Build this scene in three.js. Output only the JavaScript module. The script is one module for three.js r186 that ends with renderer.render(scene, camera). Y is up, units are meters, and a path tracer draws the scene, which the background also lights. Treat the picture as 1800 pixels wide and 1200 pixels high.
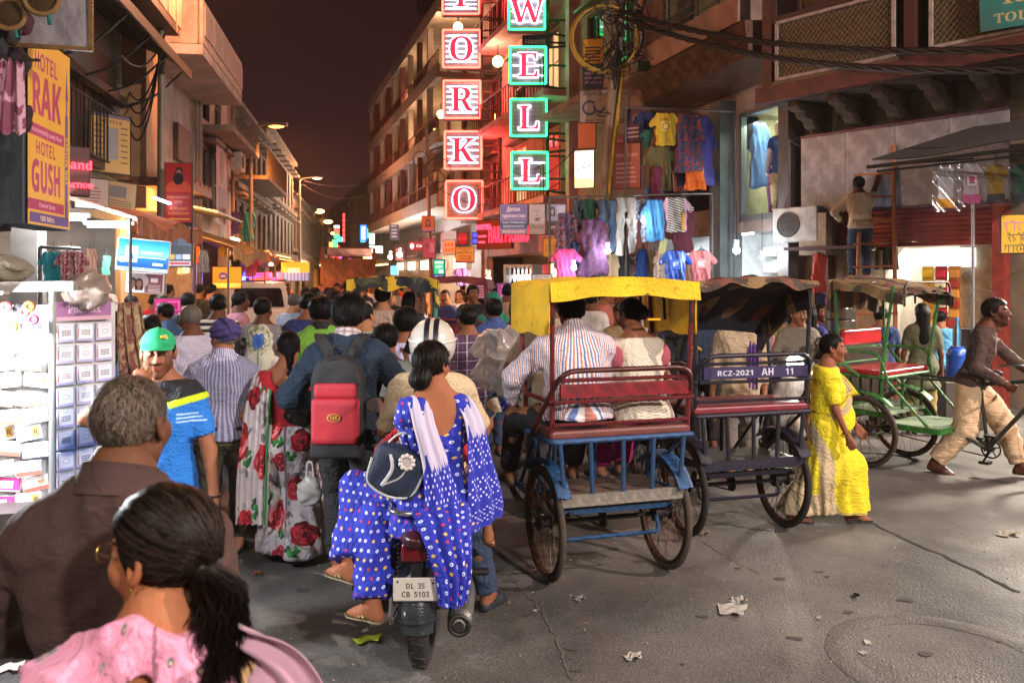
import*as THREE from 'three';
import{mergeGeometries,mergeVertices}from 'three/addons/utils/BufferGeometryUtils.js';
import{RoundedBoxGeometry}from 'three/addons/geometries/RoundedBoxGeometry.js';
import{RectAreaLightUniformsLib}from 'three/addons/lights/RectAreaLightUniformsLib.js';
import{FontLoader}from 'three/addons/loaders/FontLoader.js';
import{TextGeometry}from 'three/addons/geometries/TextGeometry.js';
RectAreaLightUniformsLib.init();
// ---------- camera, exposure, night sky ----------
const F=1500,CX=900,HY=485,H=1.9;
const scene=new THREE.Scene();
const camera=new THREE.PerspectiveCamera(2*Math.atan(600/F)*180/Math.PI,1.5,0.1,600);
camera.position.set(0,H,0);
camera.setViewOffset(1800,1200,0,600-HY,1800,1200);
camera.focus=5.6;camera.userData.fStop=4.5;
const renderer=new THREE.WebGLRenderer({antialias:true});
renderer.toneMapping=THREE.LinearToneMapping;
renderer.toneMappingExposure=1.25;
renderer.shadowMap.enabled=true;
{
const w=64,h=32,d=new Float32Array(w*h*4);
for(let y=0;y<h;y++)for(let x=0;x<w;x++){
const up=Math.max(0,Math.sin(((y+.5)/h-.5)*Math.PI)),g=Math.exp(-up*4.2),i=(y*w+x)*4;
d[i]=.0055+.030*g;d[i+1]=.0015+.0095*g;d[i+2]=.0021+.0098*g;d[i+3]=1;
}
const t=new THREE.DataTexture(d,w,h,THREE.RGBAFormat,THREE.FloatType);
t.mapping=THREE.EquirectangularReflectionMapping;t.magFilter=t.minFilter=THREE.LinearFilter;t.needsUpdate=true;
scene.background=t;scene.environment=t;
}
scene.fog=new THREE.FogExp2(0xd8c8b8,.0005);
// ---------- helpers ----------
const V=(x=0,y=0,z=0)=>new THREE.Vector3(x,y,z);
const P=(px,py,Z)=>V((px-CX)/F*Z,H-(py-HY)/F*Z,-Z);
const gz=(py)=>H*F/(py-HY);
const R=Math.PI/180,{sin,cos,abs,min,max,sqrt,PI,hypot,floor,exp,atan2}=Math;
const lerp=(a,b,t)=>a+(b-a)*t,clamp=(x,a,b)=>min(max(x,a),b),sstep=(a,b,x)=>{x=clamp((x-a)/(b-a),0,1);return x*x*(3-2*x);};
let rs=7;const rnd=()=>{rs=(rs+0x6d2b79f5)|0;let t=Math.imul(rs^(rs>>>15),1|rs);t=(t+Math.imul(t^(t>>>7),61|t))^t;return((t^(t>>>14))>>>0)/4294967296;};
const seed=(n)=>{rs=n*7919+13;},rr=(a,b)=>a+(b-a)*rnd(),pick=(a)=>a[floor(rnd()*a.length)];
// --- names, things, parts ---
const used=new Map();
const numbered=(n)=>{const k=used.get(n)||0;used.set(n,k+1);return k?n+'_'+String(k).padStart(3,'0'):n;};
function shade(o){o.castShadow=o.receiveShadow=true;return o;}
function tag(o,label,category,group,kind){if(label)o.userData.label=label;if(category)o.userData.category=category;if(group)o.userData.group=group;if(kind)o.userData.kind=kind;return o;}
function thing(name,label,category,pos=[0,0,0],turn=0,group){
const o=new THREE.Group();o.name=numbered(name);o.position.set(...(pos.isVector3?pos.toArray():pos));o.rotation.y=turn;scene.add(o);return tag(o,label,category,group);
}
const SPLIT=new Set(['brace','side_wall','pole','lens','foot_peg','roof_box','pilaster','table_leg','shop_sign','drain_pipe','neon_bars','junction_box','door_post','under_bar','back_bar','arm_rest','side_rail','hand_rail','gutter']);
function part(name,geos,mat,parent,label,kind){
if(Array.isArray(geos)&&SPLIT.has(name)){let m;for(const q of geos)m=part(name,q,mat,parent,label,kind);return m;}
const g=Array.isArray(geos)?merge(geos):geos;if(mat.cell){toCell(g,mat);mat=mat.mat;}const m=shade(new THREE.Mesh(g,mat));m.name=name;parent.add(m);if(label)m.userData.label=label;if(kind)m.userData.kind=kind;return m;
}
function single(name,label,category,geos,mat,pos=[0,0,0],turn=0,group){
const m=shade(new THREE.Mesh(Array.isArray(geos)?merge(geos):geos,mat));m.name=numbered(name);m.position.set(...(pos.isVector3?pos.toArray():pos));m.rotation.y=turn;scene.add(m);return tag(m,label,category,group);
}
function struct(name,geos,mat,parent){const m=part(name,geos,mat,parent||scene);if(!parent){m.userData.kind='structure';}return m;}
function pointLight(col,I,p,r=3,parent=scene){const l=new THREE.PointLight(col,I);l.position.set(p.x,p.y,p.z);l.shadow.radius=r;l.castShadow=true;l.name='lamp';parent.add(l);return l;}
// --- geometry ---
function std(g){
for(const k of Object.keys(g.attributes))if(!['position','normal','uv'].includes(k))g.deleteAttribute(k);
if(!g.index){const n=g.attributes.position.count,ix=new Uint32Array(n);for(let i=0;i<n;i++)ix[i]=i;g.setIndex(new THREE.BufferAttribute(ix,1));}
if(!g.attributes.uv)g.setAttribute('uv',new THREE.BufferAttribute(new Float32Array(g.attributes.position.count*2),2));
g.groups=[];return g;
}
const merge=(l)=>l.length===1?l[0]:mergeGeometries(l.map((g)=>g.attributes.color&&l.every((q)=>q.attributes.color)?g:std(g)),false);
const mv=(g,x=0,y=0,z=0)=>g.translate(x,y,z);
function rot(g,x=0,y=0,z=0){if(x)g.rotateX(x);if(y)g.rotateY(y);if(z)g.rotateZ(z);return g;}
function box(w,h,d,x=0,y=0,z=0){
const g=new THREE.BoxGeometry(w,h,d),u=g.attributes.uv,s=[[d,h],[d,h],[w,d],[w,d],[w,h],[w,h]];
for(let i=0;i<24;i++){const q=s[i>>2];u.setXY(i,u.getX(i)*q[0],u.getY(i)*q[1]);}
return mv(std(g),x,y,z);
}
function rbox(w,h,d,r=.01,x=0,y=0,z=0){const g=new RoundedBoxGeometry(w,h,d,2,min(r,w/2.01,h/2.01,d/2.01));const u=g.attributes.uv;for(let i=0;i<u.count;i++)u.setXY(i,u.getX(i)*max(w,d),u.getY(i)*h);return mv(std(g),x,y,z);}
function cyl(r0,r1,h,x=0,y=0,z=0,seg=14){return mv(std(new THREE.CylinderGeometry(r1,r0,h,seg)),x,y,z);}
function ball(r,x=0,y=0,z=0,sx=1,sy=1,sz=1,n=14){return mv(std(new THREE.SphereGeometry(r,n,max(6,n*.7|0))).scale(sx,sy,sz),x,y,z);}
function torus(R0,r,seg=36,ts=8){return std(new THREE.TorusGeometry(R0,r,ts,seg));}
const UPV=V(0,1,0);
function bar(a,b,r,r2=r,seg=8){
a=a.isVector3?a:V(...a);b=b.isVector3?b:V(...b);const d=b.clone().sub(a),L=d.length();
const g=new THREE.CylinderGeometry(r2,r,L,seg);g.translate(0,L/2,0);g.applyQuaternion(new THREE.Quaternion().setFromUnitVectors(UPV,d.normalize()));return std(g.translate(a.x,a.y,a.z));
}
function beam(a,b,w,h){
a=a.isVector3?a:V(...a);b=b.isVector3?b:V(...b);const d=b.clone().sub(a),L=d.length(),g=box(w,h,L),m=new THREE.Matrix4();
const z=d.normalize(),y=abs(z.y)>.99?V(0,0,1):UPV,x=y.clone().cross(z).normalize();m.makeBasis(x,z.clone().cross(x),z);g.applyMatrix4(m);const c=a.clone().add(b).multiplyScalar(.5);return mv(g,c.x,c.y,c.z);
}
function pipe(pts,r,o={}){
pts=pts.map((p)=>p.isVector3?p:V(...p));const bend=o.bend??.05,out=[pts[0]],n=pts.length;
for(let i=1;i<n-1;i++){
const a=pts[i-1].clone().sub(pts[i]),b=pts[i+1].clone().sub(pts[i]),k=min(bend,a.length()*.48,b.length()*.48),A=a.setLength(k).add(pts[i]),B=b.setLength(k).add(pts[i]);
for(let j=0;j<=4;j++){const t=j/4;out.push(A.clone().multiplyScalar((1-t)**2).addScaledVector(pts[i],2*t*(1-t)).addScaledVector(B,t*t));}
}
out.push(pts[n-1]);return sweep(out,r,o.seg||7);
}
function sweep(pts,r,seg=7,flat=1){
const n=pts.length,pos=[],uv=[],ix=[];let N=null,s=0;
for(let i=0;i<n;i++){
const T=pts[min(i+1,n-1)].clone().sub(pts[max(i-1,0)]).normalize();
if(!N){N=abs(T.y)<.9?V(0,1,0):V(1,0,0);}N=N.clone().addScaledVector(T,-N.dot(T)).normalize();const B=T.clone().cross(N);
if(i)s+=pts[i].distanceTo(pts[i-1]);const q=typeof r==='function'?r(i/(n-1)):r;
for(let j=0;j<=seg;j++){const a=j/seg*2*PI,p=pts[i].clone().addScaledVector(N,cos(a)*q*flat).addScaledVector(B,sin(a)*q);pos.push(p.x,p.y,p.z);uv.push(j/seg*q*6.28,s);}
}
for(let i=0;i<n-1;i++)for(let j=0;j<seg;j++){const a=i*(seg+1)+j,b=a+seg+1;ix.push(a,a+1,b,b,a+1,b+1);}
for(const[e,f]of[[0,1],[n-1,0]]){const c=pos.length/3;pos.push(pts[e].x,pts[e].y,pts[e].z);uv.push(0,0);for(let j=0;j<seg;j++){const a=e*(seg+1)+j;f?ix.push(c,a+1,a):ix.push(c,a,a+1);}}
return raw(pos,ix,uv);
}
function raw(pos,ix,uv){
const g=new THREE.BufferGeometry();g.setAttribute('position',new THREE.Float32BufferAttribute(pos,3));g.setIndex(new THREE.BufferAttribute(Uint32Array.from(ix),1));
g.setAttribute('uv',new THREE.Float32BufferAttribute(uv||new Float32Array(pos.length/3*2),2));g.computeVertexNormals();return g;
}
function curve(pts,n=24,closed=false){return new THREE.CatmullRomCurve3(pts.map((p)=>p.isVector3?p:V(...p)),closed).getPoints(n);}
function sheet(f,nu,nv,thick=0,su=1,sv=1){
const pos=[],uv=[],ix=[],w=nu+1,put=(fl)=>{for(let j=0;j<=nv;j++)for(let i=0;i<=nu;i++){const p=f(i/nu,j/nv);pos.push(p.x,p.y,p.z);uv.push(i/nu*su,j/nv*sv);}};
put();for(let j=0;j<nv;j++)for(let i=0;i<nu;i++){const a=j*w+i;ix.push(a,a+1,a+w,a+w,a+1,a+w+1);}
if(thick){
const n=raw(pos,ix).attributes.normal,o=pos.length/3;put();
for(let i=0;i<o;i++)for(let c=0;c<3;c++)pos[(o+i)*3+c]-=n.array[i*3+c]*thick;
for(let j=0;j<nv;j++)for(let i=0;i<nu;i++){const a=o+j*w+i;ix.push(a,a+w,a+1,a+w,a+w+1,a+1);}
const edge=(a,b)=>ix.push(a,a+o,b,b,a+o,b+o);
for(let i=0;i<nu;i++){edge(i+1,i);edge(nv*w+i,nv*w+i+1);}for(let j=0;j<nv;j++){edge(j*w,(j+1)*w);edge((j+1)*w+nu,j*w+nu);}
}
return raw(pos,ix,uv);
}
function extr(pts,depth,bev=0,holes=[]){
const s=new THREE.Shape(pts.map((p)=>new THREE.Vector2(...p)));for(const h of holes)s.holes.push(new THREE.Path(h.map((p)=>new THREE.Vector2(...p))));
return std(new THREE.ExtrudeGeometry(s,{depth,bevelEnabled:bev>0,bevelThickness:bev,bevelSize:bev,bevelOffset:-bev,bevelSegments:2,curveSegments:10}));
}
const rect=(x0,y0,x1,y1)=>[[x0,y0],[x1,y0],[x1,y1],[x0,y1]];
function plane(w,h,x=0,y=0,z=0){return mv(std(new THREE.PlaneGeometry(w,h)),x,y,z);}
function lathe(pts,seg=20){return std(new THREE.LatheGeometry(pts.map((p)=>new THREE.Vector2(...p)),seg));}
// --- textures ---
const NB=256,fb=(()=>{
return[1,2,3,4].map((s)=>{
seed(s*31);const a=new Float32Array(NB*NB);
for(let o=0,n=4,k=.5;o<6;o++,n*=2,k*=.55){
const L=Float32Array.from({length:n*n},rnd);
for(let y=0;y<NB;y++)for(let x=0;x<NB;x++){
const fx=x/NB*n,fy=y/NB*n,ix=floor(fx),iy=floor(fy),u=sstep(0,1,fx-ix),v=sstep(0,1,fy-iy),g=(i,j)=>L[(j%n)*n+i%n];
a[y*NB+x]+=k*lerp(lerp(g(ix,iy),g(ix+1,iy),u),lerp(g(ix,iy+1),g(ix+1,iy+1),u),v);
}
}
let lo=9,hi=-9;for(const v of a){lo=min(lo,v);hi=max(hi,v);}return a.map((v)=>(v-lo)/(hi-lo));
});
})();
const nz=(f,u,v)=>fb[f][((floor(v*NB)&255)<<8)+(floor(u*NB)&255)];
function dtex(w,h,f,srgb=true){
const d=new Uint8Array(w*h*4);for(let y=0;y<h;y++)for(let x=0;x<w;x++){const c=f(x/w,y/h),i=(y*w+x)*4;d[i]=clamp(c[0],0,255);d[i+1]=clamp(c[1],0,255);d[i+2]=clamp(c[2],0,255);d[i+3]=255;}
const t=new THREE.DataTexture(d,w,h);t.wrapS=t.wrapT=THREE.RepeatWrapping;t.magFilter=THREE.LinearFilter;t.minFilter=THREE.LinearMipmapLinearFilter;if(srgb)t.colorSpace=THREE.SRGBColorSpace;t.needsUpdate=true;return t;
}
const rep=(t,su,sv=su)=>{const q=t.clone();q.repeat.set(su,sv);q.needsUpdate=true;return q;};
function ctex(w,h,draw){const c=document.createElement('canvas');c.width=w;c.height=h;const g=c.getContext('2d');draw(g,w,h);const t=new THREE.CanvasTexture(c);t.colorSpace=THREE.SRGBColorSpace;t.wrapS=t.wrapT=THREE.RepeatWrapping;return t;}
const hex=(c)=>{const k=new THREE.Color(c).getHex();return[(k>>16)&255,(k>>8)&255,k&255];};
const mixc=(a,b,t)=>[lerp(a[0],b[0],t),lerp(a[1],b[1],t),lerp(a[2],b[2],t)];
const roughT=dtex(NB,NB,(u,v)=>{const n=nz(1,u,v);const k=140+n*115;return[k,k,k];},false);
const bumpT=dtex(NB,NB,(u,v)=>{const n=nz(0,u,v)*.6+nz(2,u*3,v*3)*.4;return[n*255,n*255,n*255];},false);
const weaveT=dtex(128,128,(u,v)=>{const k=128+50*sin(u*2*PI*32)*sin(v*2*PI*32)+60*(nz(0,u,v)-.5);return[k,k,k];},false);
const mats=new Map(),memo=(k,f)=>{if(!mats.has(k))mats.set(k,f());return mats.get(k);};
const M=(c,rough=.7,metal=0,o={})=>memo('M'+c+rough+metal+JSON.stringify(o),()=>new THREE.MeshStandardMaterial({color:c,roughness:rough,metalness:metal,...o}));
const wornTex=new Map();
function worn(c,c2,amt=.35,scale=1,rough=.6,metal=0,bump=.002){
return memo('w'+[c,c2,amt,scale,rough,metal,bump],()=>{
const A=new THREE.Color(c),B=new THREE.Color(c2),lum=(k)=>.21*k.r+.72*k.g+.07*k.b,q=clamp(lum(B)/lum(A),.1,1),lv=q<.28?.2:q<.5?.38:.6,warm=B.r/max(.001,B.b)>A.r/max(.001,A.b)*1.25,th=amt>.42?.52:.64,k=[lv,warm,th].join();
if(!wornTex.has(k))wornTex.set(k,dtex(256,256,(u,v)=>{const n=nz(0,u,v)*.65+nz(3,u*2,v*2)*.35,f=nz(2,u*4,v*4),e=(.88+.12*f)*255,t=.75*sstep(th-.3,th+.22,n*.7+f*.3);return[e*lerp(1,lv*(warm?1.15:1),t)**.4545,e*lerp(1,lv,t)**.4545,e*lerp(1,lv*(warm?.75:1),t)**.4545];}));
return new THREE.MeshStandardMaterial({color:c,map:rep(wornTex.get(k),1/scale),roughness:rough,metalness:metal,bumpMap:rep(bumpT,2/scale),bumpScale:bump});
});
}
const pages=[];function cell(w,h,draw){
w=Math.round(w);h=Math.round(h);let p=pages[pages.length-1];
const fits=(q)=>{if(q.x+w+4>2048){q.x=2;q.y+=q.row+4;q.row=0;}return q.y+h+4<=2048;};
if(!p||!fits(p)){const c=document.createElement('canvas');c.width=c.height=2048;const t=new THREE.CanvasTexture(c);t.colorSpace=THREE.SRGBColorSpace;p={c,g:c.getContext('2d'),t,x:2,y:2,row:0};pages.push(p);}
const g=p.g,x=p.x,y=p.y;g.save();g.beginPath();g.rect(x-1,y-1,w+2,h+2);g.clip();g.translate(x,y);draw(g,w,h);g.restore();p.x+=w+4;p.row=max(p.row,h);return{t:p.t,id:pages.length,r:[(x+1)/2048,1-(y+h-1)/2048,(x+w-1)/2048,1-(y+1)/2048]};
}
const printed=(w,h,draw,o={})=>{const c=cell(w,h,draw);return{cell:c,mat:memo('pr'+c.id+(o.rough??.55),()=>new THREE.MeshStandardMaterial({map:c.t,roughness:o.rough??.55}))};};
const litSign=(w,h,draw,I=1,base=.4)=>{const c=cell(w,h,draw);return{cell:c,mat:memo('li'+[c.id,I,base],()=>new THREE.MeshStandardMaterial({map:c.t,color:new THREE.Color(base,base,base),emissive:0xffffff,emissiveMap:c.t,emissiveIntensity:I,roughness:.35}))};};
function toCell(g,m){const u=g.attributes.uv,[a,b,c,d]=m.cell.r;for(let i=0;i<u.count;i++)u.setXY(i,lerp(a,c,clamp(u.getX(i),0,1)),lerp(b,d,clamp(u.getY(i),0,1)));return g;}
const emis=(c,I,o={})=>new THREE.MeshStandardMaterial({color:0x111111,emissive:c,emissiveIntensity:I,roughness:.6,...o});
const foldT=dtex(256,256,(u,v)=>{const w=nz(0,u,v)*2.4,a=1-abs(((u*3+v*2+w)%1)*2-1),b=1-abs(((v*4-u+nz(1,u,v)*3)%1+1)%1*2-1),k=90*a+70*b+60*nz(2,u,v)+14*sin(u*804)*sin(v*804);return[k,k,k];},false);
const cloth=(c,o={})=>memo('c'+c+JSON.stringify(o),()=>new THREE.MeshStandardMaterial({color:c,roughness:.88,bumpMap:rep(foldT,3.2),bumpScale:.012,...o}));
const clothT=(t,o={})=>new THREE.MeshStandardMaterial({map:t,roughness:.85,bumpMap:rep(foldT,3.2),bumpScale:.01,...o});
function fit(g,s,x,y,w,h,font='bold',fam='sans-serif',align='center'){
g.save();g.font=`${font} ${h}px ${fam}`;g.textBaseline='middle';const m=g.measureText(s).width||1;g.translate(x,y);g.scale(w?w/m:1,1);g.textAlign='center';g.fillText(s,0,0);g.restore();
}
function grimeOver(g,w,h,n,c,a){for(let i=0;i<n;i++){g.fillStyle=c;g.globalAlpha=rnd()*a;g.beginPath();g.ellipse(rnd()*w,rnd()*h,rr(2,w*.08),rr(2,h*.05),rnd()*3,0,7);g.fill();}g.globalAlpha=1;}
// ---------- distance fields: bones joined smoothly, meshed with surface nets ----------
const smin=(a,b,k)=>{const h=max(k-abs(a-b),0)/k;return min(a,b)-h*h*k*.25;};
const smax=(a,b,k)=>-smin(-a,-b,k);
const bone=(a,b,ra,rb=ra)=>{const d=[b[0]-a[0],b[1]-a[1],b[2]-a[2]];return[a[0],a[1],a[2],d[0],d[1],d[2],1/max(1e-9,d[0]*d[0]+d[1]*d[1]+d[2]*d[2]),ra,rb-ra];};
const capd=(b,x,y,z)=>{const px=x-b[0],py=y-b[1],pz=z-b[2];let t=(px*b[3]+py*b[4]+pz*b[5])*b[6];t=t<0?0:t>1?1:t;const ex=px-b[3]*t,ey=py-b[4]*t,ez=pz-b[5]*t;return sqrt(ex*ex+ey*ey+ez*ez)-b[7]-b[8]*t;};
const elld=(x,y,z,rx,ry,rz)=>{const a=x/rx,b=y/ry,c=z/rz,k0=sqrt(a*a+b*b+c*c),d=x/(rx*rx),e=y/(ry*ry),f=z/(rz*rz),k1=sqrt(d*d+e*e+f*f);return k1<1e-6?-min(rx,ry,rz):k0*(k0-1)/k1;};
function grp(bones,k,grow=0){
let c=[0,0,0],n=0;for(const b of bones)for(const t of[0,1]){c[0]+=b[0]+b[3]*t;c[1]+=b[1]+b[4]*t;c[2]+=b[2]+b[5]*t;n++;}c=c.map((x)=>x/n);
let Rr=0;for(const b of bones)for(const t of[0,1])Rr=max(Rr,hypot(b[0]+b[3]*t-c[0],b[1]+b[4]*t-c[1],b[2]+b[5]*t-c[2])+b[7]+b[8]*t);Rr+=grow;
return(x,y,z)=>{const q=sqrt((x-c[0])**2+(y-c[1])**2+(z-c[2])**2)-Rr;if(q>.15)return q;let d=9;for(const b of bones){const e=capd(b,x,y,z);d=d>5?e:smin(d,e,k);}return d-grow;};
}
function surf(fn,lo,hi,c,uvf,colf){
const nx=Math.ceil((hi[0]-lo[0])/c)+2,ny=Math.ceil((hi[1]-lo[1])/c)+2,nzz=Math.ceil((hi[2]-lo[2])/c)+2,N=nx*ny*nzz,val=new Float32Array(N).fill(9),done=new Uint8Array(N),B=5,rad=B*c*.87*1.25+.012,live=[];
const id=(i,j,k)=>(k*ny+j)*nx+i;
for(let k=0;k<nzz-1;k+=B)for(let j=0;j<ny-1;j+=B)for(let i=0;i<nx-1;i+=B){
const i1=min(i+B,nx-1),j1=min(j+B,ny-1),k1=min(k+B,nzz-1),d=fn(lo[0]+(i+i1)/2*c,lo[1]+(j+j1)/2*c,lo[2]+(k+k1)/2*c),on=abs(d)<rad;
if(on)live.push([i,j,k,i1,j1,k1]);
for(let z=k;z<=k1;z++)for(let y=j;y<=j1;y++)for(let x=i;x<=i1;x++){const n=id(x,y,z);if(done[n])continue;if(on){val[n]=fn(lo[0]+x*c,lo[1]+y*c,lo[2]+z*c);done[n]=1;}else val[n]=d<0?-9:9;}
}
const vi=new Int32Array(N).fill(-1),pos=[],ix=[];
for(const[i0,j0,k0,i1,j1,k1]of live)for(let k=k0;k<k1;k++)for(let j=j0;j<j1;j++)for(let i=i0;i<i1;i++){
let m=0;const v=[];for(let q=0;q<8;q++){const w=val[id(i+(q&1),j+(q>>1&1),k+(q>>2))];v.push(w);if(w<0)m|=1<<q;}
if(m===0||m===255)continue;let sx=0,sy=0,sz=0,n=0;
for(let e=0;e<12;e++){const ax=e>>2,o=[[0,1,2],[1,0,2],[2,0,1]][ax],p=[0,0,0];p[o[1]]=e&1;p[o[2]]=e>>1&1;const a=p[0]|p[1]<<1|p[2]<<2,b=a|1<<ax;if((v[a]<0)===(v[b]<0))continue;const t=clamp(v[a]/(v[a]-v[b]),.02,.98);p[ax]=t;sx+=p[0];sy+=p[1];sz+=p[2];n++;}
vi[id(i,j,k)]=pos.length/3;pos.push(lo[0]+(i+sx/n)*c,lo[1]+(j+sy/n)*c,lo[2]+(k+sz/n)*c);
}
for(const[i0,j0,k0,i1,j1,k1]of live)for(let k=k0;k<k1;k++)for(let j=j0;j<j1;j++)for(let i=i0;i<i1;i++){
const a=val[id(i,j,k)]<0;
for(let ax=0;ax<3;ax++){const d=[0,0,0];d[ax]=1;if(a===val[id(i+d[0],j+d[1],k+d[2])]<0)continue;const u=(ax+1)%3,w=(ax+2)%3,q=[i,j,k];if(!q[u]||!q[w])continue;const g=(p,r)=>{const s=[i,j,k];s[u]-=p;s[w]-=r;return vi[id(...s)];};const A=g(1,1),Bq=g(0,1),C=g(0,0),D=g(1,0);if(A<0||Bq<0||C<0||D<0)continue;a?ix.push(A,Bq,C,A,C,D):ix.push(A,C,Bq,A,D,C);}
}
const n=pos.length/3,uv=new Float32Array(n*2);for(let i=0;i<n;i++){const q=uvf?uvf(pos[i*3],pos[i*3+1],pos[i*3+2]):[pos[i*3]+.6*pos[i*3+2]*clamp(pos[i*3]*8,-1,1),pos[i*3+1]];uv[i*2]=q[0];uv[i*2+1]=q[1];}
const g=raw(pos,ix,uv);
if(colf){const col=new Float32Array(n*3);for(let i=0;i<n;i++){const q=colf(pos[i*3],pos[i*3+1],pos[i*3+2]);col[i*3]=q[0];col[i*3+1]=q[1];col[i*3+2]=q[2];}g.setAttribute('color',new THREE.BufferAttribute(col,3));}
return g;
}
const white=(g)=>{if(!g.attributes.color)g.setAttribute('color',new THREE.BufferAttribute(new Float32Array(g.attributes.position.count*3).fill(1),3));return g;};
// ---------- heads (frame: centre of the head, +z forward) ----------
function headF(o){
const f=o.sex==='f',W=f?.95:1,fat=o.fat||1;
const jaw=grp([bone([-.047*W*fat,-.058,.0],[0,-.093,.056],.024,.022),bone([.047*W*fat,-.058,.0],[0,-.093,.056],.024,.022),bone([0,-.098,.06],[0,-.1,.062],f?.017:.021)],.025);
const nose=grp([bone([0,.018,.086],[0,-.028,.108],.008,f?.0115:.0135),bone([-.012,-.033,.096],[.012,-.033,.096],.0095)],.012);
const brow=bone([-.036,.028,.074],[.036,.028,.074],f?.008:.012),lipU=bone([-.017,-.0605,.086],[.017,-.0605,.086],.0065),lipL=bone([-.013,-.0705,.085],[.013,-.0705,.085],.0075);
const cheek=[bone([-.04,-.022,.058],[-.036,-.03,.06],.025),bone([.04,-.022,.058],[.036,-.03,.06],.025)];
return(x,y,z)=>{
let d=elld(x,y-.028,z+.012,.076,.088,.096);if(d>.12)return d;
d=smin(d,elld(x,y+.035,z-.022,.057*W*fat,.075,.066),.03);d=smin(d,jaw(x,y,z),.025);
for(const b of cheek)d=smin(d,capd(b,x,y,z)-(fat-1)*.02,.03);
d=smin(d,capd(brow,x,y,z),.018);const ax=abs(x);
d=smax(d,-(hypot(ax-.031,y-.008,z-.099)-.0175),.014);
d=smin(d,hypot(ax-.031,y-.008,z-.0745)-.0135,.006);
d=smin(d,nose(x,y,z),.012);d=smin(d,min(capd(lipU,x,y,z),capd(lipL,x,y,z)),.008);
d=smax(d,-(hypot(x*.35,(y+.0655)*1.0,z-.099)-.0062),.004);
const ey=y+.004,ez=z+.014+ey*.25,ear=smax(elld(ax-.08+ez*.25,ey,ez,.0105,.033,.021),-elld(ax-.088,ey-.004,ez-.003,.008,.018,.0105),.006);
d=smin(d,ear,.008);
return smin(d,capd(o.neckB||(o.neckB=bone([0,-.07,-.022],[0,-.155,-.035],f?.046:.056,f?.05:.06)),x,y,z),.03);
};
}
const headCache=new Map();
function headGeo(o,c){
const k=[o.sex,o.fat||1,o.beard||0,c].join();if(!headCache.has(k)){
const f=headF({...o,neckB:0}),hair=o.beard==='grey'?[1.15,1.3,1.6]:[.13,.13,.14];
headCache.set(k,surf(f,[-.105,-.165,-.13],[.105,.13,.135],c,(x,y,z)=>[atan2(x,z)*.1,y],(x,y,z)=>{
const n=nz(0,x*5+.5,y*5+z*3);
if(hypot(x*.55,(y+.0655)*1.1,z-.088)<.0135&&z>.078)return o.sex==='f'?[.95,.42,.42]:[.85,.55,.55];
const bw=abs(y-.032+abs(abs(x)-.034)*.25)<(o.sex==='f'?.0035:.006)&&abs(x)>.012&&abs(x)<.055&&z>.05;if(bw)return[.1,.09,.09];
if(o.beard&&z>-.01&&y<.0&&(y<-.035-(abs(x)<.035?.0:-.04)||(y>-.058&&y<-.043&&abs(x)<.035))&&y>-.13&&!(abs(x)<.03&&y>-.04)){const t=clamp(o.beard==='stubble'?.35+n*.4:.85+n*.3,0,1);return[lerp(1,hair[0],t),lerp(1,hair[1],t),lerp(1,hair[2],t)];}
const t=.92+.16*n;return[t,t*(1-.05*n),t*(1-.08*n)];
}));
}return headCache.get(k);
}
const hairline=(z,y)=>z>.045?.068-(z-.045)*.1:z>.0?lerp(-.012,.068,sstep(.012,.045,z)):z>-.04?lerp(-.03,-.012,sstep(-.04,0,z)):lerp(-.075,-.03,sstep(-.085,-.04,z));
function capHair(o){
const t=o.t??.009,low=o.low||0,part_=o.part,rough=o.rough??1;
return(x,y,z)=>{let d=elld(x,y-.03,z+.014,.077,.088,.097);if(d>.1)return d-.02;
const th=atan2(x,z),n=nz(0,th*.55+.5,y*3.1+z*2)-.5,m=nz(2,th*1.7+.5,y*9+z*5)-.5;
d-=t*(.75+.45*sstep(0,.1,y))+rough*(n*.006+m*.005);if(part_)d+=.006*exp(-((x-part_)**2)/6e-5)*sstep(-.04,.05,z);
return smax(d,(hairline(z,y)-low-y)*.8+rough*m*.008-(o.front||0)*sstep(.03,.08,z)*.02,.006);};
}
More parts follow.
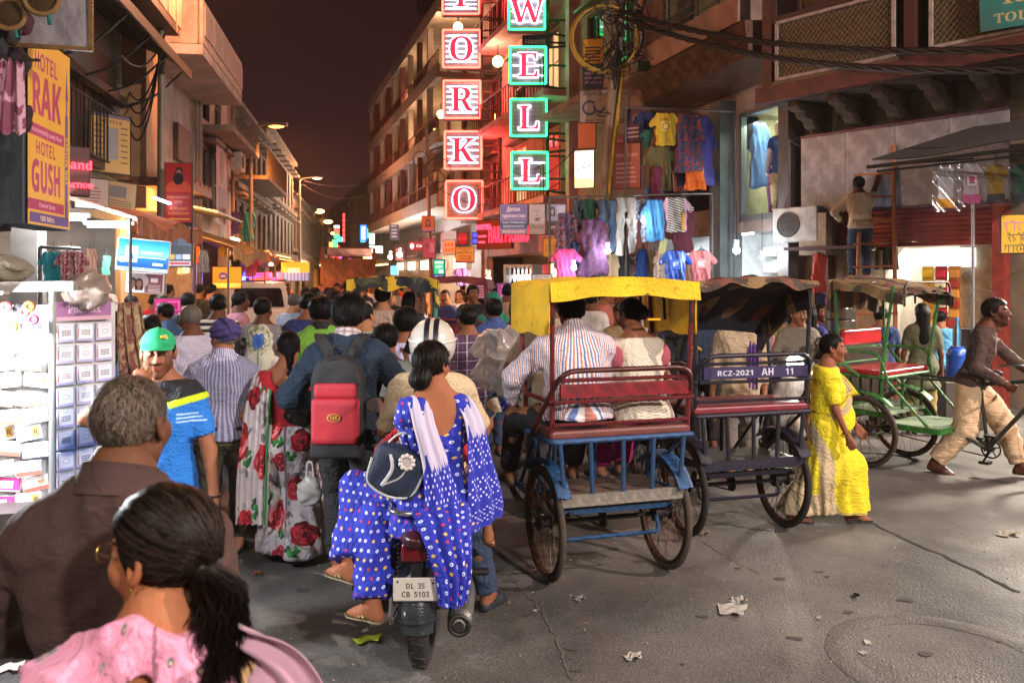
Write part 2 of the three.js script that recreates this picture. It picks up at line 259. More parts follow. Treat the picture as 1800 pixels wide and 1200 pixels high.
function hairGeo(o,c){
const base=capHair(o),ex=[];
const S=o.style,tail=o.tail||1;
if(S==='bun')ex.push([bone([0,.0,-.12],[0,-.015,-.125],.043*tail),.025]);
if(S==='lowbun')ex.push([bone([.0,-.055,-.105],[0,-.07,-.115],.046*tail),.025]);
if(S==='pony')ex.push([bone([0,.02,-.11],[0,-.03,-.15],.028,.034),.02],[bone([0,-.03,-.15],[0,-.17,-.135],.034,.03),.02],[bone([0,-.17,-.135],[0,-.32*tail,-.12],.03,.008),.02]);
if(S==='braid'){ex.push([bone([0,-.03,-.095],[0,-.09,-.11],.04,.026),.03]);for(let i=0;i<9*tail;i++)ex.push([bone([i%2?.007:-.007,-.1-i*.026,-.112],[i%2?-.005:.005,-.118-i*.026,-.112],.0175-i*.0006),.006]);}
if(S==='long')ex.push([bone([-.04,-.02,-.07],[-.04,-.34*tail,-.105],.045,.03),.05],[bone([.04,-.02,-.07],[.04,-.34*tail,-.105],.045,.03),.05],[bone([0,0,-.08],[0,-.36*tail,-.115],.05,.035),.05]);
if(S==='bob')ex.push([bone([-.062,.0,-.03],[-.06,-.1,-.03],.03,.028),.04],[bone([.062,.0,-.03],[.06,-.1,-.03],.03,.028),.04],[bone([-.03,0,-.08],[.03,-.1,-.08],.04),.05]);
const f=(x,y,z)=>{let d=base(x,y,z);for(const[b,k]of ex){let e=capd(b,x,y,z);if(e<.06)e+=(nz(2,atan2(x,z+.1)*.9+.5,y*.9)-.5)*.008;d=smin(d,e,k);}return d;};
const lowY={pony:-.34*tail,braid:-.12-.24*tail,long:-.4*tail,bob:-.15,lowbun:-.13,bun:-.1}[S]??-.1;
const hz=(x,y,z)=>[atan2(x,z+.02)*.1,y];
return surf(f,[-.115,lowY-.03,-.21],[.115,.15,.115],c,hz);
}
function strands(fn,n,len,w,dirF,spread=.35,off=.002,lo=-.09){
const pos=[],ix=[],col=[],grad=(p)=>{const e=.002;return V(fn(p.x+e,p.y,p.z)-fn(p.x-e,p.y,p.z),fn(p.x,p.y+e,p.z)-fn(p.x,p.y-e,p.z),fn(p.x,p.y,p.z+e)-fn(p.x,p.y,p.z-e)).normalize();};
for(let i=0,tries=0;i<n&&tries<n*6;tries++){
const a=rnd()*2*PI,cy=rr(-.75,1),cr=sqrt(1-cy*cy),p=V(sin(a)*cr*.13,cy*.13+.02,cos(a)*cr*.13-.012);let ok=1;
for(let s=0;s<12;s++){const d=fn(p.x,p.y,p.z);if(s>8&&abs(d)>.004)ok=0;p.addScaledVector(grad(p),-d*.9);}if(!ok||p.y<lo)continue;
i++;const k=5,L=len*rr(.6,1.3),jit=V(rr(-1,1),rr(-1,1),rr(-1,1)).multiplyScalar(spread),o=pos.length/3,lift=rr(.3,1),tone=rr(.25,2.1)**1.6;
for(let s=0;s<=k;s++){
const g=grad(p),d=dirF(p).add(jit);d.addScaledVector(g,-d.dot(g)).normalize();const sd=g.clone().cross(d).multiplyScalar(w*(s===k?.12:1)*.5),q=p.clone().addScaledVector(g,off*lift*(.4+s/k));
pos.push(q.x-sd.x,q.y-sd.y,q.z-sd.z,q.x+sd.x,q.y+sd.y,q.z+sd.z);col.push(tone,tone,tone,tone,tone,tone);if(s<k){const b=o+s*2;ix.push(b,b+1,b+2,b+1,b+3,b+2);p.addScaledVector(d,L/k);const e=fn(p.x,p.y,p.z);p.addScaledVector(g,-e*.7);}
}
}
const rg=raw(pos,ix);rg.setAttribute('color',new THREE.Float32BufferAttribute(col,3));return rg;
}
// ---------- hands: wrist at the origin, fingers along +y, palm faces +z, thumb on the +x side (left hand, palm forward); mirrored for the right ----------
const handCache=new Map();
function handGeo(curl,c,spread=.12){
const k=[curl,c,spread].join();if(!handCache.has(k)){
const bs=[],T=[.03,.0105,-.010,-.030],L=[.072,.079,.073,.056];
const palm=grp([0,1,2,3].map((i)=>bone([T[i]*.55,.004,0],[T[i],.085-abs(i-1)*.004,0],.015,.0115)),.02),f=[];
for(let i=0;i<4;i++){let p=[T[i],.085-abs(i-1)*.004,0],a=0,s=T[i]*spread*4;const seg=[.46,.3,.24],r=[.0093,.0082,.0073,.0066].map((q)=>q*(i===3?.88:1)),b=[];const cc=[1.35,1.6,1.0].map((q)=>q*clamp(curl*(1+i*.08),0,1.05));for(let j=0;j<3;j++){a+=cc[j];const q=[p[0]+s*seg[j]*L[i]*(j?.4:1),p[1]+cos(a)*L[i]*seg[j],p[2]+sin(a)*L[i]*seg[j]];b.push(bone(p,q,r[j],r[j+1]));p=q;}f.push(grp(b,.006));}
const tp=[[.018,.018,.004],[.042,.05,.016],[.047-curl*.02,.078,.026+curl*.012],[.042-curl*.035,.1,.032+curl*.012]],th=grp([bone(tp[0],tp[1],.016,.0125),bone(tp[1],tp[2],.0115,.0098),bone(tp[2],tp[3],.0098,.008)],.008);
const fn=(x,y,z)=>{let d=palm(x,y,z);d=smin(d,capd([0,-.03,0,0,.03,0,1111,.024,-.002],x,y,z),.02);for(const q of f)d=smin(d,q(x,y,z),.006);return smin(d,th(x,y,z),.01);};
handCache.set(k,white(surf(fn,[-.06,-.06,-.03],[.08,.19,.12],c)));
}return handCache.get(k);
}
// ---------- people ----------
const lerp3=(a,b,t)=>[0,1,2].map((i)=>lerp(a[i],b[i],t));
function ik(a,c,l1,l2,hint){
const d=V(c[0]-a[0],c[1]-a[1],c[2]-a[2]);let L=d.length();const mx=(l1+l2)*.995;if(L>mx){d.setLength(mx);L=mx;c[0]=a[0]+d.x;c[1]=a[1]+d.y;c[2]=a[2]+d.z;}
d.normalize();const q=clamp((l1*l1-l2*l2+L*L)/(2*L),-l1,l1),hgt=sqrt(max(0,l1*l1-q*q)),n=V(...hint);n.addScaledVector(d,-n.dot(d)).normalize();return[a[0]+d.x*q+n.x*hgt,a[1]+d.y*q+n.y*hgt,a[2]+d.z*q+n.z*hgt];
}
const skinM=(c)=>memo('skin'+c,()=>new THREE.MeshPhysicalMaterial({color:c,vertexColors:true,roughness:.62,bumpMap:rep(bumpT,22),bumpScale:.0014,specularIntensity:.45}));
const hairBump=dtex(128,128,(u,v)=>{const k=nz(2,u*4,v*.25)*200+nz(0,u*7,v*.5)*55;return[k,k,k];},false);hairBump.repeat.set(8,2.5);
const hairM=(c,vc=false)=>memo('hair'+c+vc,()=>new THREE.MeshPhysicalMaterial({color:c,vertexColors:vc,roughness:.5,specularIntensity:.22,bumpMap:hairBump,bumpScale:.006}));
const SK={d:0x5a3523,m:0x7a4c33,l:0x9a6a4a};
const eyeM=M(0xb8b0a4,.3),irisM=M(0x120a06,.15),stdShoe=M(0x17130f,.45);
function person(label,o,group){
const g=thing('person',label,'person',[o.at[0],o.y||0,o.at[1]],o.face??PI,group),h=o.h||1.68,s=h/1.685,f=o.sex==='f',w=(o.w||1),c=o.cell||.018,rig={g,s};
const q3=(a)=>[a[0]*s,a[1]*s,a[2]*s],skin=skinM(o.skin??SK.m);
const hip=o.hip||[0,.91*s,0],E=new THREE.Euler(o.lean||0,o.twist||0,o.side||0,'YXZ'),mat=new THREE.Matrix4().makeRotationFromEuler(E),curl=o.curl||0,inv=mat.clone().invert();
const T=(x,y,z)=>{const v=V(x*s,y*s,z*s+curl*y*y*s).applyMatrix4(mat);return[v.x+hip[0],v.y+hip[1],v.z+hip[2]];};
const ty=(x,y,z)=>((x-hip[0])*inv.elements[1]+(y-hip[1])*inv.elements[5]+(z-hip[2])*inv.elements[9])/s;
const txz=(x,y,z)=>{const v=V(x-hip[0],y-hip[1],z-hip[2]).applyMatrix4(inv);return[v.x/s,v.z/s-curl*(v.y/s)**2];};
const t3=(a,b,ra,rb)=>bone(T(...a),T(...b),ra*s,(rb??ra)*s),B=(o.belly||0);
const shX=(f?.155:.178)*(o.sh||1),fw=w;
const trunk=f?[t3([-.07,-.01,-.005],[.07,-.01,-.005],.1*fw),t3([-.065,-.04,-.045],[.065,-.04,-.045],.08*fw),t3([-.045,.13,0],[.045,.13,0],.088*fw),t3([-.055,.28,0],[.055,.28,0],.092*fw),t3([-.06,.29,.06],[.06,.29,.06],.056),t3([-.085,.39,-.012],[.085,.39,-.012],.072),t3([-shX+.03,.43,-.015],[shX-.03,.43,-.015],.05)]
:[t3([-.068,0,0],[.068,0,0],.102*fw),t3([-.065,-.03,-.04],[.065,-.03,-.04],.08*fw),t3([-.055,.13,.0],[.055,.13,.0],.098*fw),t3([-.075,.29,0],[.075,.29,0],.108*(fw*.5+.5)),t3([-.105,.4,-.01],[.105,.4,-.01],.08),t3([-shX+.03,.435,-.015],[shX-.03,.435,-.015],.055)];
if(B)trunk.push(t3([-.02,.08,.05],[.02,.1,.05],.1+B));
const neckB=T(0,.5,-.012),hp=T(0,.663+(o.neckUp||0),.025+(o.headFwd||0));
trunk.push(bone(T(-.12,.445,-.02),T(0,.535,-.018),.045*s,.05*s),bone(T(.12,.445,-.02),T(0,.535,-.018),.045*s,.05*s));
const neck=[bone(T(0,.46,-.015),[hp[0],hp[1]-.07*s,hp[2]-.035*s],(f?.046:.056)*s)];
const arm=[],wr=[],el=[],shp=[];
for(const k of[0,1]){const sg=k?-1:1,sh=T(sg*shX,.42,-.012),H0=(k?o.hR:o.hL)||[sg*.25,.78,.06];const hd=q3(H0),e=ik(sh,hd,.29*s,.262*s,(k?o.eR:o.eL)||[sg*.7,-.25,-.8]);const a=f?.85:1,aw=a*(o.aw||1);arm.push([bone(sh,e,.052*s*aw,.039*s*aw),bone(e,hd,.041*s*aw,.026*s*a)]);wr.push(hd);el.push(e);shp.push(sh);}
const leg=[],an=[],kn=[],hj=[],hipS=V(hip[0],hip[1],hip[2]);
for(const k of[0,1]){const sg=k?-1:1,j=[hip[0]+cos(o.yawHip||0)*sg*.09*s,hip[1]-.02*s,hip[2]-sin(o.yawHip||0)*sg*.09*s],ft=q3((k?o.fR:o.fL)||[sg*.1,.085,sg*(o.stride||0)]),kk=ik(j,ft,.425*s,.415*s,(k?o.kR:o.kL)||[sg*.12,0,1]),lw=(f?.98:1)*(o.lw||1);leg.push([bone(j,kk,.088*s*lw,.055*s*lw),bone(kk,[lerp(kk[0],ft[0],.35),lerp(kk[1],ft[1],.35),lerp(kk[2],ft[2],.35)-.012],.054*s*lw,.054*s*lw),bone([lerp(kk[0],ft[0],.35),lerp(kk[1],ft[1],.35),lerp(kk[2],ft[2],.35)-.012],ft,.054*s*lw,.037*s)]);an.push(ft);kn.push(kk);hj.push(j);}
const fdir=[0,1].map((k)=>{const a=(k?o.toeR:o.toeL)??(k?-.15:.15),p=(k?o.footPR:o.footPL)||0;return[sin(a)*cos(p),-sin(p),cos(a)*cos(p)];});
const foot=[0,1].map((k)=>{const a=an[k],d=fdir[k],pt=(l,y,x=0)=>[a[0]+d[0]*l*s+d[2]*x*s,a[1]+y*s+d[1]*l*s,a[2]+d[2]*l*s-d[0]*x*s];return{bones:[bone(a,pt(-.035,-.045),.036*s,.03*s),bone(pt(-.03,-.05),pt(.1,-.058),.03*s,.026*s),bone(a,pt(.08,-.045),.034*s,.026*s),bone(pt(.08,-.058,.015),pt(.15,-.066,.012),.022*s,.016*s),bone(pt(.08,-.058,-.015),pt(.14,-.066,-.018),.022*s,.014*s)],pt,a,d};});
Object.assign(rig,{tr0:null,trunk,neck,T,ty,txz,hip,hp,wr,el,sh:shp,an,kn,hj,foot,mat,inv});
const tr=grp(trunk,.08*s),nk=grp(neck,.03),ar=arm.map((a)=>grp(a,.02)),lg=leg.map((a)=>grp(a,.04)),ftg=foot.map((q)=>grp(q.bones,.03));
const body=(x,y,z)=>{let d=smin(tr(x,y,z),nk(x,y,z),.05);for(const k of[0,1]){d=smin(d,ar[k](x,y,z),.035);d=smin(d,lg[k](x,y,z),.05);d=smin(d,ftg[k](x,y,z),.02);}return d;};
let lo=[9,9,9],hi=[-9,-9,-9];for(const b of[...trunk,...arm.flat(),...leg.flat(),...foot.flatMap((q)=>q.bones)])for(const t of[0,1])for(let i=0;i<3;i++){const v=b[i]+b[3+i]*t,r=max(b[7],b[7]+b[8]);lo[i]=min(lo[i],v-r);hi[i]=max(hi[i],v+r);}
const pad=(a,b)=>[lo.map((v)=>v-a),hi.map((v)=>v+(b??a))],geos=[white(surf(body,...pad(.03),min(c,.02)))];
const hs=s*(o.hs||1)*1.02,hq=new THREE.Quaternion().setFromEuler(new THREE.Euler(o.pitch||0,o.yaw||0,o.tilt||0,'YXZ')),hm=new THREE.Matrix4().compose(V(...hp),hq,V(hs,hs,hs));
geos.push(headGeo({sex:o.sex,fat:o.face2,beard:o.beard},o.hc||.007).clone().applyMatrix4(hm));
const hc=o.handC||.0075;
for(const k of[0,1]){
const fd=V(...((k?o.dR:o.dL)||[wr[k][0]-el[k][0],wr[k][1]-el[k][1],wr[k][2]-el[k][2]])).normalize(),pn=V(...((k?o.nR:o.nL)||[k?.9:-.9,0,.25]));pn.addScaledVector(fd,-pn.dot(fd)).normalize();const sx=fd.clone().cross(pn).multiplyScalar(k?-1:1);
const gg=handGeo((k?o.cR:o.cL)??.32,hc).clone(),m=new THREE.Matrix4().makeBasis(sx,fd,pn);const S=s*(f?.92:1);gg.scale(S,S,S);gg.applyMatrix4(m);mv(gg,...wr[k]);
if(k){const ia=gg.index.array.slice();for(let i=0;i<ia.length;i+=3){const t=ia[i];ia[i]=ia[i+1];ia[i+1]=t;}gg.setIndex(new THREE.BufferAttribute(ia,1));}gg.computeVertexNormals();geos.push(gg);
}
if(o.noHands){geos.pop();geos.pop();}
const bm=part('body',mergeGeometries(geos.map(white),false),skin,g);if(o.skinLabel)bm.userData.label=o.skinLabel;
const onHead=(m)=>{m.position.set(...hp);m.quaternion.copy(hq);m.scale.setScalar(hs);return m;};
if(!o.noEyes)for(const k of[-1,1]){const e=onHead(part('eye',ball(.0122,k*.031,.008,.0766,1.1,.5,1,10),eyeM,g));const i=part('iris',ball(.0062,k*.031+(o.look||0)*.004,.008,.0835,1,.95,.9,8),irisM,e);}
const ph=(o.at[0]*37+o.at[1]*17)%6.28,P2=o.top,noise3=(x,y,z,a)=>{const w=2.2*sin(x*9+z*7+ph)+1.6*sin(y*8-z*5+ph*2),r1=abs(sin(y*24+x*17*sin(ph+x*3)+w)),r2=abs(sin(x*26-y*15+z*21+w*1.3)),r3=abs(sin(y*43+x*31-z*27+1.7*w));return a*2.6*((r1-.5)*.5+(r2-.5)*.4+(r3-.5)*.22);};
const clothes=(name,fn,m,pd,cc,uvf,lab,colf)=>{const ge=surf(fn,...pad(pd??.06),cc||o.cc||c,uvf,colf);return part(name,ge,m,g,lab);};
rig.clothes=clothes;
if(P2){
const t=(P2.t??.014)*s,sl=P2.sleeve??.75,hem=P2.hem??-.12,fl=P2.flare??.018,wr_=P2.wrinkle??.005,bones=[...trunk];
if(hem<-.1)bones.push(t3([-.07,hem,-.005],[.07,hem,-.005],(f?.1:.1)*fw+max(0,-.1-hem)*.12));
const tg=grp(bones,.08*s,t),ag=[0,1].map((k)=>{const a=sl<=1?[bone(shp[k],[lerp(shp[k][0],el[k][0],sl),lerp(shp[k][1],el[k][1],sl),lerp(shp[k][2],el[k][2],sl)],.056*s*(P2.aw||1),.05*s*(P2.aw||1))]:[bone(shp[k],el[k],.056*s*(P2.aw||1),.045*s*(P2.aw||1)),bone(el[k],[lerp(el[k][0],wr[k][0],sl-1),lerp(el[k][1],wr[k][1],sl-1),lerp(el[k][2],wr[k][2],sl-1)],.046*s*(P2.aw||1),.036*s*(P2.aw||1))];const b=a[a.length-1],L=hypot(b[3],b[4],b[5]);return{f:grp(a,.025,t*.8),e:[b[0]+b[3],b[1]+b[4],b[2]+b[5]],d:[b[3]/L,b[4]/L,b[5]/L]};});
const neckCut=P2.neck??(P2.collar?.55:.505),nkD=P2.neckD??0,op=P2.open||0;
const fn=(x,y,z)=>{let d=tg(x,y,z);if(d>.3)return d;const h_=ty(x,y,z);d-=fl*s*sstep(.1,hem,h_);for(const k of[0,1]){let a=ag[k].f(x,y,z);const e=ag[k];a=max(a,(x-e.e[0])*e.d[0]+(y-e.e[1])*e.d[1]+(z-e.e[2])*e.d[2]);d=smin(d,a,.03*s);}
if(abs(d)<.05)d+=noise3(x,y,z,wr_)+(h_<.0?.004*sin(atan2(x-hip[0],z-hip[2])*9):0);d=max(d,(hem+(P2.wave||.008)*sin(x*17+z*9)-h_)*s);
const q=txz(x,y,z);if(P2.scoop)d=smax(d,-elld(q[0],h_-P2.scoop[0],q[1]-P2.scoop[1],P2.scoop[2],P2.scoop[3],.3)*s,.012);return smax(d,(h_-neckCut-.02+nkD*q[1])*s,.015);};
clothes('shirt',fn,P2.m,.07,P2.c,P2.uv,null,P2.col).name=P2.name||'shirt';rig.shirt=fn;
if(P2.collar)part('collar',sheet((u,v)=>{const a=u*2*PI,r=lerp(.07,.092,v),p=T(sin(a)*r,lerp(.578,.515,v)-.024*cos(a),cos(a)*r*1.05-.008);return V(...p);},28,4,.006,.4,.05),P2.collar===true?P2.m:P2.collar,g);
}
const b=o.bottom,hemT=P2?P2.hem??-.12:1;
if(b&&b.type!=='skirt'){
const t=(b.t??.012)*s,le=b.len??.93,gs=[0,1].map((k)=>{const w0=b.thigh??.094,w1=b.knee??.068,w2=b.cuff??.058,e=kn[k],A=an[k],end=[lerp(e[0],A[0],le),lerp(e[1],A[1],le),lerp(e[2],A[2],le)],L=hypot(A[0]-e[0],A[1]-e[1],A[2]-e[2]);return{f:grp([bone(hj[k],e,w0*s,w1*s),bone(e,end,w1*s,w2*s)],.03,t),e:end,d:[(A[0]-e[0])/L,(A[1]-e[1])/L,(A[2]-e[2])/L]};});
const pv=grp(trunk.slice(0,3),.08*s,t);
const fn=(x,y,z)=>{let d=pv(x,y,z);for(const k of[0,1]){const e=gs[k];let a=e.f(x,y,z);if(abs(a)<.05){const yy=y-A0(k,1);a+=noise3(x,y,z,b.wrinkle??.005)+.005*sin(y*75+x*12)*sstep(.22*s,.0,yy)+.004*sin(y*60+x*20)*exp(-(((y-kn[k][1])/.09)**2));}a=max(a,(x-e.e[0])*e.d[0]+(y-e.e[1])*e.d[1]+(z-e.e[2])*e.d[2]);d=k?smin(d,a,.03):smin(d,a,.06);}const h_=ty(x,y,z);if(P2&&hemT<.05)d+=.024*sstep(hemT-.04,hemT+.05,h_);return max(d,(h_-(b.waist??.1))*s);};
clothes('trousers',fn,b.m,.06,b.c,b.uv).name=b.name||'trousers';
if(b.belt){const q=grp(trunk.slice(0,3),.08*s,t+.006);clothes('belt',(x,y,z)=>max(q(x,y,z),abs(ty(x,y,z)-(b.waist??.1)+.02)*s-.018),b.belt,.06,.01);}
}
function A0(k,i){return an[k][i];}
if(b&&b.type==='skirt'){
const hemY=b.hem??.1,t=(b.t??.015)*s,n=b.folds??14,amp=b.amp??.012,r1=b.r??.1;
const top=grp(trunk.slice(0,3),.08*s,t),bot=[0,1].map((k)=>grp([bone(hj[k],kn[k],.1*s,lerp(.1,r1,.5)*s),bone(kn[k],[an[k][0],min(an[k][1],hemY+.02),an[k][2]],lerp(.1,r1,.5)*s,r1*s)],.05,t));
const bars=[];for(const t2 of[0,.35,.7,1]){const c2=[0,1].map((k)=>[0,1,2].map((i)=>t2===0?kn[k][i]:i===1?lerp(kn[k][1],max(hemY-.02,0),t2):lerp(kn[k][i],an[k][i],t2)));bars.push(bone(c2[0],c2[1],lerp(.1,r1,.5+t2/2)*s));}bars.push(bone(lerp3(hj[0],hj[1],.5),lerp3(kn[0],kn[1],.5),.11*s));const bf=grp(bars,.1*s,t);
const fn=(x,y,z)=>{let d=smin(smin(bot[0](x,y,z),bot[1](x,y,z),.16*s),bf(x,y,z),.1*s);d=smin(d,top(x,y,z),.06*s);if(abs(d)<.09){const k=sstep(hip[1],hemY,y),th=atan2(x-lerp(hip[0],(an[0][0]+an[1][0])/2,k),z-lerp(hip[2],(an[0][2]+an[1][2])/2,k));d+=amp*(.2+k)*(sin(th*n+2*sin(y*4)+1.5*sin(th*3))*.7+sin(th*n*.43+y*5)*.6)+noise3(x,y,z,.003);}if(P2&&hemT<.05)d+=.03*sstep(hemT-.04,hemT+.05,ty(x,y,z));return max(d,hemY+.012*sin(x*14)-y,(ty(x,y,z)-(b.waist??.14))*s);};
clothes('skirt',fn,b.m,.1,b.c,b.uv||((x,y,z)=>[atan2(x-hip[0],z-hip[2])*.17,y]),null,b.col).name=b.name||'skirt';rig.skirt=fn;
}
const sh=o.shoes;
if(sh)for(const k of[0,1]){
const q=foot[k],up=grp(q.bones.slice(1),.03,.007*s),sole=grp([bone(q.pt(-.04,-.07),q.pt(.145,-.072),.036*s,.034*s)],.02);
const top=sh.type==='sandal'?null:(x,y,z)=>{const d=smin(up(x,y,z),sole(x,y,z)+.004,.02);return max(d,(q.a[1]-.085*s)-y-.1*0+(q.d[1]<-.2?-.2:0),sh.type==='clog'?y-q.a[1]+.015*s:y-q.a[1]-.005*s);};
const m=part(sh.type==='sandal'?'sandal':'shoe',top?surf(top,q.a.map((v,i)=>v-(i===1?.2:.24)*s),q.a.map((v,i)=>v+(i===1?.05:.24)*s),sh.c||.012):sandal(q,s,sh),sh.m||stdShoe,g);
if(sh.type==='sandal')part('strap',strapGeo(q,s),sh.strap||sh.m||stdShoe,m);
if(sh.sock)part('sock',surf((x,y,z)=>max(grp([bone(q.a,[q.a[0],q.a[1]+.09*s,q.a[2]],.042*s)],.01)(x,y,z),q.a[1]-.02-y),q.a.map((v)=>v-.15),q.a.map((v)=>v+.16),.012),sh.sock,g);
}
const hr=o.hair;
if(hr){const hm2=hairM(hr.color??0x0b0908),hg=hairGeo(hr,hr.c||o.hairC||.008),m=onHead(part('hair',hg,hm2,g));if(hr.strands)part('hair_strands',strands(capHair({...hr,t:(hr.t??.009)-.001}),hr.strands,hr.len||.03,hr.sw||.0016,hr.dir||((p)=>V(p.x*2,-1,-.3)),hr.spread??.35,hr.off??.006,hr.lo??-.085),hairM(hr.sc??hr.color??0x0b0908,true),m,null,'stuff');if(hr.tie)part('hair_tie',mv(rot(torus(.026,.009,14,6),PI/2),0,hr.tieY??-.1,hr.tieZ??-.11),hr.tie,m);rig.hair=m;}
rig.onHead=onHead;rig.headM=hm;return rig;
}
function sandal(q,s,o){const a=q.pt(-.05,-.078),b=q.pt(.16,-.08),d=q.d,out=[];const sd=V(d[2],0,-d[0]).normalize();const pts=[[-.06,.022],[-.03,.033],[.03,.03],[.09,.042],[.14,.04],[.168,.022]];return sheet((u,v)=>{const i=min(4,floor(u*5)),t=u*5-i,l=lerp(pts[i][0],pts[i+1][0],t),w=lerp(pts[i][1],pts[i+1][1],t)*(v*2-1),p=q.pt(l,-.078+.0*0);return V(p[0]+sd.x*w*s,p[1],p[2]+sd.z*w*s);},12,4,-.016*s);}
function strapGeo(q,s){const l=[];for(const k of[-1,1])l.push(sweep(curve([q.pt(.12,-.05,0),q.pt(.085,-.03,k*.02),q.pt(.03,-.062,k*.036)],8),.006*s,5));l.push(sweep(curve([q.pt(.06,-.062,-.04),q.pt(.07,-.024,0),q.pt(.06,-.062,.04)],8),.008*s,5));return merge(l);}
function drape(pts,width,m,parent,name='scarf',folds=4,o={}){
const c=new THREE.CatmullRomCurve3(pts.map((p)=>V(...p.slice(0,3)))),n=o.n||40,up=pts.map((p)=>p[3]?V(...p[3]):V(0,1,0));
return part(name,sheet((u,v)=>{const t=u,p=c.getPoint(t),T=c.getTangent(t),i=min(pts.length-2,floor(t*(pts.length-1))),w=up[i].clone().lerp(up[i+1],t*(pts.length-1)-i),ww=typeof width==='function'?width(t):width;w.addScaledVector(T,-w.dot(T)).normalize();const nn=T.clone().cross(w);const q=v-.5;return p.addScaledVector(w,q*ww).addScaledVector(nn,(o.bulge||0)*(1-4*q*q)+(o.amp??.01)*sin(v*folds*6.28+t*3+sin(t*9)));},n,o.nv||folds*6,o.thick??.003,o.su||1,o.sv||ww0(width)),m,parent);
function ww0(w){return typeof w==='function'?.3:w;}
}
// ---------- ground ----------
{
seed(77);const gr=Float32Array.from({length:1024*1024},rnd),G=(x,y)=>gr[((y&1023)<<10)+(x&1023)];
const tex=dtex(1024,1024,(u,v)=>{const X=Math.round(u*1024),Y=Math.round(v*1024),n=nz(0,u,v),f=nz(3,u*2,v*2),q=nz(1,u*3,v*3),g=G(X,Y)*.5+(G(X+1,Y)+G(X,Y+1)+G(X+1,Y+1))*.17,st=sstep(.6,.8,nz(2,u,v));const k=82+(n-.5)*34+(f-.5)*20+(q-.5)*16+(g-.5)*30+(G(X,Y)>.98?24:0)-st*22;return[k*1.03,k*.99,k*.94];});
const b=dtex(512,512,(u,v)=>{const X=Math.round(u*512)*2,Y=Math.round(v*512)*2,k=(G(X,Y)+G(X+2,Y)+G(X,Y+2)+G(X+2,Y+2))*42+nz(3,u,v)*60;return[k,k,k];},false);
const gm=new THREE.MeshStandardMaterial({map:rep(tex,1/5.3),bumpMap:rep(b,1/1.9),bumpScale:.007,roughness:.85,roughnessMap:rep(roughT,1/2.3)});
const g=rot(plane(320,320),-PI/2);for(let i=0;i<4;i++)g.attributes.uv.setXY(i,g.attributes.uv.getX(i)*320,g.attributes.uv.getY(i)*320);
struct('ground',mv(g,0,0,-80),gm);
const ring=[],c=[2.16,-4.22];
seed(5);const lay=sheet((u,v)=>{const a=u*2*PI,r=.47+.05*nz(0,u,.3)+(v-.5)*.13;return V(c[0]+cos(a)*r*1.02,.002+.005*sin(v*PI)*(.3+nz(2,u*4,.2)),c[1]-sin(a)*r);},90,4,0,3,.1);
for(let i=0,p=lay.attributes.position;i<p.count;i++)lay.attributes.uv.setXY(i,p.getX(i)+3,p.getZ(i));struct('road_patch',lay,gm);
const crack=(pts,w)=>{const q=curve(pts.map(([x,y])=>{const z=gz(y);return V((x-CX)/F*z,.0035,-z);}),60);return sheet((u,v)=>{const i=min(59,floor(u*60)),p=q[i].clone(),d=q[i+1].clone().sub(q[i]).normalize(),k=(nz(0,u*3,.4)-.5)*.05;return V(p.x-d.z*((v-.5)*w*(.3+nz(1,u*5,.7))+k),.0035,p.z+d.x*((v-.5)*w*(.3+nz(1,u*5,.7))+k));},60,1);};
struct('road_crack',[crack([[1445,892],[1500,906],[1555,930],[1625,962],[1720,1005],[1800,1045]],.03),crack([[0,1170],[45,1150],[100,1120]],.03)],M(0x1d1a18,.95));
struct('road_joint',[crack([[895,1010],[960,1085],[1010,1200]],.012),crack([[1235,952],[1300,990],[1340,1010]],.01)],M(0x524d47,.9));
seed(23);const st=[];for(let i=0;i<40;i++){const y=rr(880,1190),z=gz(y),x=rr(-.25,.58)*z,r0=rr(.006,.03),k=rnd();st.push(sheet((u,v)=>{const a=u*2*PI,r=r0*v*(.45+1.1*nz(0,u+k,k));return V(x+cos(a)*r*1.4,.0042,-z-sin(a)*r);},26,2));}struct('road_stain',st,M(0x3c3835,.85));
const grit=[];seed(9);for(let i=0;i<420;i++){const z=rr(3.2,10),x=rr(-.55,.6)*z;grit.push(new THREE.IcosahedronGeometry(rr(.003,.009),0).scale(1,.5,1).rotateY(rnd()*6).translate(x,.002,-z));}
tag(single('grit','scattered pale grit and stones lying on the road','gravel',grit,M(0x8d857a,.9)),null,null,null,'stuff');
}
// ---------- facades: local x along the wall (left to right in the photograph), y up, z out into the street ----------
function facade(a,b){
const A=V(a[0],0,a[1]),d=V(b[0]-a[0],0,b[1]-a[1]),L=d.length();d.normalize();const n=V(-d.z,0,d.x);
const f={A,d,n,L,turn:atan2(-d.z,d.x),at(px,py,out=0){const r=V((px-CX)/F,-(py-HY)/F,-1),t=(A.x*n.x+A.z*n.z+out)/(r.x*n.x+r.z*n.z),p=r.multiplyScalar(t);return[(p.x-A.x)*d.x+(p.z-A.z)*d.z,p.y+H,t];},world(u,y,o=0){return V(A.x+d.x*u+n.x*o,y,A.z+d.z*u+n.z*o);},
rect(x0,y0,x1,y1,out=0){const p=f.at(x0,y0,out),q=f.at(x1,y1,out),r=f.at(x1,y0,out),s=f.at(x0,y1,out);return[p[0],(s[1]+q[1])/2,q[0],(p[1]+r[1])/2];}};
return f;
}
const leftAt=(Z)=>[-4-.167*Z,-Z],rightAt=(Z)=>[9.6-.3*Z,-Z];
function wallGeo(L,h,holes=[],t=.3,y0=0){return mv(extr(rect(0,y0,L,y0+h),t,0,holes.map((r)=>rect(...r).reverse())),0,0,-t);}
const glassDark=new THREE.MeshPhysicalMaterial({color:0x0b0d10,roughness:.08,metalness:0,specularIntensity:1});
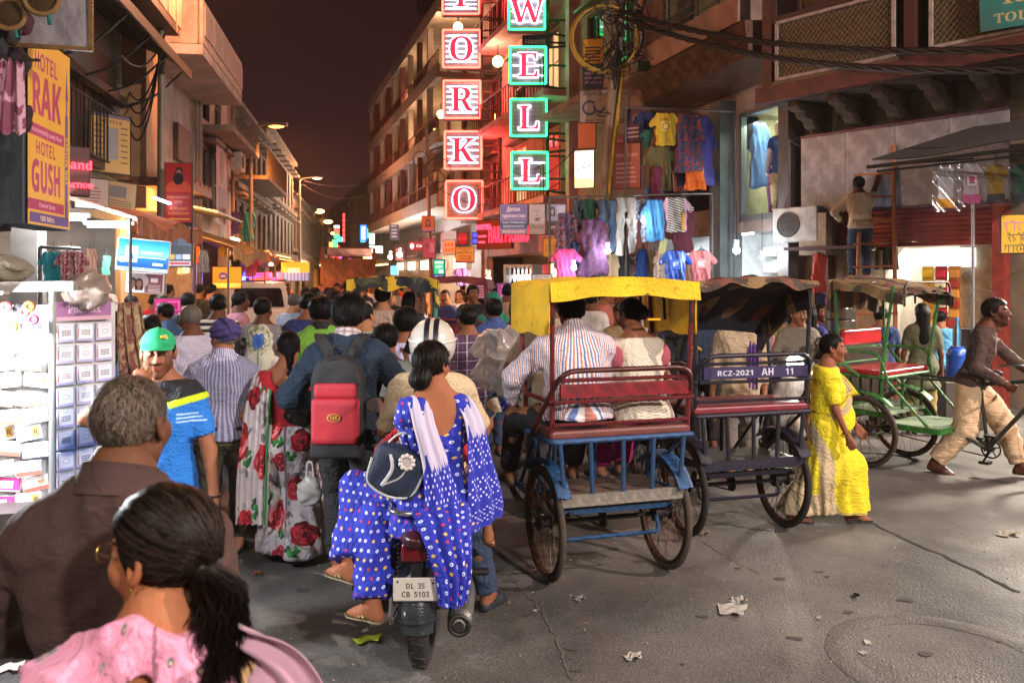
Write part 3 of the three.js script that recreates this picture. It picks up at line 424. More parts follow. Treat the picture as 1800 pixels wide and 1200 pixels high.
const woodDark=worn('#3a241a','#1d120d',.4,.5,.6),frameM=worn('#5a4a3c','#2c221c',.3,.5,.6);
function windowPart(parent,r,o={}){
const[a,b,c,d]=r,w=c-a,h=d-b,t=o.t||.06,fr=[box(w,t,.08,(a+c)/2,d-t/2,0),box(w,t,.08,(a+c)/2,b+t/2,0),box(t,h-2*t,.08,a+t/2,(b+d)/2,0),box(t,h-2*t,.08,c-t/2,(b+d)/2,0)];
for(let i=1;i<(o.nx||2);i++)fr.push(box(t*.7,h-2*t,.06,a+w*i/(o.nx||2),(b+d)/2,0));for(let i=1;i<(o.ny||1);i++)fr.push(box(w-2*t,t*.7,.055,(a+c)/2,b+h*i/(o.ny||1),0));
const m=part('window',fr,o.m||frameM,parent,o.label);m.position.z=o.z??-.1;part('pane',box(w-t,h-t,.012,(a+c)/2,(b+d)/2,-.01),o.pane||glassDark,m);
if(o.sill)part('sill',box(w+.16,.07,.2,(a+c)/2,b-.035,.12),o.sillM||o.m||frameM,m);if(o.hood)part('hood',box(w+.3,.08,.45,(a+c)/2,d+.14,.24),o.sillM||frameM,m);return m;
}
function railing(L,h,n,r=.014,rails=[0,1]){const g=[];for(let i=0;i<=n;i++)g.push(bar([L*i/n,0,0],[L*i/n,h,0],r,r,5));for(const q of rails)g.push(bar([0,h*q,0],[L,h*q,0],r*1.3,r*1.3,6));return g;}
function building(name,label,cat,f,group){const g=thing(name,label,cat,f.A,f.turn,group||undefined);return g;}
function acUnit(parent,x,y,z,s=1,turn=0){const m=part('air_conditioner',rbox(.82*s,.56*s,.3*s,.02),worn('#b9b6ae','#6f6a60',.3,.6),parent);m.position.set(x,y,z);m.rotation.y=turn;part('grille',[mv(torus(.2*s,.01,24,5),-.12*s,0,.155*s),mv(torus(.13*s,.007,20,5),-.12*s,0,.155*s),mv(torus(.06*s,.007,16,5),-.12*s,0,.155*s),...[0,1,2,3].map((i)=>mv(rot(box(.4*s,.012,.012),0,0,i*PI/4),-.12*s,0,.156*s))],M(0x333333,.5),m);part('fan',mv(rot(cyl(.19*s,.19*s,.01,0,0,0,20),PI/2),-.12*s,0,.152*s),M(0x15161a,.5),m);return m;}
const cable=(a,b,sag,r=.012,n=18)=>sweep(Array.from({length:n+1},(_,i)=>{const t=i/n;return V(lerp(a.x,b.x,t),lerp(a.y,b.y,t)-sag*4*t*(1-t),lerp(a.z,b.z,t));}),r,5);
const cableM=M(0x0a0909,.6);
function signBox(name,label,cat,w,h,d,pos,turn,faceM,sideM,o={}){const g=o.parent?new THREE.Group():thing(name,label,cat,pos,turn,o.group);part('panel',rbox(w,h,d,.012),sideM||M(0x2a2622,.6),g);part('face',plane(w-(o.b??.03),h-(o.b??.03),0,0,d/2+.003),faceM,g);return g;}
// ---------- street lamps: pole, arm, glowing lantern, light ----------
const poleM=worn('#8a7f70','#4a3a2c',.3,.7,.5,.3);
function streetLamp(label,x,z,h,ax,az,col,I,o={}){
const g=thing('street_lamp',label,'street lamp',[x,0,z],0,o.group);
part('pole',[cyl(.085,.05,h-.3,0,(h-.3)/2,0,14),cyl(.13,.12,.5,0,.25,0,14)],poleM,g);part('arm',pipe([[0,h-.35,0],[0,h+.05,0],[ax*.8,h+.12,az*.8]],.032,{bend:.35}),poleM,g);
const L=part('lantern',mv(rot(rbox(.24,.12,.62,.05),0,atan2(ax,az),0),ax,h+.12,az),M(0x55504a,.5),g);
part('lamp_glow',mv(ball(.15,0,0,0,.75,.35,1.5),0,0,0).rotateY(atan2(ax,az)).translate(ax,h+.06,az),emis(col,o.glow??10),L);
if(o.down){const l=new THREE.SpotLight(col,I,0,o.down,.45);l.position.set(ax,h-.07,az);l.target.position.set(ax+o.tx,0,az+o.tz);l.shadow.radius=14;l.castShadow=true;l.name='lamp';g.add(l,l.target);}else pointLight(col,I,V(ax,h-.07,az),6,g);
return g;
}
streetLamp('tall street lamp pole on the left before the white building',-5.55,-13.5,6.95,.95,-.1,0xffa878,62);
streetLamp('lit sodium street lamp farther left, with its whole lantern in view',-7.35,-24,6.05,.72,.0,0xff9040,380,{glow:7,down:1.2,tx:3,tz:-5});
streetLamp('distant street lamp beyond the green vertical sign',-11.2,-45,7,.9,0,0xffa066,120,{glow:14});
streetLamp('street lamp beside the camera, whose light falls from the right',6.2,5.6,6.6,-.8,-.1,0xfff6f0,450,{down:1.1,tx:-.8,tz:-4});
streetLamp('street lamp beside the camera on the left',-4.6,3.2,6.0,.9,0,0xfff0e4,95,{down:1.0,tx:1.2,tz:-3});
streetLamp('added unseen street lamp across the crossing on the right, brightening the facades',10.4,-1.2,7.2,-.9,-.1,0xffe4da,450);  // lamp added out of view to brighten the clothes shop and corner building
{
[[-14.5,-62],[-15.6,-70],[-18,-84],[-19.8,-100]].forEach(([x,z],i)=>{const g=thing('street_lamp',['far street lamp, nearest of the row behind the green hotel sign','far street lamp, second of the row behind the green hotel sign','far street lamp, third of the row, low over the street','far street lamp, smallest and lowest at the end of the street'][i],'street lamp',[x,0,z],0,'far lamps down the street');part('pole',cyl(.1,.06,7,0,3.5,0,8),poleM,g);part('lamp_glow',ball(.3,.5,6.6-i*.25,0,1.2,.5,1),emis(0xffb060,16),g);});
}
// ---------- left row of buildings ----------
const plasterPink=worn('#a5948e','#776a64',.4,2.2,.85),plasterDim=worn('#7d7064','#57493f',.45,2.5,.85),plasterDark=worn('#5b5048','#3a322d',.45,3,.85),tin=worn('#6d675f','#3a2c22',.5,.8,.5,.4);
const tileTan=worn('#98705a','#62422f',.4,.5,.6);
{
const f=facade(leftAt(7.2),leftAt(13.7)),L=f.L,g=building('timber_shop_house','dark timber shop house with a slatted upper floor and tin eave','building',f);
part('wall',wallGeo(L,8.5,[[.8,0,3.1,2.75],[3.4,0,L-.3,2.75],[3.2,3.5,L-.25,5.1]],.3),plasterDim,g);
part('side_wall',box(.3,8.5,6,L-.15,4.25,-3.3),plasterDim,g);
const in_=part('shop_interior',[box(L,3,.1,L/2,1.5,-2.8),box(L,.1,2.6,L/2,2.95,-1.6)],worn('#b99a72','#7d5b38',.4,.8),g);
for(let i=0;i<5;i++)for(let j=0;j<4;j++)part('shelf_stock',rbox(.5+.2*(i%2),.34,.3,.02,1+i*1.15,.4+j*.62,-2.5),M([0xa03020,0xc9a060,0x3a5a8a,0xd8cfc0,0x6a8a40][(i*3+j)%5],.6),in_);
seed(3);for(let i=0;i<15;i++)part('plank',box(.235,1.55,.05,3.35+i*.245,4.3,-.16+(i%3)*.012),woodDark,g);
for(let i=0;i<9;i++)part('slat',mv(rot(box(L-3.6,.09,.03),.5,0,0),3.2+(L-3.4)/2,4.72+i*.058,.0),woodDark,g);
part('beam',[box(L-3.2,.16,.2,3.2+(L-3.4)/2,3.5,.08),box(L-3.2,.12,.14,3.2+(L-3.4)/2,4.66,.06)],woodDark,g);
part('railing',railing(L-3.6,.75,18,.012).map((q)=>mv(q,3.3,3.55,.22)),M(0x14100d,.6),g);
const aw=[];for(let i=0;i<26;i++){const u=-.2+i*(L+.4)/26;aw.push(beam([u,5.75,.05],[u,5.22,1.05],(L+.4)/52,.02),beam([u+(L+.4)/52,5.77,.05],[u+(L+.4)/52,5.24,1.05],(L+.4)/52-.01,.02));}part('eave',aw,tin,g);part('eave_board',beam([-.2,5.2,1.04],[L+.2,5.2,1.04],.03,.14),woodDark,g);
for(let i=0;i<4;i++)part('bracket',pipe([[3.4+i*1.05,4.6,0],[3.4+i*1.05,4.75,.5],[3.4+i*1.05,5.2,.95]],.018,{bend:.3}),M(0x17120e,.6),g);
const b=part('balcony',[box(L-2,.12,.9,1+L/2,5.85,.45)],woodDark,g);for(let i=0;i<14;i++)part('balcony_board',box(.3,.72,.03,2.5+i*.315,6.3,.88+(i%2)*.006),tileTan,b);part('hand_rail',[box(L-2,.07,.09,1+L/2,6.7,.88),box(.09,2.4,.09,L-.2,7,.86),box(.09,2.4,.09,L-2.2,7,.86)],tileTan,b);
for(let i=0;i<3;i++)windowPart(g,[2.6+i*1.4,6.1,3.6+i*1.4,7.9],{m:tileTan,nx:2,ny:3,z:.02});
part('shop_lamp',mv(rot(cyl(.02,.02,1.1),0,0,PI/2),L-1.1,3.02,.9),emis(0xcfe6ff,14),g);const al=new THREE.RectAreaLight(0xfff0e0,8,3,1.2);al.position.set(L/2+1,2.86,-1.4);al.rotation.x=-PI/2;g.add(al);al.name='lamp';
}
{
const f=facade(leftAt(13.7),leftAt(19.7)),L=f.L,g=building('plaster_building','tall pale plaster building glowing orange from the lamp, with a walled balcony','building',f);
const w1=f.rect(220,190,234,305),w2=f.rect(238,195,252,300),w3=f.rect(296,254,330,292);
const wl=[.35,3.75,.85,4.9],wm=[1.0,3.75,1.6,4.9],top=[3.4,6.75,L-.8,8.1],sh=[.5,0,L-.5,2.9];
part('wall',wallGeo(L,11.5,[wl,wm,top,sh],.35),plasterPink,g);part('side_wall',box(.3,11.5,6,.15,5.75,-3.35),plasterPink,g);
windowPart(g,wl,{m:tileTan,nx:1,ny:2,hood:0});windowPart(g,wm,{m:tileTan,nx:2,ny:2});windowPart(g,top,{m:M(0x3a2018,.6),nx:2,ny:1,z:-.2});
part('board',box(1.15,.75,.1,4.25,4.65,.06),woodDark,g);
const bal=part('balcony',box(L-1.4,.18,1.0,L/2+.7,5.95,.5),plasterPink,g);part('parapet',[box(L-1.4,.8,.1,L/2+.7,6.45,.96),box(.1,.8,.9,1.45,6.45,.5)],worn('#98867a','#6c5a50',.4,1),bal);
for(let i=0;i<5;i++)part('panel',box(.86,.52,.02,1.95+i*.92,6.48,1.02),worn('#857b7a','#57504f',.4,.7),bal);
part('pier',box(1.1,11.5,.45,.6,5.75+3,.15),worn('#a8835c','#7a5636',.4,2),g);
acUnit(g,2.2,7.7,.45,1);part('drain_pipe',[bar([L-.25,0,.12],[L-.25,11,.12],.06),bar([L-.5,3,.1],[L-.5,11,.1],.03)],M(0x7a6a5c,.6),g);
const lb=part('lower_balcony',[box(2.4,.14,1.0,1.1,3.42,.5),...Array.from({length:12},(_,i)=>box(.2,.07,.4,.1+i*.2,3.53,.75+(i%2)*.02))],worn('#7a4a30','#3a2418',.5,.4),g);part('tin_sheet',mv(rot(box(3,.03,1.1),.2,0,0),2.7,3.15,.75),worn('#c9bfae','#80705c',.4,.8),g);
for(let i=0;i<4;i++)part('cable',cable(V(.1,4.9-i*.2,.1),V(-1.6,5.2+.05*i,1),.4+i*.1,.014),cableM,g);
const sh2=part('shop_interior',[box(L,3,.1,L/2,1.5,-2.4),box(L,.1,2.2,L/2,2.95,-1.3)],worn('#d9b88a','#a9763e',.4,.7),g);
for(let i=0;i<6;i++)for(let j=0;j<3;j++)part('shelf_stock',rbox(.55,.4,.3,.02,.9+i*.85,.5+j*.75,-2.1),M([0xd07020,0xe0c070,0xb04030,0xe8dccb][(i+j*3)%4],.6),sh2);
const al=new THREE.RectAreaLight(0xffb060,12,4,1.4);al.position.set(L/2,2.86,-1.2);al.rotation.x=-PI/2;g.add(al);al.name='lamp';
}
{
const f=facade(leftAt(19.7),leftAt(24.5)),L=f.L,g=building('narrow_house','narrow four storey house with posters between pale and dark buildings','building',f);
const ws=[[.6,3.6,1.6,5.0],[2.3,3.6,3.3,5.0],[.6,5.7,1.6,7],[2.3,5.7,3.3,7]];part('wall',wallGeo(L,7.9,[...ws,[.3,0,L-.3,2.8]],.3),worn('#9c8a86','#6e5e5c',.4,2),g);part('side_wall',box(.3,7.9,5,.15,3.95,-2.8),worn('#9c8a86','#6e5e5c',.4,2),g);
ws.forEach((w)=>windowPart(g,w,{ny:2,hood:1}));part('balcony',[box(L,.12,.8,L/2,5.35,.4),...railing(L,.8,16,.014).map((q)=>mv(q,0,5.4,.78))],plasterDim,g);
part('banner',plane(1.6,2.2,1.9,4.3,.25),printed(128,176,(c)=>{c.fillStyle='#8d7f86';c.fillRect(0,0,128,176);c.fillStyle='#5d5058';c.beginPath();c.ellipse(60,60,26,34,0,0,7);c.fill();c.fillRect(20,100,90,70);}),g);
acUnit(g,3.6,5.0,.4,.9);part('roof_tank',[cyl(.6,.6,1.2,1.5,8.5,-1.5,18)],M(0x2a2422,.6),g);part('drain_pipe',bar([L-.2,0,.1],[L-.2,7.8,.1],.05),M(0x8a6a50,.6),g);
const al=new THREE.RectAreaLight(0xffa850,14,3,1.5);al.position.set(L/2,2.8,.5);al.rotation.x=-PI/2;g.add(al);al.name='lamp';part('shop_lamp',mv(rot(cyl(.03,.03,1.2),0,0,PI/2),L/2,2.86,.5),emis(0xffd9a0,14),g);
part('shop_interior',box(L,2.9,.1,L/2,1.45,-1.5),worn('#d2a468','#8a5a30',.4,.6),g);
}
function farHouse(label,f,h,m,nw,st,o={}){
const L=f.L,g=building('old_house',label,'building',f,o.group),holes=[],wins=[];for(let s=1;s<st;s++)for(let i=0;i<nw;i++){const u=L*(i+.5)/nw,y=.6+s*(h-.8)/st,r=[u-.42,y,u+.42,y+(h/st)*.6];holes.push(r);wins.push(r);}
part('wall',wallGeo(L,h,[...holes,[L*.08,0,L*.92,2.7]],.35),m,g);part('side_wall',[box(.3,h,8,.15,h/2,-4.3),box(.3,h,8,L-.15,h/2,-4.3)],m,g);part('roof',box(L,.2,8,L/2,h-.12,-4.4),plasterDark,g);
wins.forEach((r)=>windowPart(g,r,{ny:2,hood:1,sillM:m,m:woodDark}));for(let s=1;s<=st;s++)part('cornice',box(L+.1,.14,.26,L/2,s===st?h-.2:.3+s*(h-.8)/st,.1),m,g);
part('shop_interior',box(L,2.8,.1,L/2,1.4,-1.6),worn('#b8864e','#5a3a20',.5,.8),g);if(o.balc){part('balcony',[box(L*.7,.12,.9,L*.5,o.balc,.45),...railing(L*.7,.9,22,.016).map((q)=>mv(q,L*.15,o.balc,.88))],m,g);}
if(o.light){part('shop_lamp',mv(rot(cyl(.04,.04,L*.5),0,0,PI/2),L/2,2.75,.1),emis(o.lc||0xffc070,10),g);const al=new THREE.RectAreaLight(o.lc||0xffb060,o.light,L*.6,1.4);al.position.set(L/2,2.65,.6);al.rotation.x=-PI/2;al.name='lamp';g.add(al);}return g;
}
farHouse('dark colonial house behind the lit sodium lamp',facade(leftAt(24.5),leftAt(33)),7.2,plasterDark,6,3,{balc:4.9,light:20});
farHouse('dark colonial house with a cornice, left of the green vertical sign',facade(leftAt(33),leftAt(44.6)),7.9,plasterDim,7,3,{light:30});
farHouse('low dark house on the left at the far bend',facade(leftAt(44.6),leftAt(58)),6.4,plasterDark,7,2,{light:9});
farHouse('farthest dark house on the left side',facade(leftAt(58),leftAt(95)),6.8,plasterDark,14,2,{light:6});
// ---------- signs on the left ----------
{
const face=printed(440,720,(c,w,h)=>{
c.fillStyle='#e2b021';c.fillRect(0,0,w,h);c.fillStyle='#a8195f';fit(c,'HOTEL',180,95,235,92);fit(c,'RAK',185,225,300,205,'900');c.fillRect(0,338,372,46);fit(c,'HOTEL',180,425,215,72);fit(c,'GUSH',185,535,310,165,'900');c.fillRect(0,622,372,40);
c.fillStyle='#f1d9e6';fit(c,'Recommended By Lonely Planet',190,361,320,24,'normal');fit(c,'Channel Stores',190,642,170,24,'normal');c.fillStyle='#4b3a8c';c.fillRect(18,672,405,38);c.fillRect(382,250,34,460);c.beginPath();c.moveTo(400,50);c.lineTo(418,190);c.lineTo(410,186);c.lineTo(408,260);c.lineTo(390,260);c.lineTo(392,186);c.lineTo(384,190);c.fill();c.fillStyle='#e9d9a0';fit(c,'100 Mtrs',190,692,150,28);c.save();c.translate(400,440);c.rotate(-PI/2);c.fillStyle='#e9c94a';fit(c,'100 Miters',0,0,200,26);c.restore();
});
const g=thing('hotel_sign','tall yellow and purple hotel sign box on the left','sign',[-4.62,3.3,-8.5],99.5*R-0);
part('case',rbox(1.16,1.85,.3,.02,0,0,-.16),worn('#3d4750','#20262b',.3,.6,.55),g);part('face',sheet((u,v)=>V((u-.5)*1.13,(v-.5)*1.82,.004+.008*sin(u*5+v*4)*sin(u*PI)*sin(v*PI)+.01),16,20),face,g);part('bracket',[beam([-.4,-.95,-.2],[-.4,-1.02,-1.1],.05,.05),beam([.4,.6,-.2],[.4,.6,-1.1],.05,.05),beam([-.4,.6,-.2],[-.4,.6,-1.1],.05,.05)],M(0x222222,.6),g);
}
{
const g=thing('framed_banner','white cloth banner in a thin wooden frame above the hotel sign','banner',P(88,-20,7.6),.25);
part('cloth',sheet((u,v)=>V((u-.5)*.62,(v-.5)*1.0,.012*sin(u*9+v*3)),20,20,.004),worn('#a8a3a8','#6f6468',.35,.5,.9),g);part('frame',[box(.035,1.05,.04,.33,0,0),box(.7,.035,.04,0,-.52,0),box(.035,1.05,.04,-.33,0,0),box(.7,.035,.04,0,.52,0)],worn('#8a6a3c','#5a3f20',.3,.3),g);part('bracket',beam([.33,.2,0],[-.7,.2,-.5],.03,.03),M(0x222222),g);
}
{
for(const[x,y,r,lab]of[[72,-4,.13,'flat round wicker tray hanging beside the white banner'],[14,24,.12,'round wicker hoop bag hanging at the top left edge']]){const g=thing('wicker_basket',lab,'basket',P(x,y,6.8),.2);part('rim',torus(r,.022,28,8),worn('#a07a48','#5a3d1e',.4,.1),g);part('weave',lathe(Array.from({length:9},(_,i)=>[r*i/8,.05*cos(i/8*1.5)]),26).rotateX(PI/2).translate(0,0,-.02),worn('#7d5a32','#3d2814',.5,.06,.8,0,.01),g);part('tassel',[bar([r*.4,-r*.9,0],[r*.5,-r*1.6,0],.012,.02)],M(0x1d6b62,.8),g);part('cord',bar([0,r,0],[0,r+.5,0],.006),cableM,g);}
const g=thing('hanging_cloth','pink patterned shawl hanging at the left edge of the street','shawl',P(6,170,6.6),.3);part('fabric',sheet((u,v)=>V((u-.5)*(.3-.16*v)+.06*v,.28-(1-v)*.56+.02*sin(u*20),.03*sin(u*16+v*2)),30,20,.004,.3,.5),clothT(dtex(128,128,(u,v)=>{const n=nz(2,u*3,v*3),k=nz(0,u,v);return n>.55?[206,160,176]:[lerp(120,160,k),lerp(60,96,k),lerp(80,118,k)];})),g);part('rod',bar([-.5,.3,0],[.25,.3,0],.012),M(0x2a2320),g);
const d=thing('dark_garments','bunch of dark patterned bags and scarves hanging left of the hotel sign','bags',P(22,80,7),0);seed(12);for(let i=0;i<9;i++)part('bag',surf((x,y,z)=>elld(x,y,z,.09,.13,.05)+(nz(0,x*3+i*.1,y*3)-.5)*.05,[-.14,-.18,-.1],[.14,.18,.1],.016).translate(rr(-.12,.12),.35-i*.12,rr(-.1,.1)),worn(['#3a2a30','#5a3038','#4a4438','#2a2c34'][i%4],['#a89060','#7a5a6a','#1a1416'][i%3],.35,.12,.8),d);part('rail',bar([-.3,.5,0],[.3,.5,0],.015),cableM,d);
}
const S=(name,label,cat,x0,y0,x1,y1,Z,turn,draw,o={})=>{const p=P((x0+x1)/2,(y0+y1)/2,Z),k=cos(min(1.2,abs(turn-(o.sq?0:0)))),w=(x1-x0)/F*Z/(o.k??max(.25,k)),h=(y1-y0)/F*Z,W=o.W||256,Hh=max(32,Math.round(W*h/w));const m=o.lit?litSign(W,Hh,draw,o.lit,o.base):printed(W,Hh,draw);const g=signBox(name,label,cat,w,h,o.d||.06,p,turn,m,o.side,o);if(o.tilt)g.rotation.z=o.tilt;if(o.light){const l=new THREE.RectAreaLight(o.lc||0xffffff,o.light,w,h);l.position.z=.1;l.rotation.y=PI;l.name='lamp';g.add(l);}part('bracket',beam([0,h*.3,-.04],[0,h*.3,-(o.back||.5)],.03,.03),M(0x24201d,.6),g);return g;};
const fillBg=(c,w,h,col)=>{c.fillStyle=col;c.fillRect(0,0,w,h);};
const face_=(c,x,y,s,skin,hair,long)=>{c.fillStyle=hair;c.beginPath();c.ellipse(x,y-s*.1,s*.62,s*.8,0,0,7);c.fill();if(long)c.fillRect(x-s*.62,y,s*1.24,s*1.2);c.fillStyle=skin;c.beginPath();c.ellipse(x,y+s*.1,s*.42,s*.58,0,0,7);c.fill();c.fillRect(x-s*.18,y+s*.5,s*.36,s*.5);c.fillStyle=hair;c.fillRect(x-s*.26,y-s*.06,s*.18,s*.06);c.fillRect(x+s*.1,y-s*.06,s*.18,s*.06);c.fillStyle='#803030';c.fillRect(x-s*.14,y+s*.38,s*.28,s*.05);};
const leftTurn=80*R;
{
const g=S('neon_sign','dark red board with glowing red neon words beside the hotel sign','sign',118,258,150,345,10.2,.75,(c,w,h)=>{fillBg(c,w,h,'#4a1a18');},{k:.8,d:.12,side:M(0x2a0f0e,.6)});
const font=await new FontLoader().loadAsync('fonts/droid/droid_sans_bold.typeface.json');globalThis.sansF=font;
const add=(s,x,y,sz)=>{const t=std(new TextGeometry(s,{font,size:sz,depth:.02,curveSegments:3}));t.computeBoundingBox();part('neon_letters',mv(t,x,y,.08),emis(0xff2a38,7),g);};
add('and',-.1,.02,.1);add('ACTION',-.13,-.2,.055);
}
S('poster_board','yellow notice board with a grey plan, hung on the timber house','notice board',169,200,214,305,12.4,1.1,(c,w,h)=>{fillBg(c,w,h,'#c39a58');c.fillStyle='#8f8a86';c.fillRect(w*.38,h*.22,w*.32,h*.55);c.fillStyle='#6d5f6e';c.fillRect(0,0,w,h*.06);c.fillStyle='#5a4a3c';for(let i=0;i<7;i++){c.fillRect(w*.08,h*(.2+i*.1),w*.22,h*.02);c.fillRect(w*.76,h*(.2+i*.1),w*.18,h*.02);}fit(c,'NOTICE',w/2,h*.13,w*.6,h*.07);},{k:.55});
S('poster_board','faded white poster under the timber balcony','poster',139,312,178,368,11.6,1.0,(c,w,h)=>{fillBg(c,w,h,'#b4a49c');c.fillStyle='#8a3a3a';for(let i=0;i<5;i++)c.fillRect(w*.15,h*(.3+i*.11),w*rr(.4,.7),h*.03);},{k:.6});
S('poster_board','tan printed poster tilted beside the faded white one','poster',180,318,226,372,12.1,.9,(c,w,h)=>{fillBg(c,w,h,'#a88a5c');c.fillStyle='#6d6a62';c.fillRect(w*.28,h*.14,w*.46,h*.4);c.fillStyle='#5a4a34';for(let i=0;i<4;i++)c.fillRect(w*.1,h*(.64+i*.08),w*.8,h*.025);},{k:.65,tilt:-.08});
S('store_poster','red poster of a bearded man in orange, above the money changer board','poster',290,286,338,393,13.2,.1,(c,w,h)=>{fillBg(c,w,h,'#a3211f');c.fillStyle='#c2472a';c.beginPath();c.ellipse(w*.5,h*.44,w*.48,h*.16,0,0,7);c.fill();face_(c,w*.52,h*.16,w*.24,'#a97358','#241915');c.fillStyle='#1e1512';c.beginPath();c.ellipse(w*.5,h*.26,w*.2,h*.1,0,0,7);c.fill();c.fillStyle='#a3211f';c.fillRect(0,h*.48,w,h*.52);c.fillStyle='#c98a6a';fit(c,'DIVINE UNIVERSITY',w/2,h*.57,w*.86,h*.06);fit(c,'STORE',w/2,h*.65,w*.3,h*.06);c.fillStyle='#cf8a3a';fit(c,'All Product',w/2,h*.76,w*.7,h*.07);fit(c,'Available Here',w/2,h*.84,w*.8,h*.07);c.beginPath();c.moveTo(w*.08,h*.94);c.lineTo(w*.3,h*.91);c.lineTo(w*.3,h*.925);c.lineTo(w*.95,h*.925);c.lineTo(w*.95,h*.955);c.lineTo(w*.3,h*.955);c.lineTo(w*.3,h*.97);c.fill();});
S('money_changer_board','dark money changer board with a red arrow, under the red poster','sign',293,393,338,470,13.2,.1,(c,w,h)=>{fillBg(c,w,h,'#2a2530');c.fillStyle='#4d4654';c.fillRect(w*.45,h*.2,w*.5,h*.35);c.fillStyle='#c9a9b5';fit(c,'MONEY CHANGER',w/2,h*.1,w*.94,h*.12);c.fillStyle='#17131a';c.fillRect(0,h*.5,w,h*.2);c.fillStyle='#b99a3a';c.fillRect(w*.04,h*.71,w*.28,h*.12);c.fillStyle='#8a9ab0';c.fillRect(w*.36,h*.71,w*.24,h*.12);c.fillStyle='#cfcfcf';c.fillRect(w*.64,h*.71,w*.3,h*.12);c.fillStyle='#b9a9ac';c.fillRect(w*.04,h*.87,w*.92,h*.11);c.fillStyle='#b01a2a';c.fillRect(w*.2,h*.9,w*.72,h*.05);c.beginPath();c.moveTo(w*.06,h*.925);c.lineTo(w*.24,h*.885);c.lineTo(w*.24,h*.965);c.fill();});
S('screen','blue lit advertising screen above the left crowd','screen',210,420,293,478,10.6,.32,(c,w,h)=>{const q=c.createLinearGradient(0,0,0,h);q.addColorStop(0,'#0a7fd0');q.addColorStop(.5,'#7fd4ff');q.addColorStop(.56,'#1478c8');q.addColorStop(1,'#053a7c');c.fillStyle=q;c.fillRect(0,0,w,h*.9);c.fillStyle='#bfe0ea';c.fillRect(0,h*.9,w,h*.1);c.fillStyle='#eaf8ff';c.fillRect(w*.15,h*.22,w*.24,h*.52);c.fillRect(w*.45,h*.37,w*.42,h*.06);c.fillRect(w*.4,h*.55,w*.55,h*.03);c.beginPath();c.ellipse(w*.1,h*.66,w*.09,h*.1,0,0,7);c.fill();c.fillRect(w*.7,h*.72,w*.2,h*.08);c.fillStyle='#1a7fb4';c.beginPath();c.moveTo(w*.27,h*.36);c.lineTo(w*.33,h*.64);c.lineTo(w*.22,h*.64);c.fill();c.fillStyle='#0a4a8a';fit(c,'MATHURA TRADERS',w/2,h*.95,w*.7,h*.07);},{lit:1.6,base:.2,k:.96,tilt:-.09,light:3,lc:0x6ab8ff,side:M(0xb9c0c4,.4)});
S('couple_poster','maroon and white poster of a couple under the blue screen','poster',225,479,284,516,10.8,.3,(c,w,h)=>{fillBg(c,w,h,'#7d4a54');c.fillStyle='#d9cbc6';c.fillRect(0,0,w*.5,h);c.fillStyle='#b9a8a2';c.beginPath();c.arc(w*.36,h*.4,h*.4,0,7);c.fill();face_(c,w*.16,h*.52,h*.32,'#8a5f4c','#241a18');face_(c,w*.34,h*.52,h*.3,'#9a6f58','#2a1c18',1);c.fillStyle='#e3d3cf';c.fillRect(w*.66,h*.22,w*.2,h*.22);for(let i=0;i<5;i++)c.fillRect(w*.6,h*(.58+i*.08),w*.34,h*.03);},{tilt:-.06,side:M(0xc9c0b8,.5)});
S('offer_board','pink offer board standing among the left crowd','sign',272,523,322,566,10.9,.2,(c,w,h)=>{fillBg(c,w,h,'#c01a6a');c.fillStyle='#e06aa0';c.lineWidth=8;c.strokeStyle='#e87ab0';c.strokeRect(w*.5,h*.14,w*.36,h*.36);c.fillStyle='#f0d0dd';fit(c,'TODAY',w*.24,h*.5,w*.36,h*.24);fit(c,'special',w*.24,h*.22,w*.3,h*.12);c.fillStyle='#7a1040';c.fillRect(0,h*.75,w,h*.25);});
S('kiosk_sign','orange arched kiosk sign left of the police car','sign',374,468,424,508,17,.15,(c,w,h)=>{fillBg(c,w,h,'#f08a10');c.fillStyle='#4a2a6a';c.beginPath();c.ellipse(w*.36,h*.42,w*.16,h*.17,0,0,7);c.fill();c.fillStyle='#e8d0e0';fit(c,'Cafe',w*.36,h*.42,w*.2,h*.14);c.fillStyle='#ffd060';c.fillRect(0,h*.75,w,h*.2);},{lit:.35,base:.9});
S('stall_sign','yellow and blue stall sign right of the police car','sign',494,460,544,494,26,.05,(c,w,h)=>{fillBg(c,w,h,'#f29a1c');c.fillStyle='#3a5ab0';c.fillRect(0,h*.55,w,h*.45);c.fillStyle='#6a86c8';for(let i=0;i<8;i++)c.fillRect(w*i/8,h*.55,w/16,h*.45);c.fillStyle='#e9dcd0';c.fillRect(w*.26,h*.32,w*.4,h*.24);c.fillStyle='#40406a';fit(c,'WELCOME',w*.46,h*.43,w*.32,h*.14);},{lit:.3,base:.9});
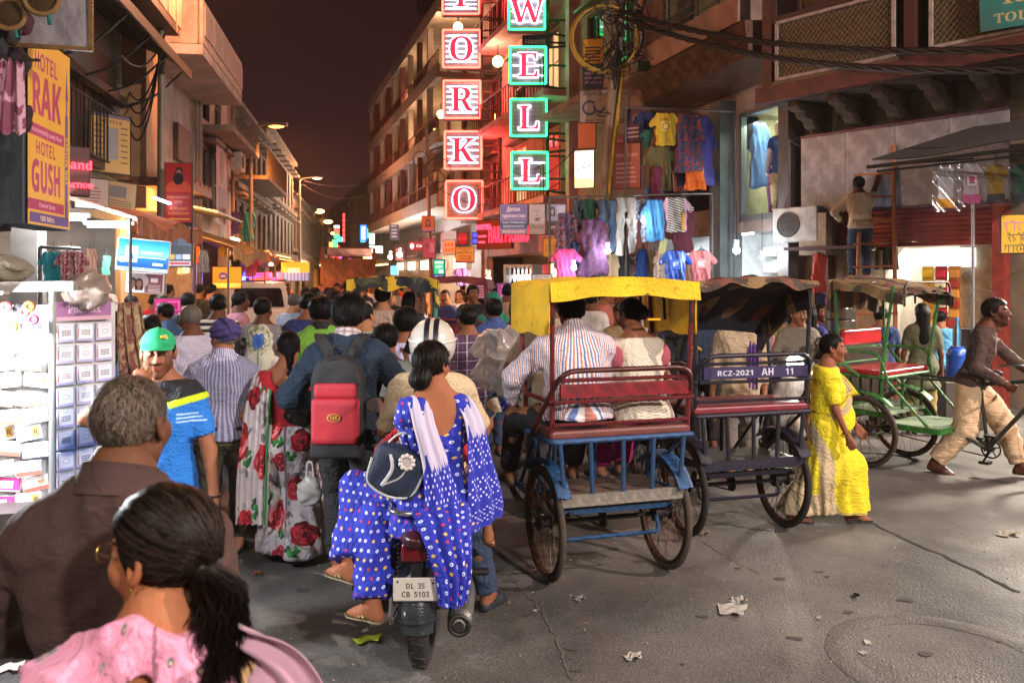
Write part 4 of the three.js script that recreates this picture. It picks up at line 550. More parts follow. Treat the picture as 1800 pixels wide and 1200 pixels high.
for(const[n,lab,x0,y0,x1,y1,Z,tx,col,bg,I]of[
['HOTEL','green glowing far sign reading hotel above a tall light column',523,366,543,378,60,0,'#2cff6a','#063a18',3.2],['','tall far light column of white, blue and pink panels',528,380,541,452,60,1,'#ffffff','#a0c8e0',2.6],['','small green vertical far sign beside the second lamp pole',511,336,518,363,46,2,'#50ffc0','#30d090',2.6],['','pale pink vertical far sign below the green one',511,391,519,412,47,3,'#ffd8e0','#ffc8d8',2.4],
['','far red and green stacked signs in the middle of the street',587,396,597,420,75,4,'#ff5040','#501010',3],['','far thin red vertical sign on a dark tower',602,374,607,426,80,5,'#ff4a40','#400a0a',3],['','far bright blue lens shaped sign over the street',633,395,645,424,62,6,'#80d0ff','#2060e0',3.4],['','far white shop board right of the blue lens sign',649,410,659,430,58,7,'#ffffff','#c0f0ee',2.2],['','far bright shop front light above the truck',649,432,673,445,52,8,'#ffffff','#e0fff8',2.6],['','amber far sign boxes low at the end of the street',541,432,548,446,70,9,'#ffd070','#ffc050',2.6]])
S('lit_sign',lab,'sign',x0,y0,x1,y1,Z,0,(c,w,h)=>{fillBg(c,w,h,bg);c.fillStyle=col;if(n)fit(c,n,w/2,h/2,w*.92,h*.8);if(tx===1){const q=['#f8e0f0','#3a8ad0','#e8f4ff','#70a0d8','#e8f4ff','#3a90d8','#d060e8','#ff60c0','#f0a0e0','#ff50a0'];q.forEach((k,i)=>{c.fillStyle=k;c.fillRect(w*.06,h*i/10+3,w*.88,h/10-5);});c.fillStyle='#fff';fit(c,'G',w/2,h*.66,w*.5,h*.12);}if(tx===4){c.fillStyle='#fff';c.fillRect(0,0,w,h*.2);c.fillStyle='#40ff80';c.fillRect(0,h*.66,w,h*.3);c.fillStyle='#ff5040';c.fillRect(0,h*.26,w,h*.34);}if(tx===5)for(let i=0;i<6;i++){c.fillRect(w*.1,h*(i/6+.02),w*.8,h*.13);}if(tx>5||tx===2||tx===3){c.fillStyle=col;c.fillRect(w*.2,h*.1,w*.6,h*.8);}},{lit:I,base:.1,W:64,d:.2});
{
for(const[x,y,Z,l,lab]of[[123,384,10,.32,'short white tube light behind the hotel sign'],[191,397,11,.5,'bright white tube light over a glass counter on the left']]){const g=thing('tube_light',lab,'lamp',P(x,y,Z),.3);part('housing',rbox(l+.1,.05,.06,.01,0,.04,0),M(0xcccccc,.5),g);part('tube',mv(rot(cyl(.022,.022,l),0,0,PI/2),0,0,.0),emis(0xd8f0ff,20),g);pointLight(0xdcecff,12,V(0,-.06,.08),3,g);}
const g=thing('bare_bulb','bare warm bulb glowing over the left stalls','lamp',P(313,398,14.2));part('glass_bulb',ball(.07),emis(0xffdba0,40),g);part('cap',cyl(.025,.03,.08,0,.09,0),M(0x444444),g);part('wire',bar([0,.1,0],[0,.8,0],.008),cableM,g);pointLight(0xffc070,22,V(0,0,0),4,g);
}
{
const aw=(label,u0,u1,f,y,out,m,dy)=>{const g=thing('canvas_awning',label,'awning',f.A,f.turn);part('canvas',sheet((u,v)=>V(lerp(u0,u1,u),y-dy*v+.05*sin(u*14)*v-.06*sin(u*PI*2),.1+out*v),30,8,.012,u1-u0,out),m,g);part('valance',sheet((u,v)=>V(lerp(u0,u1,u),y-dy-v*.22+.05*sin(u*14)-.06*sin(u*PI*2),.1+out+.015*sin(u*60)),60,3,.006,u1-u0,.2),m,g);part('pole',[bar([u0+.1,0,out],[u0+.1,y-dy,out],.02),bar([u1-.1,0,out],[u1-.1,y-dy,out],.02)],M(0x3a3028,.6),g);};
const f1=facade(leftAt(10),leftAt(14)),f2=facade(leftAt(14.4),leftAt(20)),f3=facade(leftAt(20),leftAt(25));
aw('orange brown canvas awning over the shops behind the screen',0,f1.L,f1,2.95,1.1,worn('#9a5f3e','#5a3624',.4,.7,.9),.35);aw('tan canvas awning with orange edge left of the police car',.2,f2.L,f2,2.9,1.5,worn('#b08a52','#6e4a28',.4,.8,.9),.5);aw('dark awning over the farthest left stalls',0,f3.L,f3,2.7,1.2,worn('#7a5a40','#3f2c20',.4,.8,.9),.3);
}
// ---------- right row ----------
const roofLine=(f,h,m,g)=>part('parapet',box(f.L,.5,.2,f.L/2,h+.25,-.1),m,g);
const cream=worn('#9a9090','#8d7a68',.35,2.5,.8),pinkWall=worn('#b08a92','#7d5c66',.4,2.5,.85),redRail=M(0x4a1820,.6);
{
const f=facade(rightAt(57.5),rightAt(36)),L=f.L,g=building('balcony_hotel','pale hotel with stacked balconies, red railings and globe lamps','building',f);
const holes=[],fl=[4.9,7.6,10.3,13];for(const y of fl.slice(0,3))for(let i=0;i<6;i++)holes.push([1.4+i*3.4,y+.1,2.5+i*3.4,y+2.1]);part('wall',wallGeo(L,15.5,holes,.3),cream,g);part('side_wall',box(.3,15.5,9,.15,7.75,-4.8),cream,g);
holes.forEach((r)=>windowPart(g,r,{m:M(0x6b1a22,.5),ny:2}));
for(const y of fl){part('slab',[box(L+.4,.24,2.0,L/2-.2,y,1.0)],cream,g);part('parapet',box(L+.4,.34,.12,L/2-.2,y+.28,1.95),cream,g);if(y<13)for(let i=0;i<9;i++){const u=i*L/9;part('balcony_railing',railing(L/9-.12,.62,9,.022).map((q)=>mv(q,u,y+.42,1.92)),redRail,g);part('pillar',box(.24,2.5,.24,u,y+1.36,1.8),i%2?redRail:cream,g);}}
for(const[px,py]of[[750,154],[740,170],[732,183],[762,232],[752,244],[733,264],[805,47],[775,201]]){const[u,y]=f.at(px,py,1.2),m=part('lamp_globe',ball(.19,u,y,1.2),emis(0xffd27a,14),g);part('lamp_stem',bar([u,y+.18,1.2],[u,y+.5,1.2],.02),cableM,m);}
for(const[px,py]of[[742,172],[752,246],[800,60]]){const[u,y]=f.at(px,py,1.2);pointLight(0xffc890,15,V(u,y+.1,1.5),8,g);}
part('shop_interior',box(L,3,.1,L/2,1.5,.05),worn('#a98a6a','#5d4632',.45,.7),g);
part('shop_lamp',[0,1,2,3,4].map((i)=>box(2.2,.5,.06,2.5+i*4.2,2.5,.3)),emis(0xffe8cc,2.5),g);const al=new THREE.RectAreaLight(0xffdcb8,26,18,1.2);al.position.set(L/2,2.4,.5);al.rotation.y=PI;al.name='lamp';g.add(al);
part('shop_sign',[0,1,2,3].map((i)=>box(3.4,.9,.1,3+i*5,3.5,.5)),worn('#6d4440','#3d2624',.4,1),g);
}
{
const f=facade(rightAt(36),rightAt(25.7)),L=f.L,g=building('pink_building','building washed pink by the red neon, with railed balconies','building',f);
const hs=[];for(const y of[4.6,7.8,11])for(let i=0;i<3;i++)hs.push([1+i*3.4,y,2.5+i*3.4,y+2]);part('wall',wallGeo(L,14,[...hs,[.4,0,L-.4,2.7]],.3),pinkWall,g);part('side_wall',box(.3,14,7,L-.15,7,-3.8),pinkWall,g);
hs.forEach((r,i)=>windowPart(g,r,{m:i%2?M(0x8a2030,.5):M(0xbfb3b0,.6),ny:2,nx:2,hood:1,pane:i%4===1?emis(0xffc080,.9):glassDark}));for(const y of[4.2,7.4,10.6]){part('balcony',[box(L,.2,1.0,L/2,y,.5)],pinkWall,g);part('balcony_railing',railing(L-.2,.95,34,.02).map((q)=>mv(q,.1,y+.1,.96)),M(0x3a1218,.5),g);}
const[lu,ly]=f.at(875,108,.6);const lm=part('lamp_globe',ball(.2,lu,ly,.6),emis(0xffd98a,14),g);pointLight(0xffc890,12,V(lu,ly,1.0),6,g);part('lamp_stem',bar([lu,ly,.6],[lu,ly+.6,.6],.02),cableM,lm);
const si=part('shop_interior',[box(L,2.8,.1,L/2,1.4,-1.8),box(L,.1,1.7,L/2,2.75,-.95)],worn('#c0aa88','#8a6b48',.4,.7),g);for(let i=0;i<5;i++)for(let j=0;j<3;j++)part('shelf_stock',rbox(1.1,.5,.3,.02,1.5+i*1.8,.5+j*.8,-1.5),M([0xd8d0c0,0xa0522d,0x708090,0xb03048][(i+j)%4],.6),si);
const al=new THREE.RectAreaLight(0xffe2b8,18,5,1.4);al.position.set(L/2+2,2.65,-.7);al.rotation.x=-PI/2;al.name='lamp';g.add(al);
}
{
const f=facade(rightAt(25.7),rightAt(20.6)),L=f.L,g=building('cafe_building','narrow building covered with printed boards behind the cable pole','building',f);
part('wall',wallGeo(L,12,[[.3,0,L-.3,2.9],[1,7.6,2.2,9.4],[3,7.4,4.2,9.6]],.3),worn('#a08a84','#6a5854',.4,2,.85),g);windowPart(g,[1,7.6,2.2,9.4],{ny:2,hood:1});windowPart(g,[3,7.4,4.2,9.6],{ny:2,hood:1});part('pilaster',[box(.3,12,.35,.1,6,.1),box(.3,12,.35,L-.2,6,.1)],pinkWall,g);part('balcony',box(L,.2,1.1,L/2,6.6,.5),pinkWall,g);
part('shop_interior',[box(L,3,.1,L/2,1.5,-2)],worn('#e8e2d8','#b7b0a4',.3,.8),g);
}
const fG=facade(rightAt(20.6),[5.1,-15]);
{
const f=fG,L=f.L,g=building('clothes_shop','clothes shop with an upstairs show window, metal canopy and steel railings','building',f);
const win=f.rect(1300,186,1386,386),uu=[.5,6.5,L-1.9,9.2];const op=[.25,0,L-.6,2.75],mid=[.45,3.3,win[0]-.75,5.3];
part('wall',wallGeo(L,12,[win,op,uu,mid],.1),worn('#8d7d76','#5d504c',.4,2,.8),g);
part('pillar',[box(.42,5.4,.5,win[0]-.35,2.7,.1)],worn('#59605f','#3b403f',.35,1.2,.5),g);part('pillar',box(.3,5.6,.4,L-.12,2.8,.1),worn('#5c534e','#352e2b',.4,1.2),g);part('pillar',box(.25,5.6,.35,.12,2.8,.08),worn('#8a7c74','#57493f',.4,1.2),g);
const cu=f.at(1212,130)[0];part('canopy',[mv(rot(extr([[0,0],[1.15,.1],[1.2,.72],[0,.8]],L-cu+.1),0,-PI/2,0),L+.1,5.55,-0.0).translate(0,0,0)],worn('#8a6a58','#4c342a',.5,.8,.38,.75),g);
const bal=part('balcony',box(L-.3,.5,1.15,L/2-.1,6.6,.55),worn('#a18478','#765c52',.4,1.2),g);for(let i=0;i<5;i++){part('post',bar([.3+i*(L-.8)/4,6.85,1.08],[.3+i*(L-.8)/4,7.85,1.08],.025),M(0x8a8784,.35,.8),bal);}for(let i=0;i<5;i++)part('rail',bar([.2,7.0+i*.2,1.08],[L-.5,7.0+i*.2,1.08],i===4?.03:.012),M(0x8f8a86,.3,.8),bal);
windowPart(g,uu,{m:M(0x6d6f6d,.4,.5),nx:3,z:-.15,pane:new THREE.MeshPhysicalMaterial({color:0x7f9a92,roughness:.15})});
const[a,b,c,d]=win,w=c-a,h=d-b;const sw=part('window',[box(.09,h,.12,a+.045,b+h/2,-.05),box(.09,h,.12,c-.045,b+h/2,-.05),box(w,.12,.12,a+w/2,b+.06,-.05),box(w,.09,.12,a+w/2,d-.045,-.05)],M(0x777d7c,.35,.6),g,'tall shop window with clothes on display');part('pane',box(w-.12,h-.18,.01,a+w/2,b+h/2,-.06),new THREE.MeshPhysicalMaterial({color:0xffffff,transmission:1,thickness:0,roughness:.02,ior:1.45}),sw);
const room=part('show_room',[box(w+1.6,h,.06,a+w/2+.3,b+h/2,-1.7),box(.06,h,1.5,a-.42,b+h/2,-.95),box(.06,h,1.5,c+1.0,b+h/2,-.95),box(w+1.6,.06,1.5,a+w/2+.3,b+.0,-.95),box(w+1.6,.06,1.5,a+w/2+.3,d+.02,-.95)],worn('#c8bf98','#a39a74',.2,1,.7),g);seed(4);for(let i=0;i<14;i++)part('hung_clothes',sheet((u,v)=>V(a-.25+i*.19+.16*u,b+.15+h*.86*(i%3?1:.7)*v*1.0,-1.5+.05*sin(u*12+i)),6,6,.01),cloth([0x3a2c5a,0x5a2a50,0x2a4a6a,0x7a3a6a,0x202028,0x8a4a7a,0x3a6a7a][i%7]),room);const al=new THREE.RectAreaLight(0xe6f6e0,34,1.6,.7);al.position.set(a+w/2,d-.08,-.5);al.rotation.x=-PI/2+.35;g.add(al);al.name='lamp';part('tube_lamp',mv(rot(cyl(.025,.025,1.1),0,0,PI/2),a+w/2,d-.1,-.8),emis(0xe6fff0,14),room);
const hall=part('shop_interior',[box(L+1,3,.1,L/2+.3,1.5,-3.2),box(.1,3,3,-.1,1.5,-1.7),box(L+1,.1,3,L/2+.3,3.0,-1.75),box(.1,3,2.8,L+.4,1.5,-1.75)],worn('#dcdedb','#b2b4b0',.25,1,.7),g);
seed(6);for(let i=0;i<8;i++)for(let j=0;j<6;j++)part('folded_stock',rbox(.5,.26,.3,.05,.5+i*.78,.5+j*.4,-3.0),cloth(pick([0xd8d4cc,0x9aa0a8,0x38404a,0xb87a6a,0xd9b0b8,0x6a4a3a,0xe8e4d8,0x5a6a7a])),hall);
for(const x of[1.5,3.6,5.2]){part('tube_lamp',mv(rot(cyl(.03,.03,1.2),0,0,PI/2),x,2.86,-1.4),emis(0xe8f4ff,22),hall);}for(const x of[1.8,4.4]){const al2=new THREE.RectAreaLight(0xeaf4ff,20,2.2,1.5);al2.position.set(x,2.8,-1.3);al2.rotation.x=-PI/2+.35;al2.name='lamp';g.add(al2);}
}
const fC=facade([5.1,-15],[9.6,-9.35]);
{
const f=fC,L=f.L,g=building('corner_building','old corner building with corbelled balcony over a red roller shutter','building',f);
const sh=f.rect(1468,372,1762,440),pan=f.rect(1470,440,1548,610),opn=f.rect(1580,440,1688,570);
const y0=2.36,uS0=sh[0],uS1=sh[2];
part('wall',wallGeo(L,11,[[uS0,0,uS1,4.2],[.25,0,uS0-.3,2.75],[.5,5.1,3.3,7.2],[3.8,5.1,L-2.6,7.2]],.3),worn('#8a7762','#5a4a3a',.45,2.2,.9),g);
part('back_wall',box(L,8,.1,L/2,4,-2.6),worn('#6a5a4a','#3d3028',.45,2,.9),g);
part('floor_beam',[box(L+.3,.26,.3,L/2,4.93,1.0)],worn('#5a2c28','#2b1614',.4,.7,.6),g);part('floor_slab',box(L+.3,.12,1.1,L/2,5.08,.5),worn('#6b5b48','#3c3026',.4,1),g);
for(const u of[.02,2.45,L-2.9])part('post',box(.16,3.4,.16,u,6.7,1.0),worn('#4a2420','#241210',.4,.6),g);part('top_rail',beam([0,6.15,1.0],[L-1.5,6.35,1.0],.09,.1),worn('#3a2220','#1c100f',.4,.6),g);
for(const[u0,u1]of[[.2,2.2],[2.75,L-3.1]]){const fr=part('trellis',[box(.05,.95,.05,u0,5.62,1.04),box(.05,.95,.05,u1,5.62,1.04),box(u1-u0,.05,.05,(u0+u1)/2,6.1,1.04),box(u1-u0,.05,.05,(u0+u1)/2,5.16,1.04)],worn('#a99a94','#6a5c54',.3,.5),g);const ls=[];for(let i=-8;i<(u1-u0)/.09;i++)for(const s of[1,-1]){const p0=u0+i*.09+(s<0?.8:0),p1=p0+s*.8,c0=clamp(p0,u0,u1),c1=clamp(p1,u0,u1);if(abs(c1-c0)>.04)ls.push(beam([c0,5.18+abs(c0-p0)/.8*.9,1.03+s*.006],[c1,5.18+abs(c1-p0)/.8*.9,1.03+s*.006],.012,.008));}part('lattice',ls,worn('#7a6a50','#4a3d2c',.4,.4),fr,null,'stuff');part('backing',box(u1-u0,.9,.015,(u0+u1)/2,5.62,.98),worn('#6a5838','#453820',.4,.5,.9),fr);}
const cor=(u)=>{const pts=[[0,0],[.9,0],[.92,-.08],[.84,-.14],[.7,-.15],[.66,-.24],[.48,-.27],[.4,-.38],[.2,-.42],[.14,-.5],[0,-.52]];return mv(rot(extr(pts,.16,.02),0,-PI/2,0),u,4.78,.02);};for(let i=0;i<10;i++)part('corbel',cor(.5+i*.72),worn('#5c4a3a','#2d231a',.45,.4,.9),g);
part('soffit',box(L,.06,.95,L/2,4.82,.5),worn('#4a3c30','#231a15',.4,.8,.9),g);
const pu0=f.at(1408,300,.34)[0],pu1=f.at(1775,300,.34)[0];for(let i=0;i<4;i++)part('metal_sheet',box((pu1-pu0)/4-.008,1.26,.03,pu0+(i+.5)*(pu1-pu0)/4,3.62,.32+(i%2)*.006),worn('#9298a0','#62646c',.45,.9,.42,.3,.004),g);part('sheet_trim',[box(pu1-pu0,.04,.05,(pu0+pu1)/2,4.27,.33),box(pu1-pu0,.04,.05,(pu0+pu1)/2,2.97,.33)],worn('#4d3a4c','#2a2028',.4,.5,.4,.5),g);
const n=9;for(let i=0;i<n;i++)part('shutter_slat',rbox(uS1-uS0-.1,.072,.05,.012,(uS0+uS1)/2,2.4+i*.074,.1),worn('#8a2f2c','#5c1c1b',.35,.6,.5,.2),g);
part('door_post',box(.16,2.98,.2,uS0-.05,1.49,.16),worn('#5a2420','#301311',.4,.5),g);part('door_post',box(.16,2.98,.2,uS1+.05,1.49,.16),worn('#9a3a30','#6a2420',.35,.5),g);
part('plywood_panel',box(pan[2]-pan[0],2.3,.05,(pan[0]+pan[2])/2,1.17,-.05),worn('#c6b08c','#8d7654',.35,.9,.7),g);part('plywood_panel',box(uS1-opn[2],1.25,.05,(uS1+opn[2])/2,1.74,-.02),worn('#cbb796','#94805f',.35,.9,.7),g);part('dado',box(uS1-opn[2]+.1,1.1,.3,(uS1+opn[2])/2,.55,-.1),worn('#3f4145','#26272a',.35,.8,.6),g);
const sp=part('shop_interior',[box(opn[2]-opn[0]+1,2.5,.1,(opn[0]+opn[2])/2,1.25,-1.7),box(.06,2.5,1.6,opn[0]-.3,1.25,-.9),box(.06,2.5,1.6,opn[2]+.3,1.25,-.9),box(opn[2]-opn[0]+.6,.06,1.6,(opn[0]+opn[2])/2,2.4,-.9)],worn('#d9d4c8','#aaa394',.3,.8),g);
seed(8);for(let j=0;j<6;j++){part('shelf',box(opn[2]-opn[0]+.4,.025,.3,(opn[0]+opn[2])/2,.7+j*.27,-1.5),M(0xb9b2a4,.6),sp);for(let i=0;i<11;i++)part('goods',rbox(rr(.06,.13),rr(.1,.22),.12,.015,opn[0]+.02+i*(opn[2]-opn[0])/10.5,.7+j*.27+.12,-1.45),M(pick([0xc02030,0xe8e0d0,0x2050a0,0xe0a020,0x30804a,0xd86a9a,0x6a3a20,0x90b8d0]),.45),sp);}
for(let k=0;k<3;k++){const s=part('packet_strip',box(.17,1.1,.02,opn[2]-.42+k*.2,1.5,.12),M([0xc9a018,0xa01828,0xb87a28][k],.4),sp);for(let i=0;i<7;i++)part('packet',rbox(.15,.12,.05,.02,opn[2]-.42+k*.2,1.03+i*.15,.15),M([[0xe0b818,0xc82030,0xd89a40],[0xd8a010,0xe8d8b0,0xa83020]][i%2][k],.35),s);}
part('shop_board',box(.9,.28,.04,opn[0]+.75,2.18,.06),emis(0xf4f8ff,1.6),sp).name='lit_sign';part('cloth_roll',box(.3,1.3,.1,pan[0]-.35,1.75,-.2),cloth(0xb8402e),g);
const al=new THREE.RectAreaLight(0xfff0d8,15,2.0,1.0);al.position.set((opn[0]+opn[2])/2,2.34,-.7);al.rotation.x=-PI/2+.5;al.name='lamp';g.add(al);part('tube_lamp',mv(rot(cyl(.025,.025,1.2),0,0,PI/2),(opn[0]+opn[2])/2,2.3,-1.2),emis(0xfff6e4,16),sp);
{const l=new THREE.SpotLight(0xfff2e0,140,0,1.15,.7);l.position.set(L*.74,2.72,1.3);l.target.position.set(L*.74-.3,0,3.2);l.shadow.radius=18;l.castShadow=true;l.name='lamp';g.add(l,l.target);}const bb=part('bulb_lamp',ball(.07,L*.74,2.75,1.3),emis(0xfff2e0,25),g);part('wire',bar([L*.74,2.8,1.3],[L*.74,3.1,.4],.008),cableM,bb);
acUnit(g,f.at(1400,400,.3)[0]+.1,2.78,.35,1.05);part('tin_cabinet',box(.5,.7,.4,f.at(1440,410,.3)[0],2.6,.3),worn('#9a8468','#5d4a36',.4,.5),g);part('steel_shelf',box(1.3,.05,.6,.75,2.36,.4),worn('#4a2a24','#2a1512',.4,.5),g);
const p=part('painted_sign',box(f.at(1800,10,1.1)[0]-f.at(1567,10,1.1)[0]+.9,1.1,.06,(f.at(1567,10,1.1)[0]+f.at(1800,10,1.1)[0])/2+.5,7.05,1.12),M(0x2f5f52,.7),g);const fc=part('face',plane(f.at(1800,10,1.1)[0]-f.at(1567,10,1.1)[0]+.88,1.06),printed(512,256,(c,w,h)=>{fillBg(c,w,h,'#2f5f52');c.fillStyle='#a99a80';fit(c,'A C C O U N T S',w*.5,h*.74,w*.6,h*.26);}),p);fc.position.set((f.at(1567,10,1.1)[0]+f.at(1800,10,1.1)[0])/2+.5,7.05,1.155);
const uB=f.at(1722,80,1.2)[0];part('banner',sheet((u,v)=>V(uB+u*1.9,5.2+v*1.25-.1*u,1.16+.03*sin(u*9+v*5)),24,16,.006),printed(256,160,(c,w,h)=>{fillBg(c,w,h,'#a39a86');c.fillStyle='#2f6f68';c.fillRect(0,h*.45,w,h*.55);fit(c,'E J',w*.35,h*.25,w*.3,h*.3,'normal');c.fillStyle='#b9a06a';fit(c,'RE V',w*.35,h*.66,w*.4,h*.22,'bold','serif');fit(c,'TOUR DESK',w*.4,h*.88,w*.6,h*.14,'bold','serif');}),g);
}
farHouse('dark tall house right of the far street, beyond the balcony hotel',facade(rightAt(74),rightAt(57.6)),9.6,plasterDark,6,3,{light:14});
farHouse('farthest dark house on the right side, closing the street',facade(rightAt(112),rightAt(74.2)),10.5,plasterDark,10,3,{light:8});
// ---------- neon letter columns ----------
const serifF=await new FontLoader().loadAsync('fonts/droid/droid_serif_bold.typeface.json');
function neonBox(ch,px,py,Z,wpx,frameCol,letterCol,tubes,label,group,side){
const w=wpx/F*Z,c=P(px,py,Z),g=thing('neon_letter_box',label,'neon sign',c,0,group),e=w/2;
part('case',rbox(w,w*1.02,.28,.02,0,0,-.16),worn('#5a4650','#30242a',.3,.6,.5),g);
for(let i=0;i<9;i++)part('backing_slat',box(w*.94,w*.1,.02,0,(i-4)*w*.107,-.012+(i%2)*.004),worn('#9a8f9a','#6f6470',.3,.5,.45),g);
const fr=.045*w/1.2;part('neon_frame',[[-1,-1,1,-1],[1,-1,1,1],[1,1,-1,1],[-1,1,-1,-1]].map(([a,b,x,y])=>bar([a*e*.93,b*e*.95,.05],[x*e*.93,y*e*.95,.05],fr*.62)),emis(frameCol,frameCol===0xff4a3c?8:4.5),g);
if(tubes)for(let i=0;i<tubes;i++){const y=(i-(tubes-1)/2)*w*.76/tubes*1.05;part('neon_tube',mv(rot(cyl(.016,.016,w*.78),0,0,PI/2),0,y,.035),emis(0xdcecff,9),g);}
const L=(s,z,col,I,grow)=>{const t=new TextGeometry(ch,{font:serifF,size:w*.62,depth:.02,curveSegments:8,bevelEnabled:grow>0,bevelSize:grow,bevelThickness:.005,bevelSegments:1});t.computeBoundingBox();const b=t.boundingBox;part(s,mv(std(t),-(b.min.x+b.max.x)/2,-(b.min.y+b.max.y)/2,z),emis(col,I),g);};
L('neon_outline',.05,0xf2eaff,5,w*.02);L('neon_letter',.085,letterCol,2.6,0);
pointLight(frameCol,frameCol===0xff4a3c?9:.7,V(e+.2,0,.1),4,g);const al=new THREE.RectAreaLight(frameCol,frameCol===0xff4a3c?4:1.2,w,w);al.position.set(0,0,.13);al.rotation.y=PI;al.name='lamp';g.add(al);
part('bracket',[bar([e,w*.5,-.2],[e+side,w*.5+.1,-.3],.04),bar([e,-w*.5,-.2],[e+side,-w*.5-.1,-.3],.04)],M(0x1d1215,.6),g);
}
[['T',810,-8,7],['O',811,86,6],['R',812,175,6],['K',814,264,5],['O',816,351,0]].forEach(([c,x,y,t],i)=>neonBox(c,x,y,33,69,0xff4a3c,0xff1830,t,['red framed neon box with the letter T, cut off at the top','red framed neon box with the upper letter O','red framed neon box with the letter R','red framed neon box with the letter K','red framed neon box with the lowest letter O'][i],'letter boxes of the red neon column',1.1));
[['W',926,20,3],['E',928,115,3],['L',929,207,0],['L',931,300,2]].forEach(([c,x,y,t],i)=>neonBox(c,x,y,26,68,0x30ff88,0xff2038,t,['green framed neon box with the letter W, cut off at the top','green framed neon box with the letter E','green framed neon box with the upper letter L','green framed neon box with the lowest letter L'][i],'letter boxes of the green neon column',.75));
for(const[x,Z,lab,h]of[[862,33.3,'dark ladder shaped iron frame carrying the red neon boxes',16],[982,26.3,'dark ladder shaped iron frame carrying the green neon boxes',14]]){const p=P(x,485,Z),g=thing('sign_frame',lab,'iron frame',[p.x,0,p.z]);part('post',bar([-.35,3.8,0],[-.35,h,0],.06),M(0x1d1517,.6),g);part('post',bar([.35,3.8,0],[.35,h,0],.06),M(0x1d1517,.6),g);for(let i=0;i<16;i++)part('rung',bar([-.35,4.2+i*.7,0],[.9,4.2+i*.7,-.2],.035),M(0x1d1517,.6),g);}
// ---------- signs of the right side ----------
{
const g=S('neon_sign','long dark board with tall red neon lettering under the red letter boxes','neon sign',838,386,902,438,29,-.75,(c,w,h)=>fillBg(c,w,h,'#5a1420'),{k:.75,d:.14,side:M(0x3a0d14,.6),light:3,lc:0xff4050});
const t1=std(new TextGeometry('HOTEL',{font:sansF,size:.17,depth:.02,curveSegments:3}));part('neon_letters',mv(t1,-.78,.18,.1),emis(0xff3048,6),g);const t2=std(new TextGeometry('HARI PIORKO',{font:sansF,size:.34,depth:.02,curveSegments:3}).scale(.62,1.6,1));part('neon_letters',mv(t2,-.22,-.28,.1),emis(0xff2038,5),g);part('neon_bars',[box(.45,.05,.02,-.55,-.05,.1),box(.38,.05,.02,-.58,-.25,.1)],emis(0xff3048,6),g);
}
S('travel_sign','violet travel agency board with Cyrillic lettering','sign',878,358,928,413,18.5,-.05,(c,w,h)=>{fillBg(c,w,h,'#6f6aa8');c.strokeStyle='#a9a6d0';c.lineWidth=3;c.strokeRect(5,5,w-10,h*.5);c.fillStyle='#d9d6ec';fit(c,'Дипак',w/2,h*.16,w*.5,h*.2);fit(c,'турагентство',w/2,h*.38,w*.86,h*.17);c.fillStyle='#2f4a8c';c.fillRect(w*.04,h*.54,w*.92,h*.26);c.fillStyle='#c9d0e8';fit(c,'TOURIST INFORMATION &',w/2,h*.61,w*.86,h*.1);fit(c,'RESERVATION OFFICE',w/2,h*.73,w*.78,h*.1);c.fillStyle='#8a7a9c';c.fillRect(0,h*.83,w,h*.17);c.fillStyle='#d0c4d8';fit(c,'MONEY EXCHANGE',w/2,h*.91,w*.8,h*.1);});
S('cafe_sign','grey cafe board with a cup drawing, right of the violet board','sign',929,358,959,413,18.5,-.05,(c,w,h)=>{fillBg(c,w,h,'#a9a3b4');c.fillStyle='#3a3642';c.strokeStyle='#3a3642';c.lineWidth=8;fit(c,'SINCE',w/2,h*.22,w*.4,h*.06,'normal');c.beginPath();c.ellipse(w*.5,h*.46,w*.14,h*.07,0,0,3.2);c.fill();c.fillRect(w*.34,h*.54,w*.34,h*.02);c.beginPath();c.arc(w*.66,h*.47,w*.06,0,7);c.stroke();c.beginPath();c.moveTo(w*.48,h*.4);c.quadraticCurveTo(w*.56,h*.36,w*.48,h*.32);c.stroke();fit(c,'The Cafe',w/2,h*.76,w*.84,h*.15,'italic','serif');});
S('shirt_poster','dark poster of a long haired woman between the cafe board and the dresses','poster',960,358,996,413,18.6,-.05,(c,w,h)=>{fillBg(c,w,h,'#4a4658');c.fillStyle='#8f98c0';c.fillRect(0,0,w,h*.55);face_(c,w*.3,h*.22,w*.22,'#9a96b0','#26222e',1);c.fillStyle='#b4bce0';c.fillRect(w*.55,h*.05,w*.4,h*.45);c.fillStyle='#e0e0e8';fit(c,'bib t',w*.4,h*.76,w*.5,h*.12);});
S('portrait_poster','orange portrait poster of a woman, upper of two on the thin pole','poster',741,379,764,407,24,0,(c,w,h)=>{fillBg(c,w,h,'#e0702c');face_(c,w*.5,h*.42,w*.3,'#c9788a','#3a1a2a',1);c.fillStyle='#d87a90';c.fillRect(0,h*.8,w,h*.2);});
S('portrait_poster','pink portrait poster of a man, lower of two on the thin pole','poster',743,419,766,454,24,0,(c,w,h)=>{fillBg(c,w,h,'#d0587a');face_(c,w*.3,h*.42,w*.24,'#c06a80','#4a1a30');c.fillStyle='#e890a8';c.fillRect(w*.55,h*.2,w*.35,h*.5);});
{const p=P(752,400,24.2),g=thing('thin_pole','thin leaning pole that carries the two portrait posters','pole',[p.x,0,p.z]);part('shaft',bar([.15,0,0],[-.05,6.2,0],.06,.05),worn('#8a6a62','#4a3630',.4,.5),g);part('cable_loops',[mv(torus(.35,.014,20,5),.3,4.9,.05),mv(torus(.28,.012,20,5),.22,4.6,.1),mv(torus(.22,.012,20,5),-.2,5.2,.06)],cableM,g);}
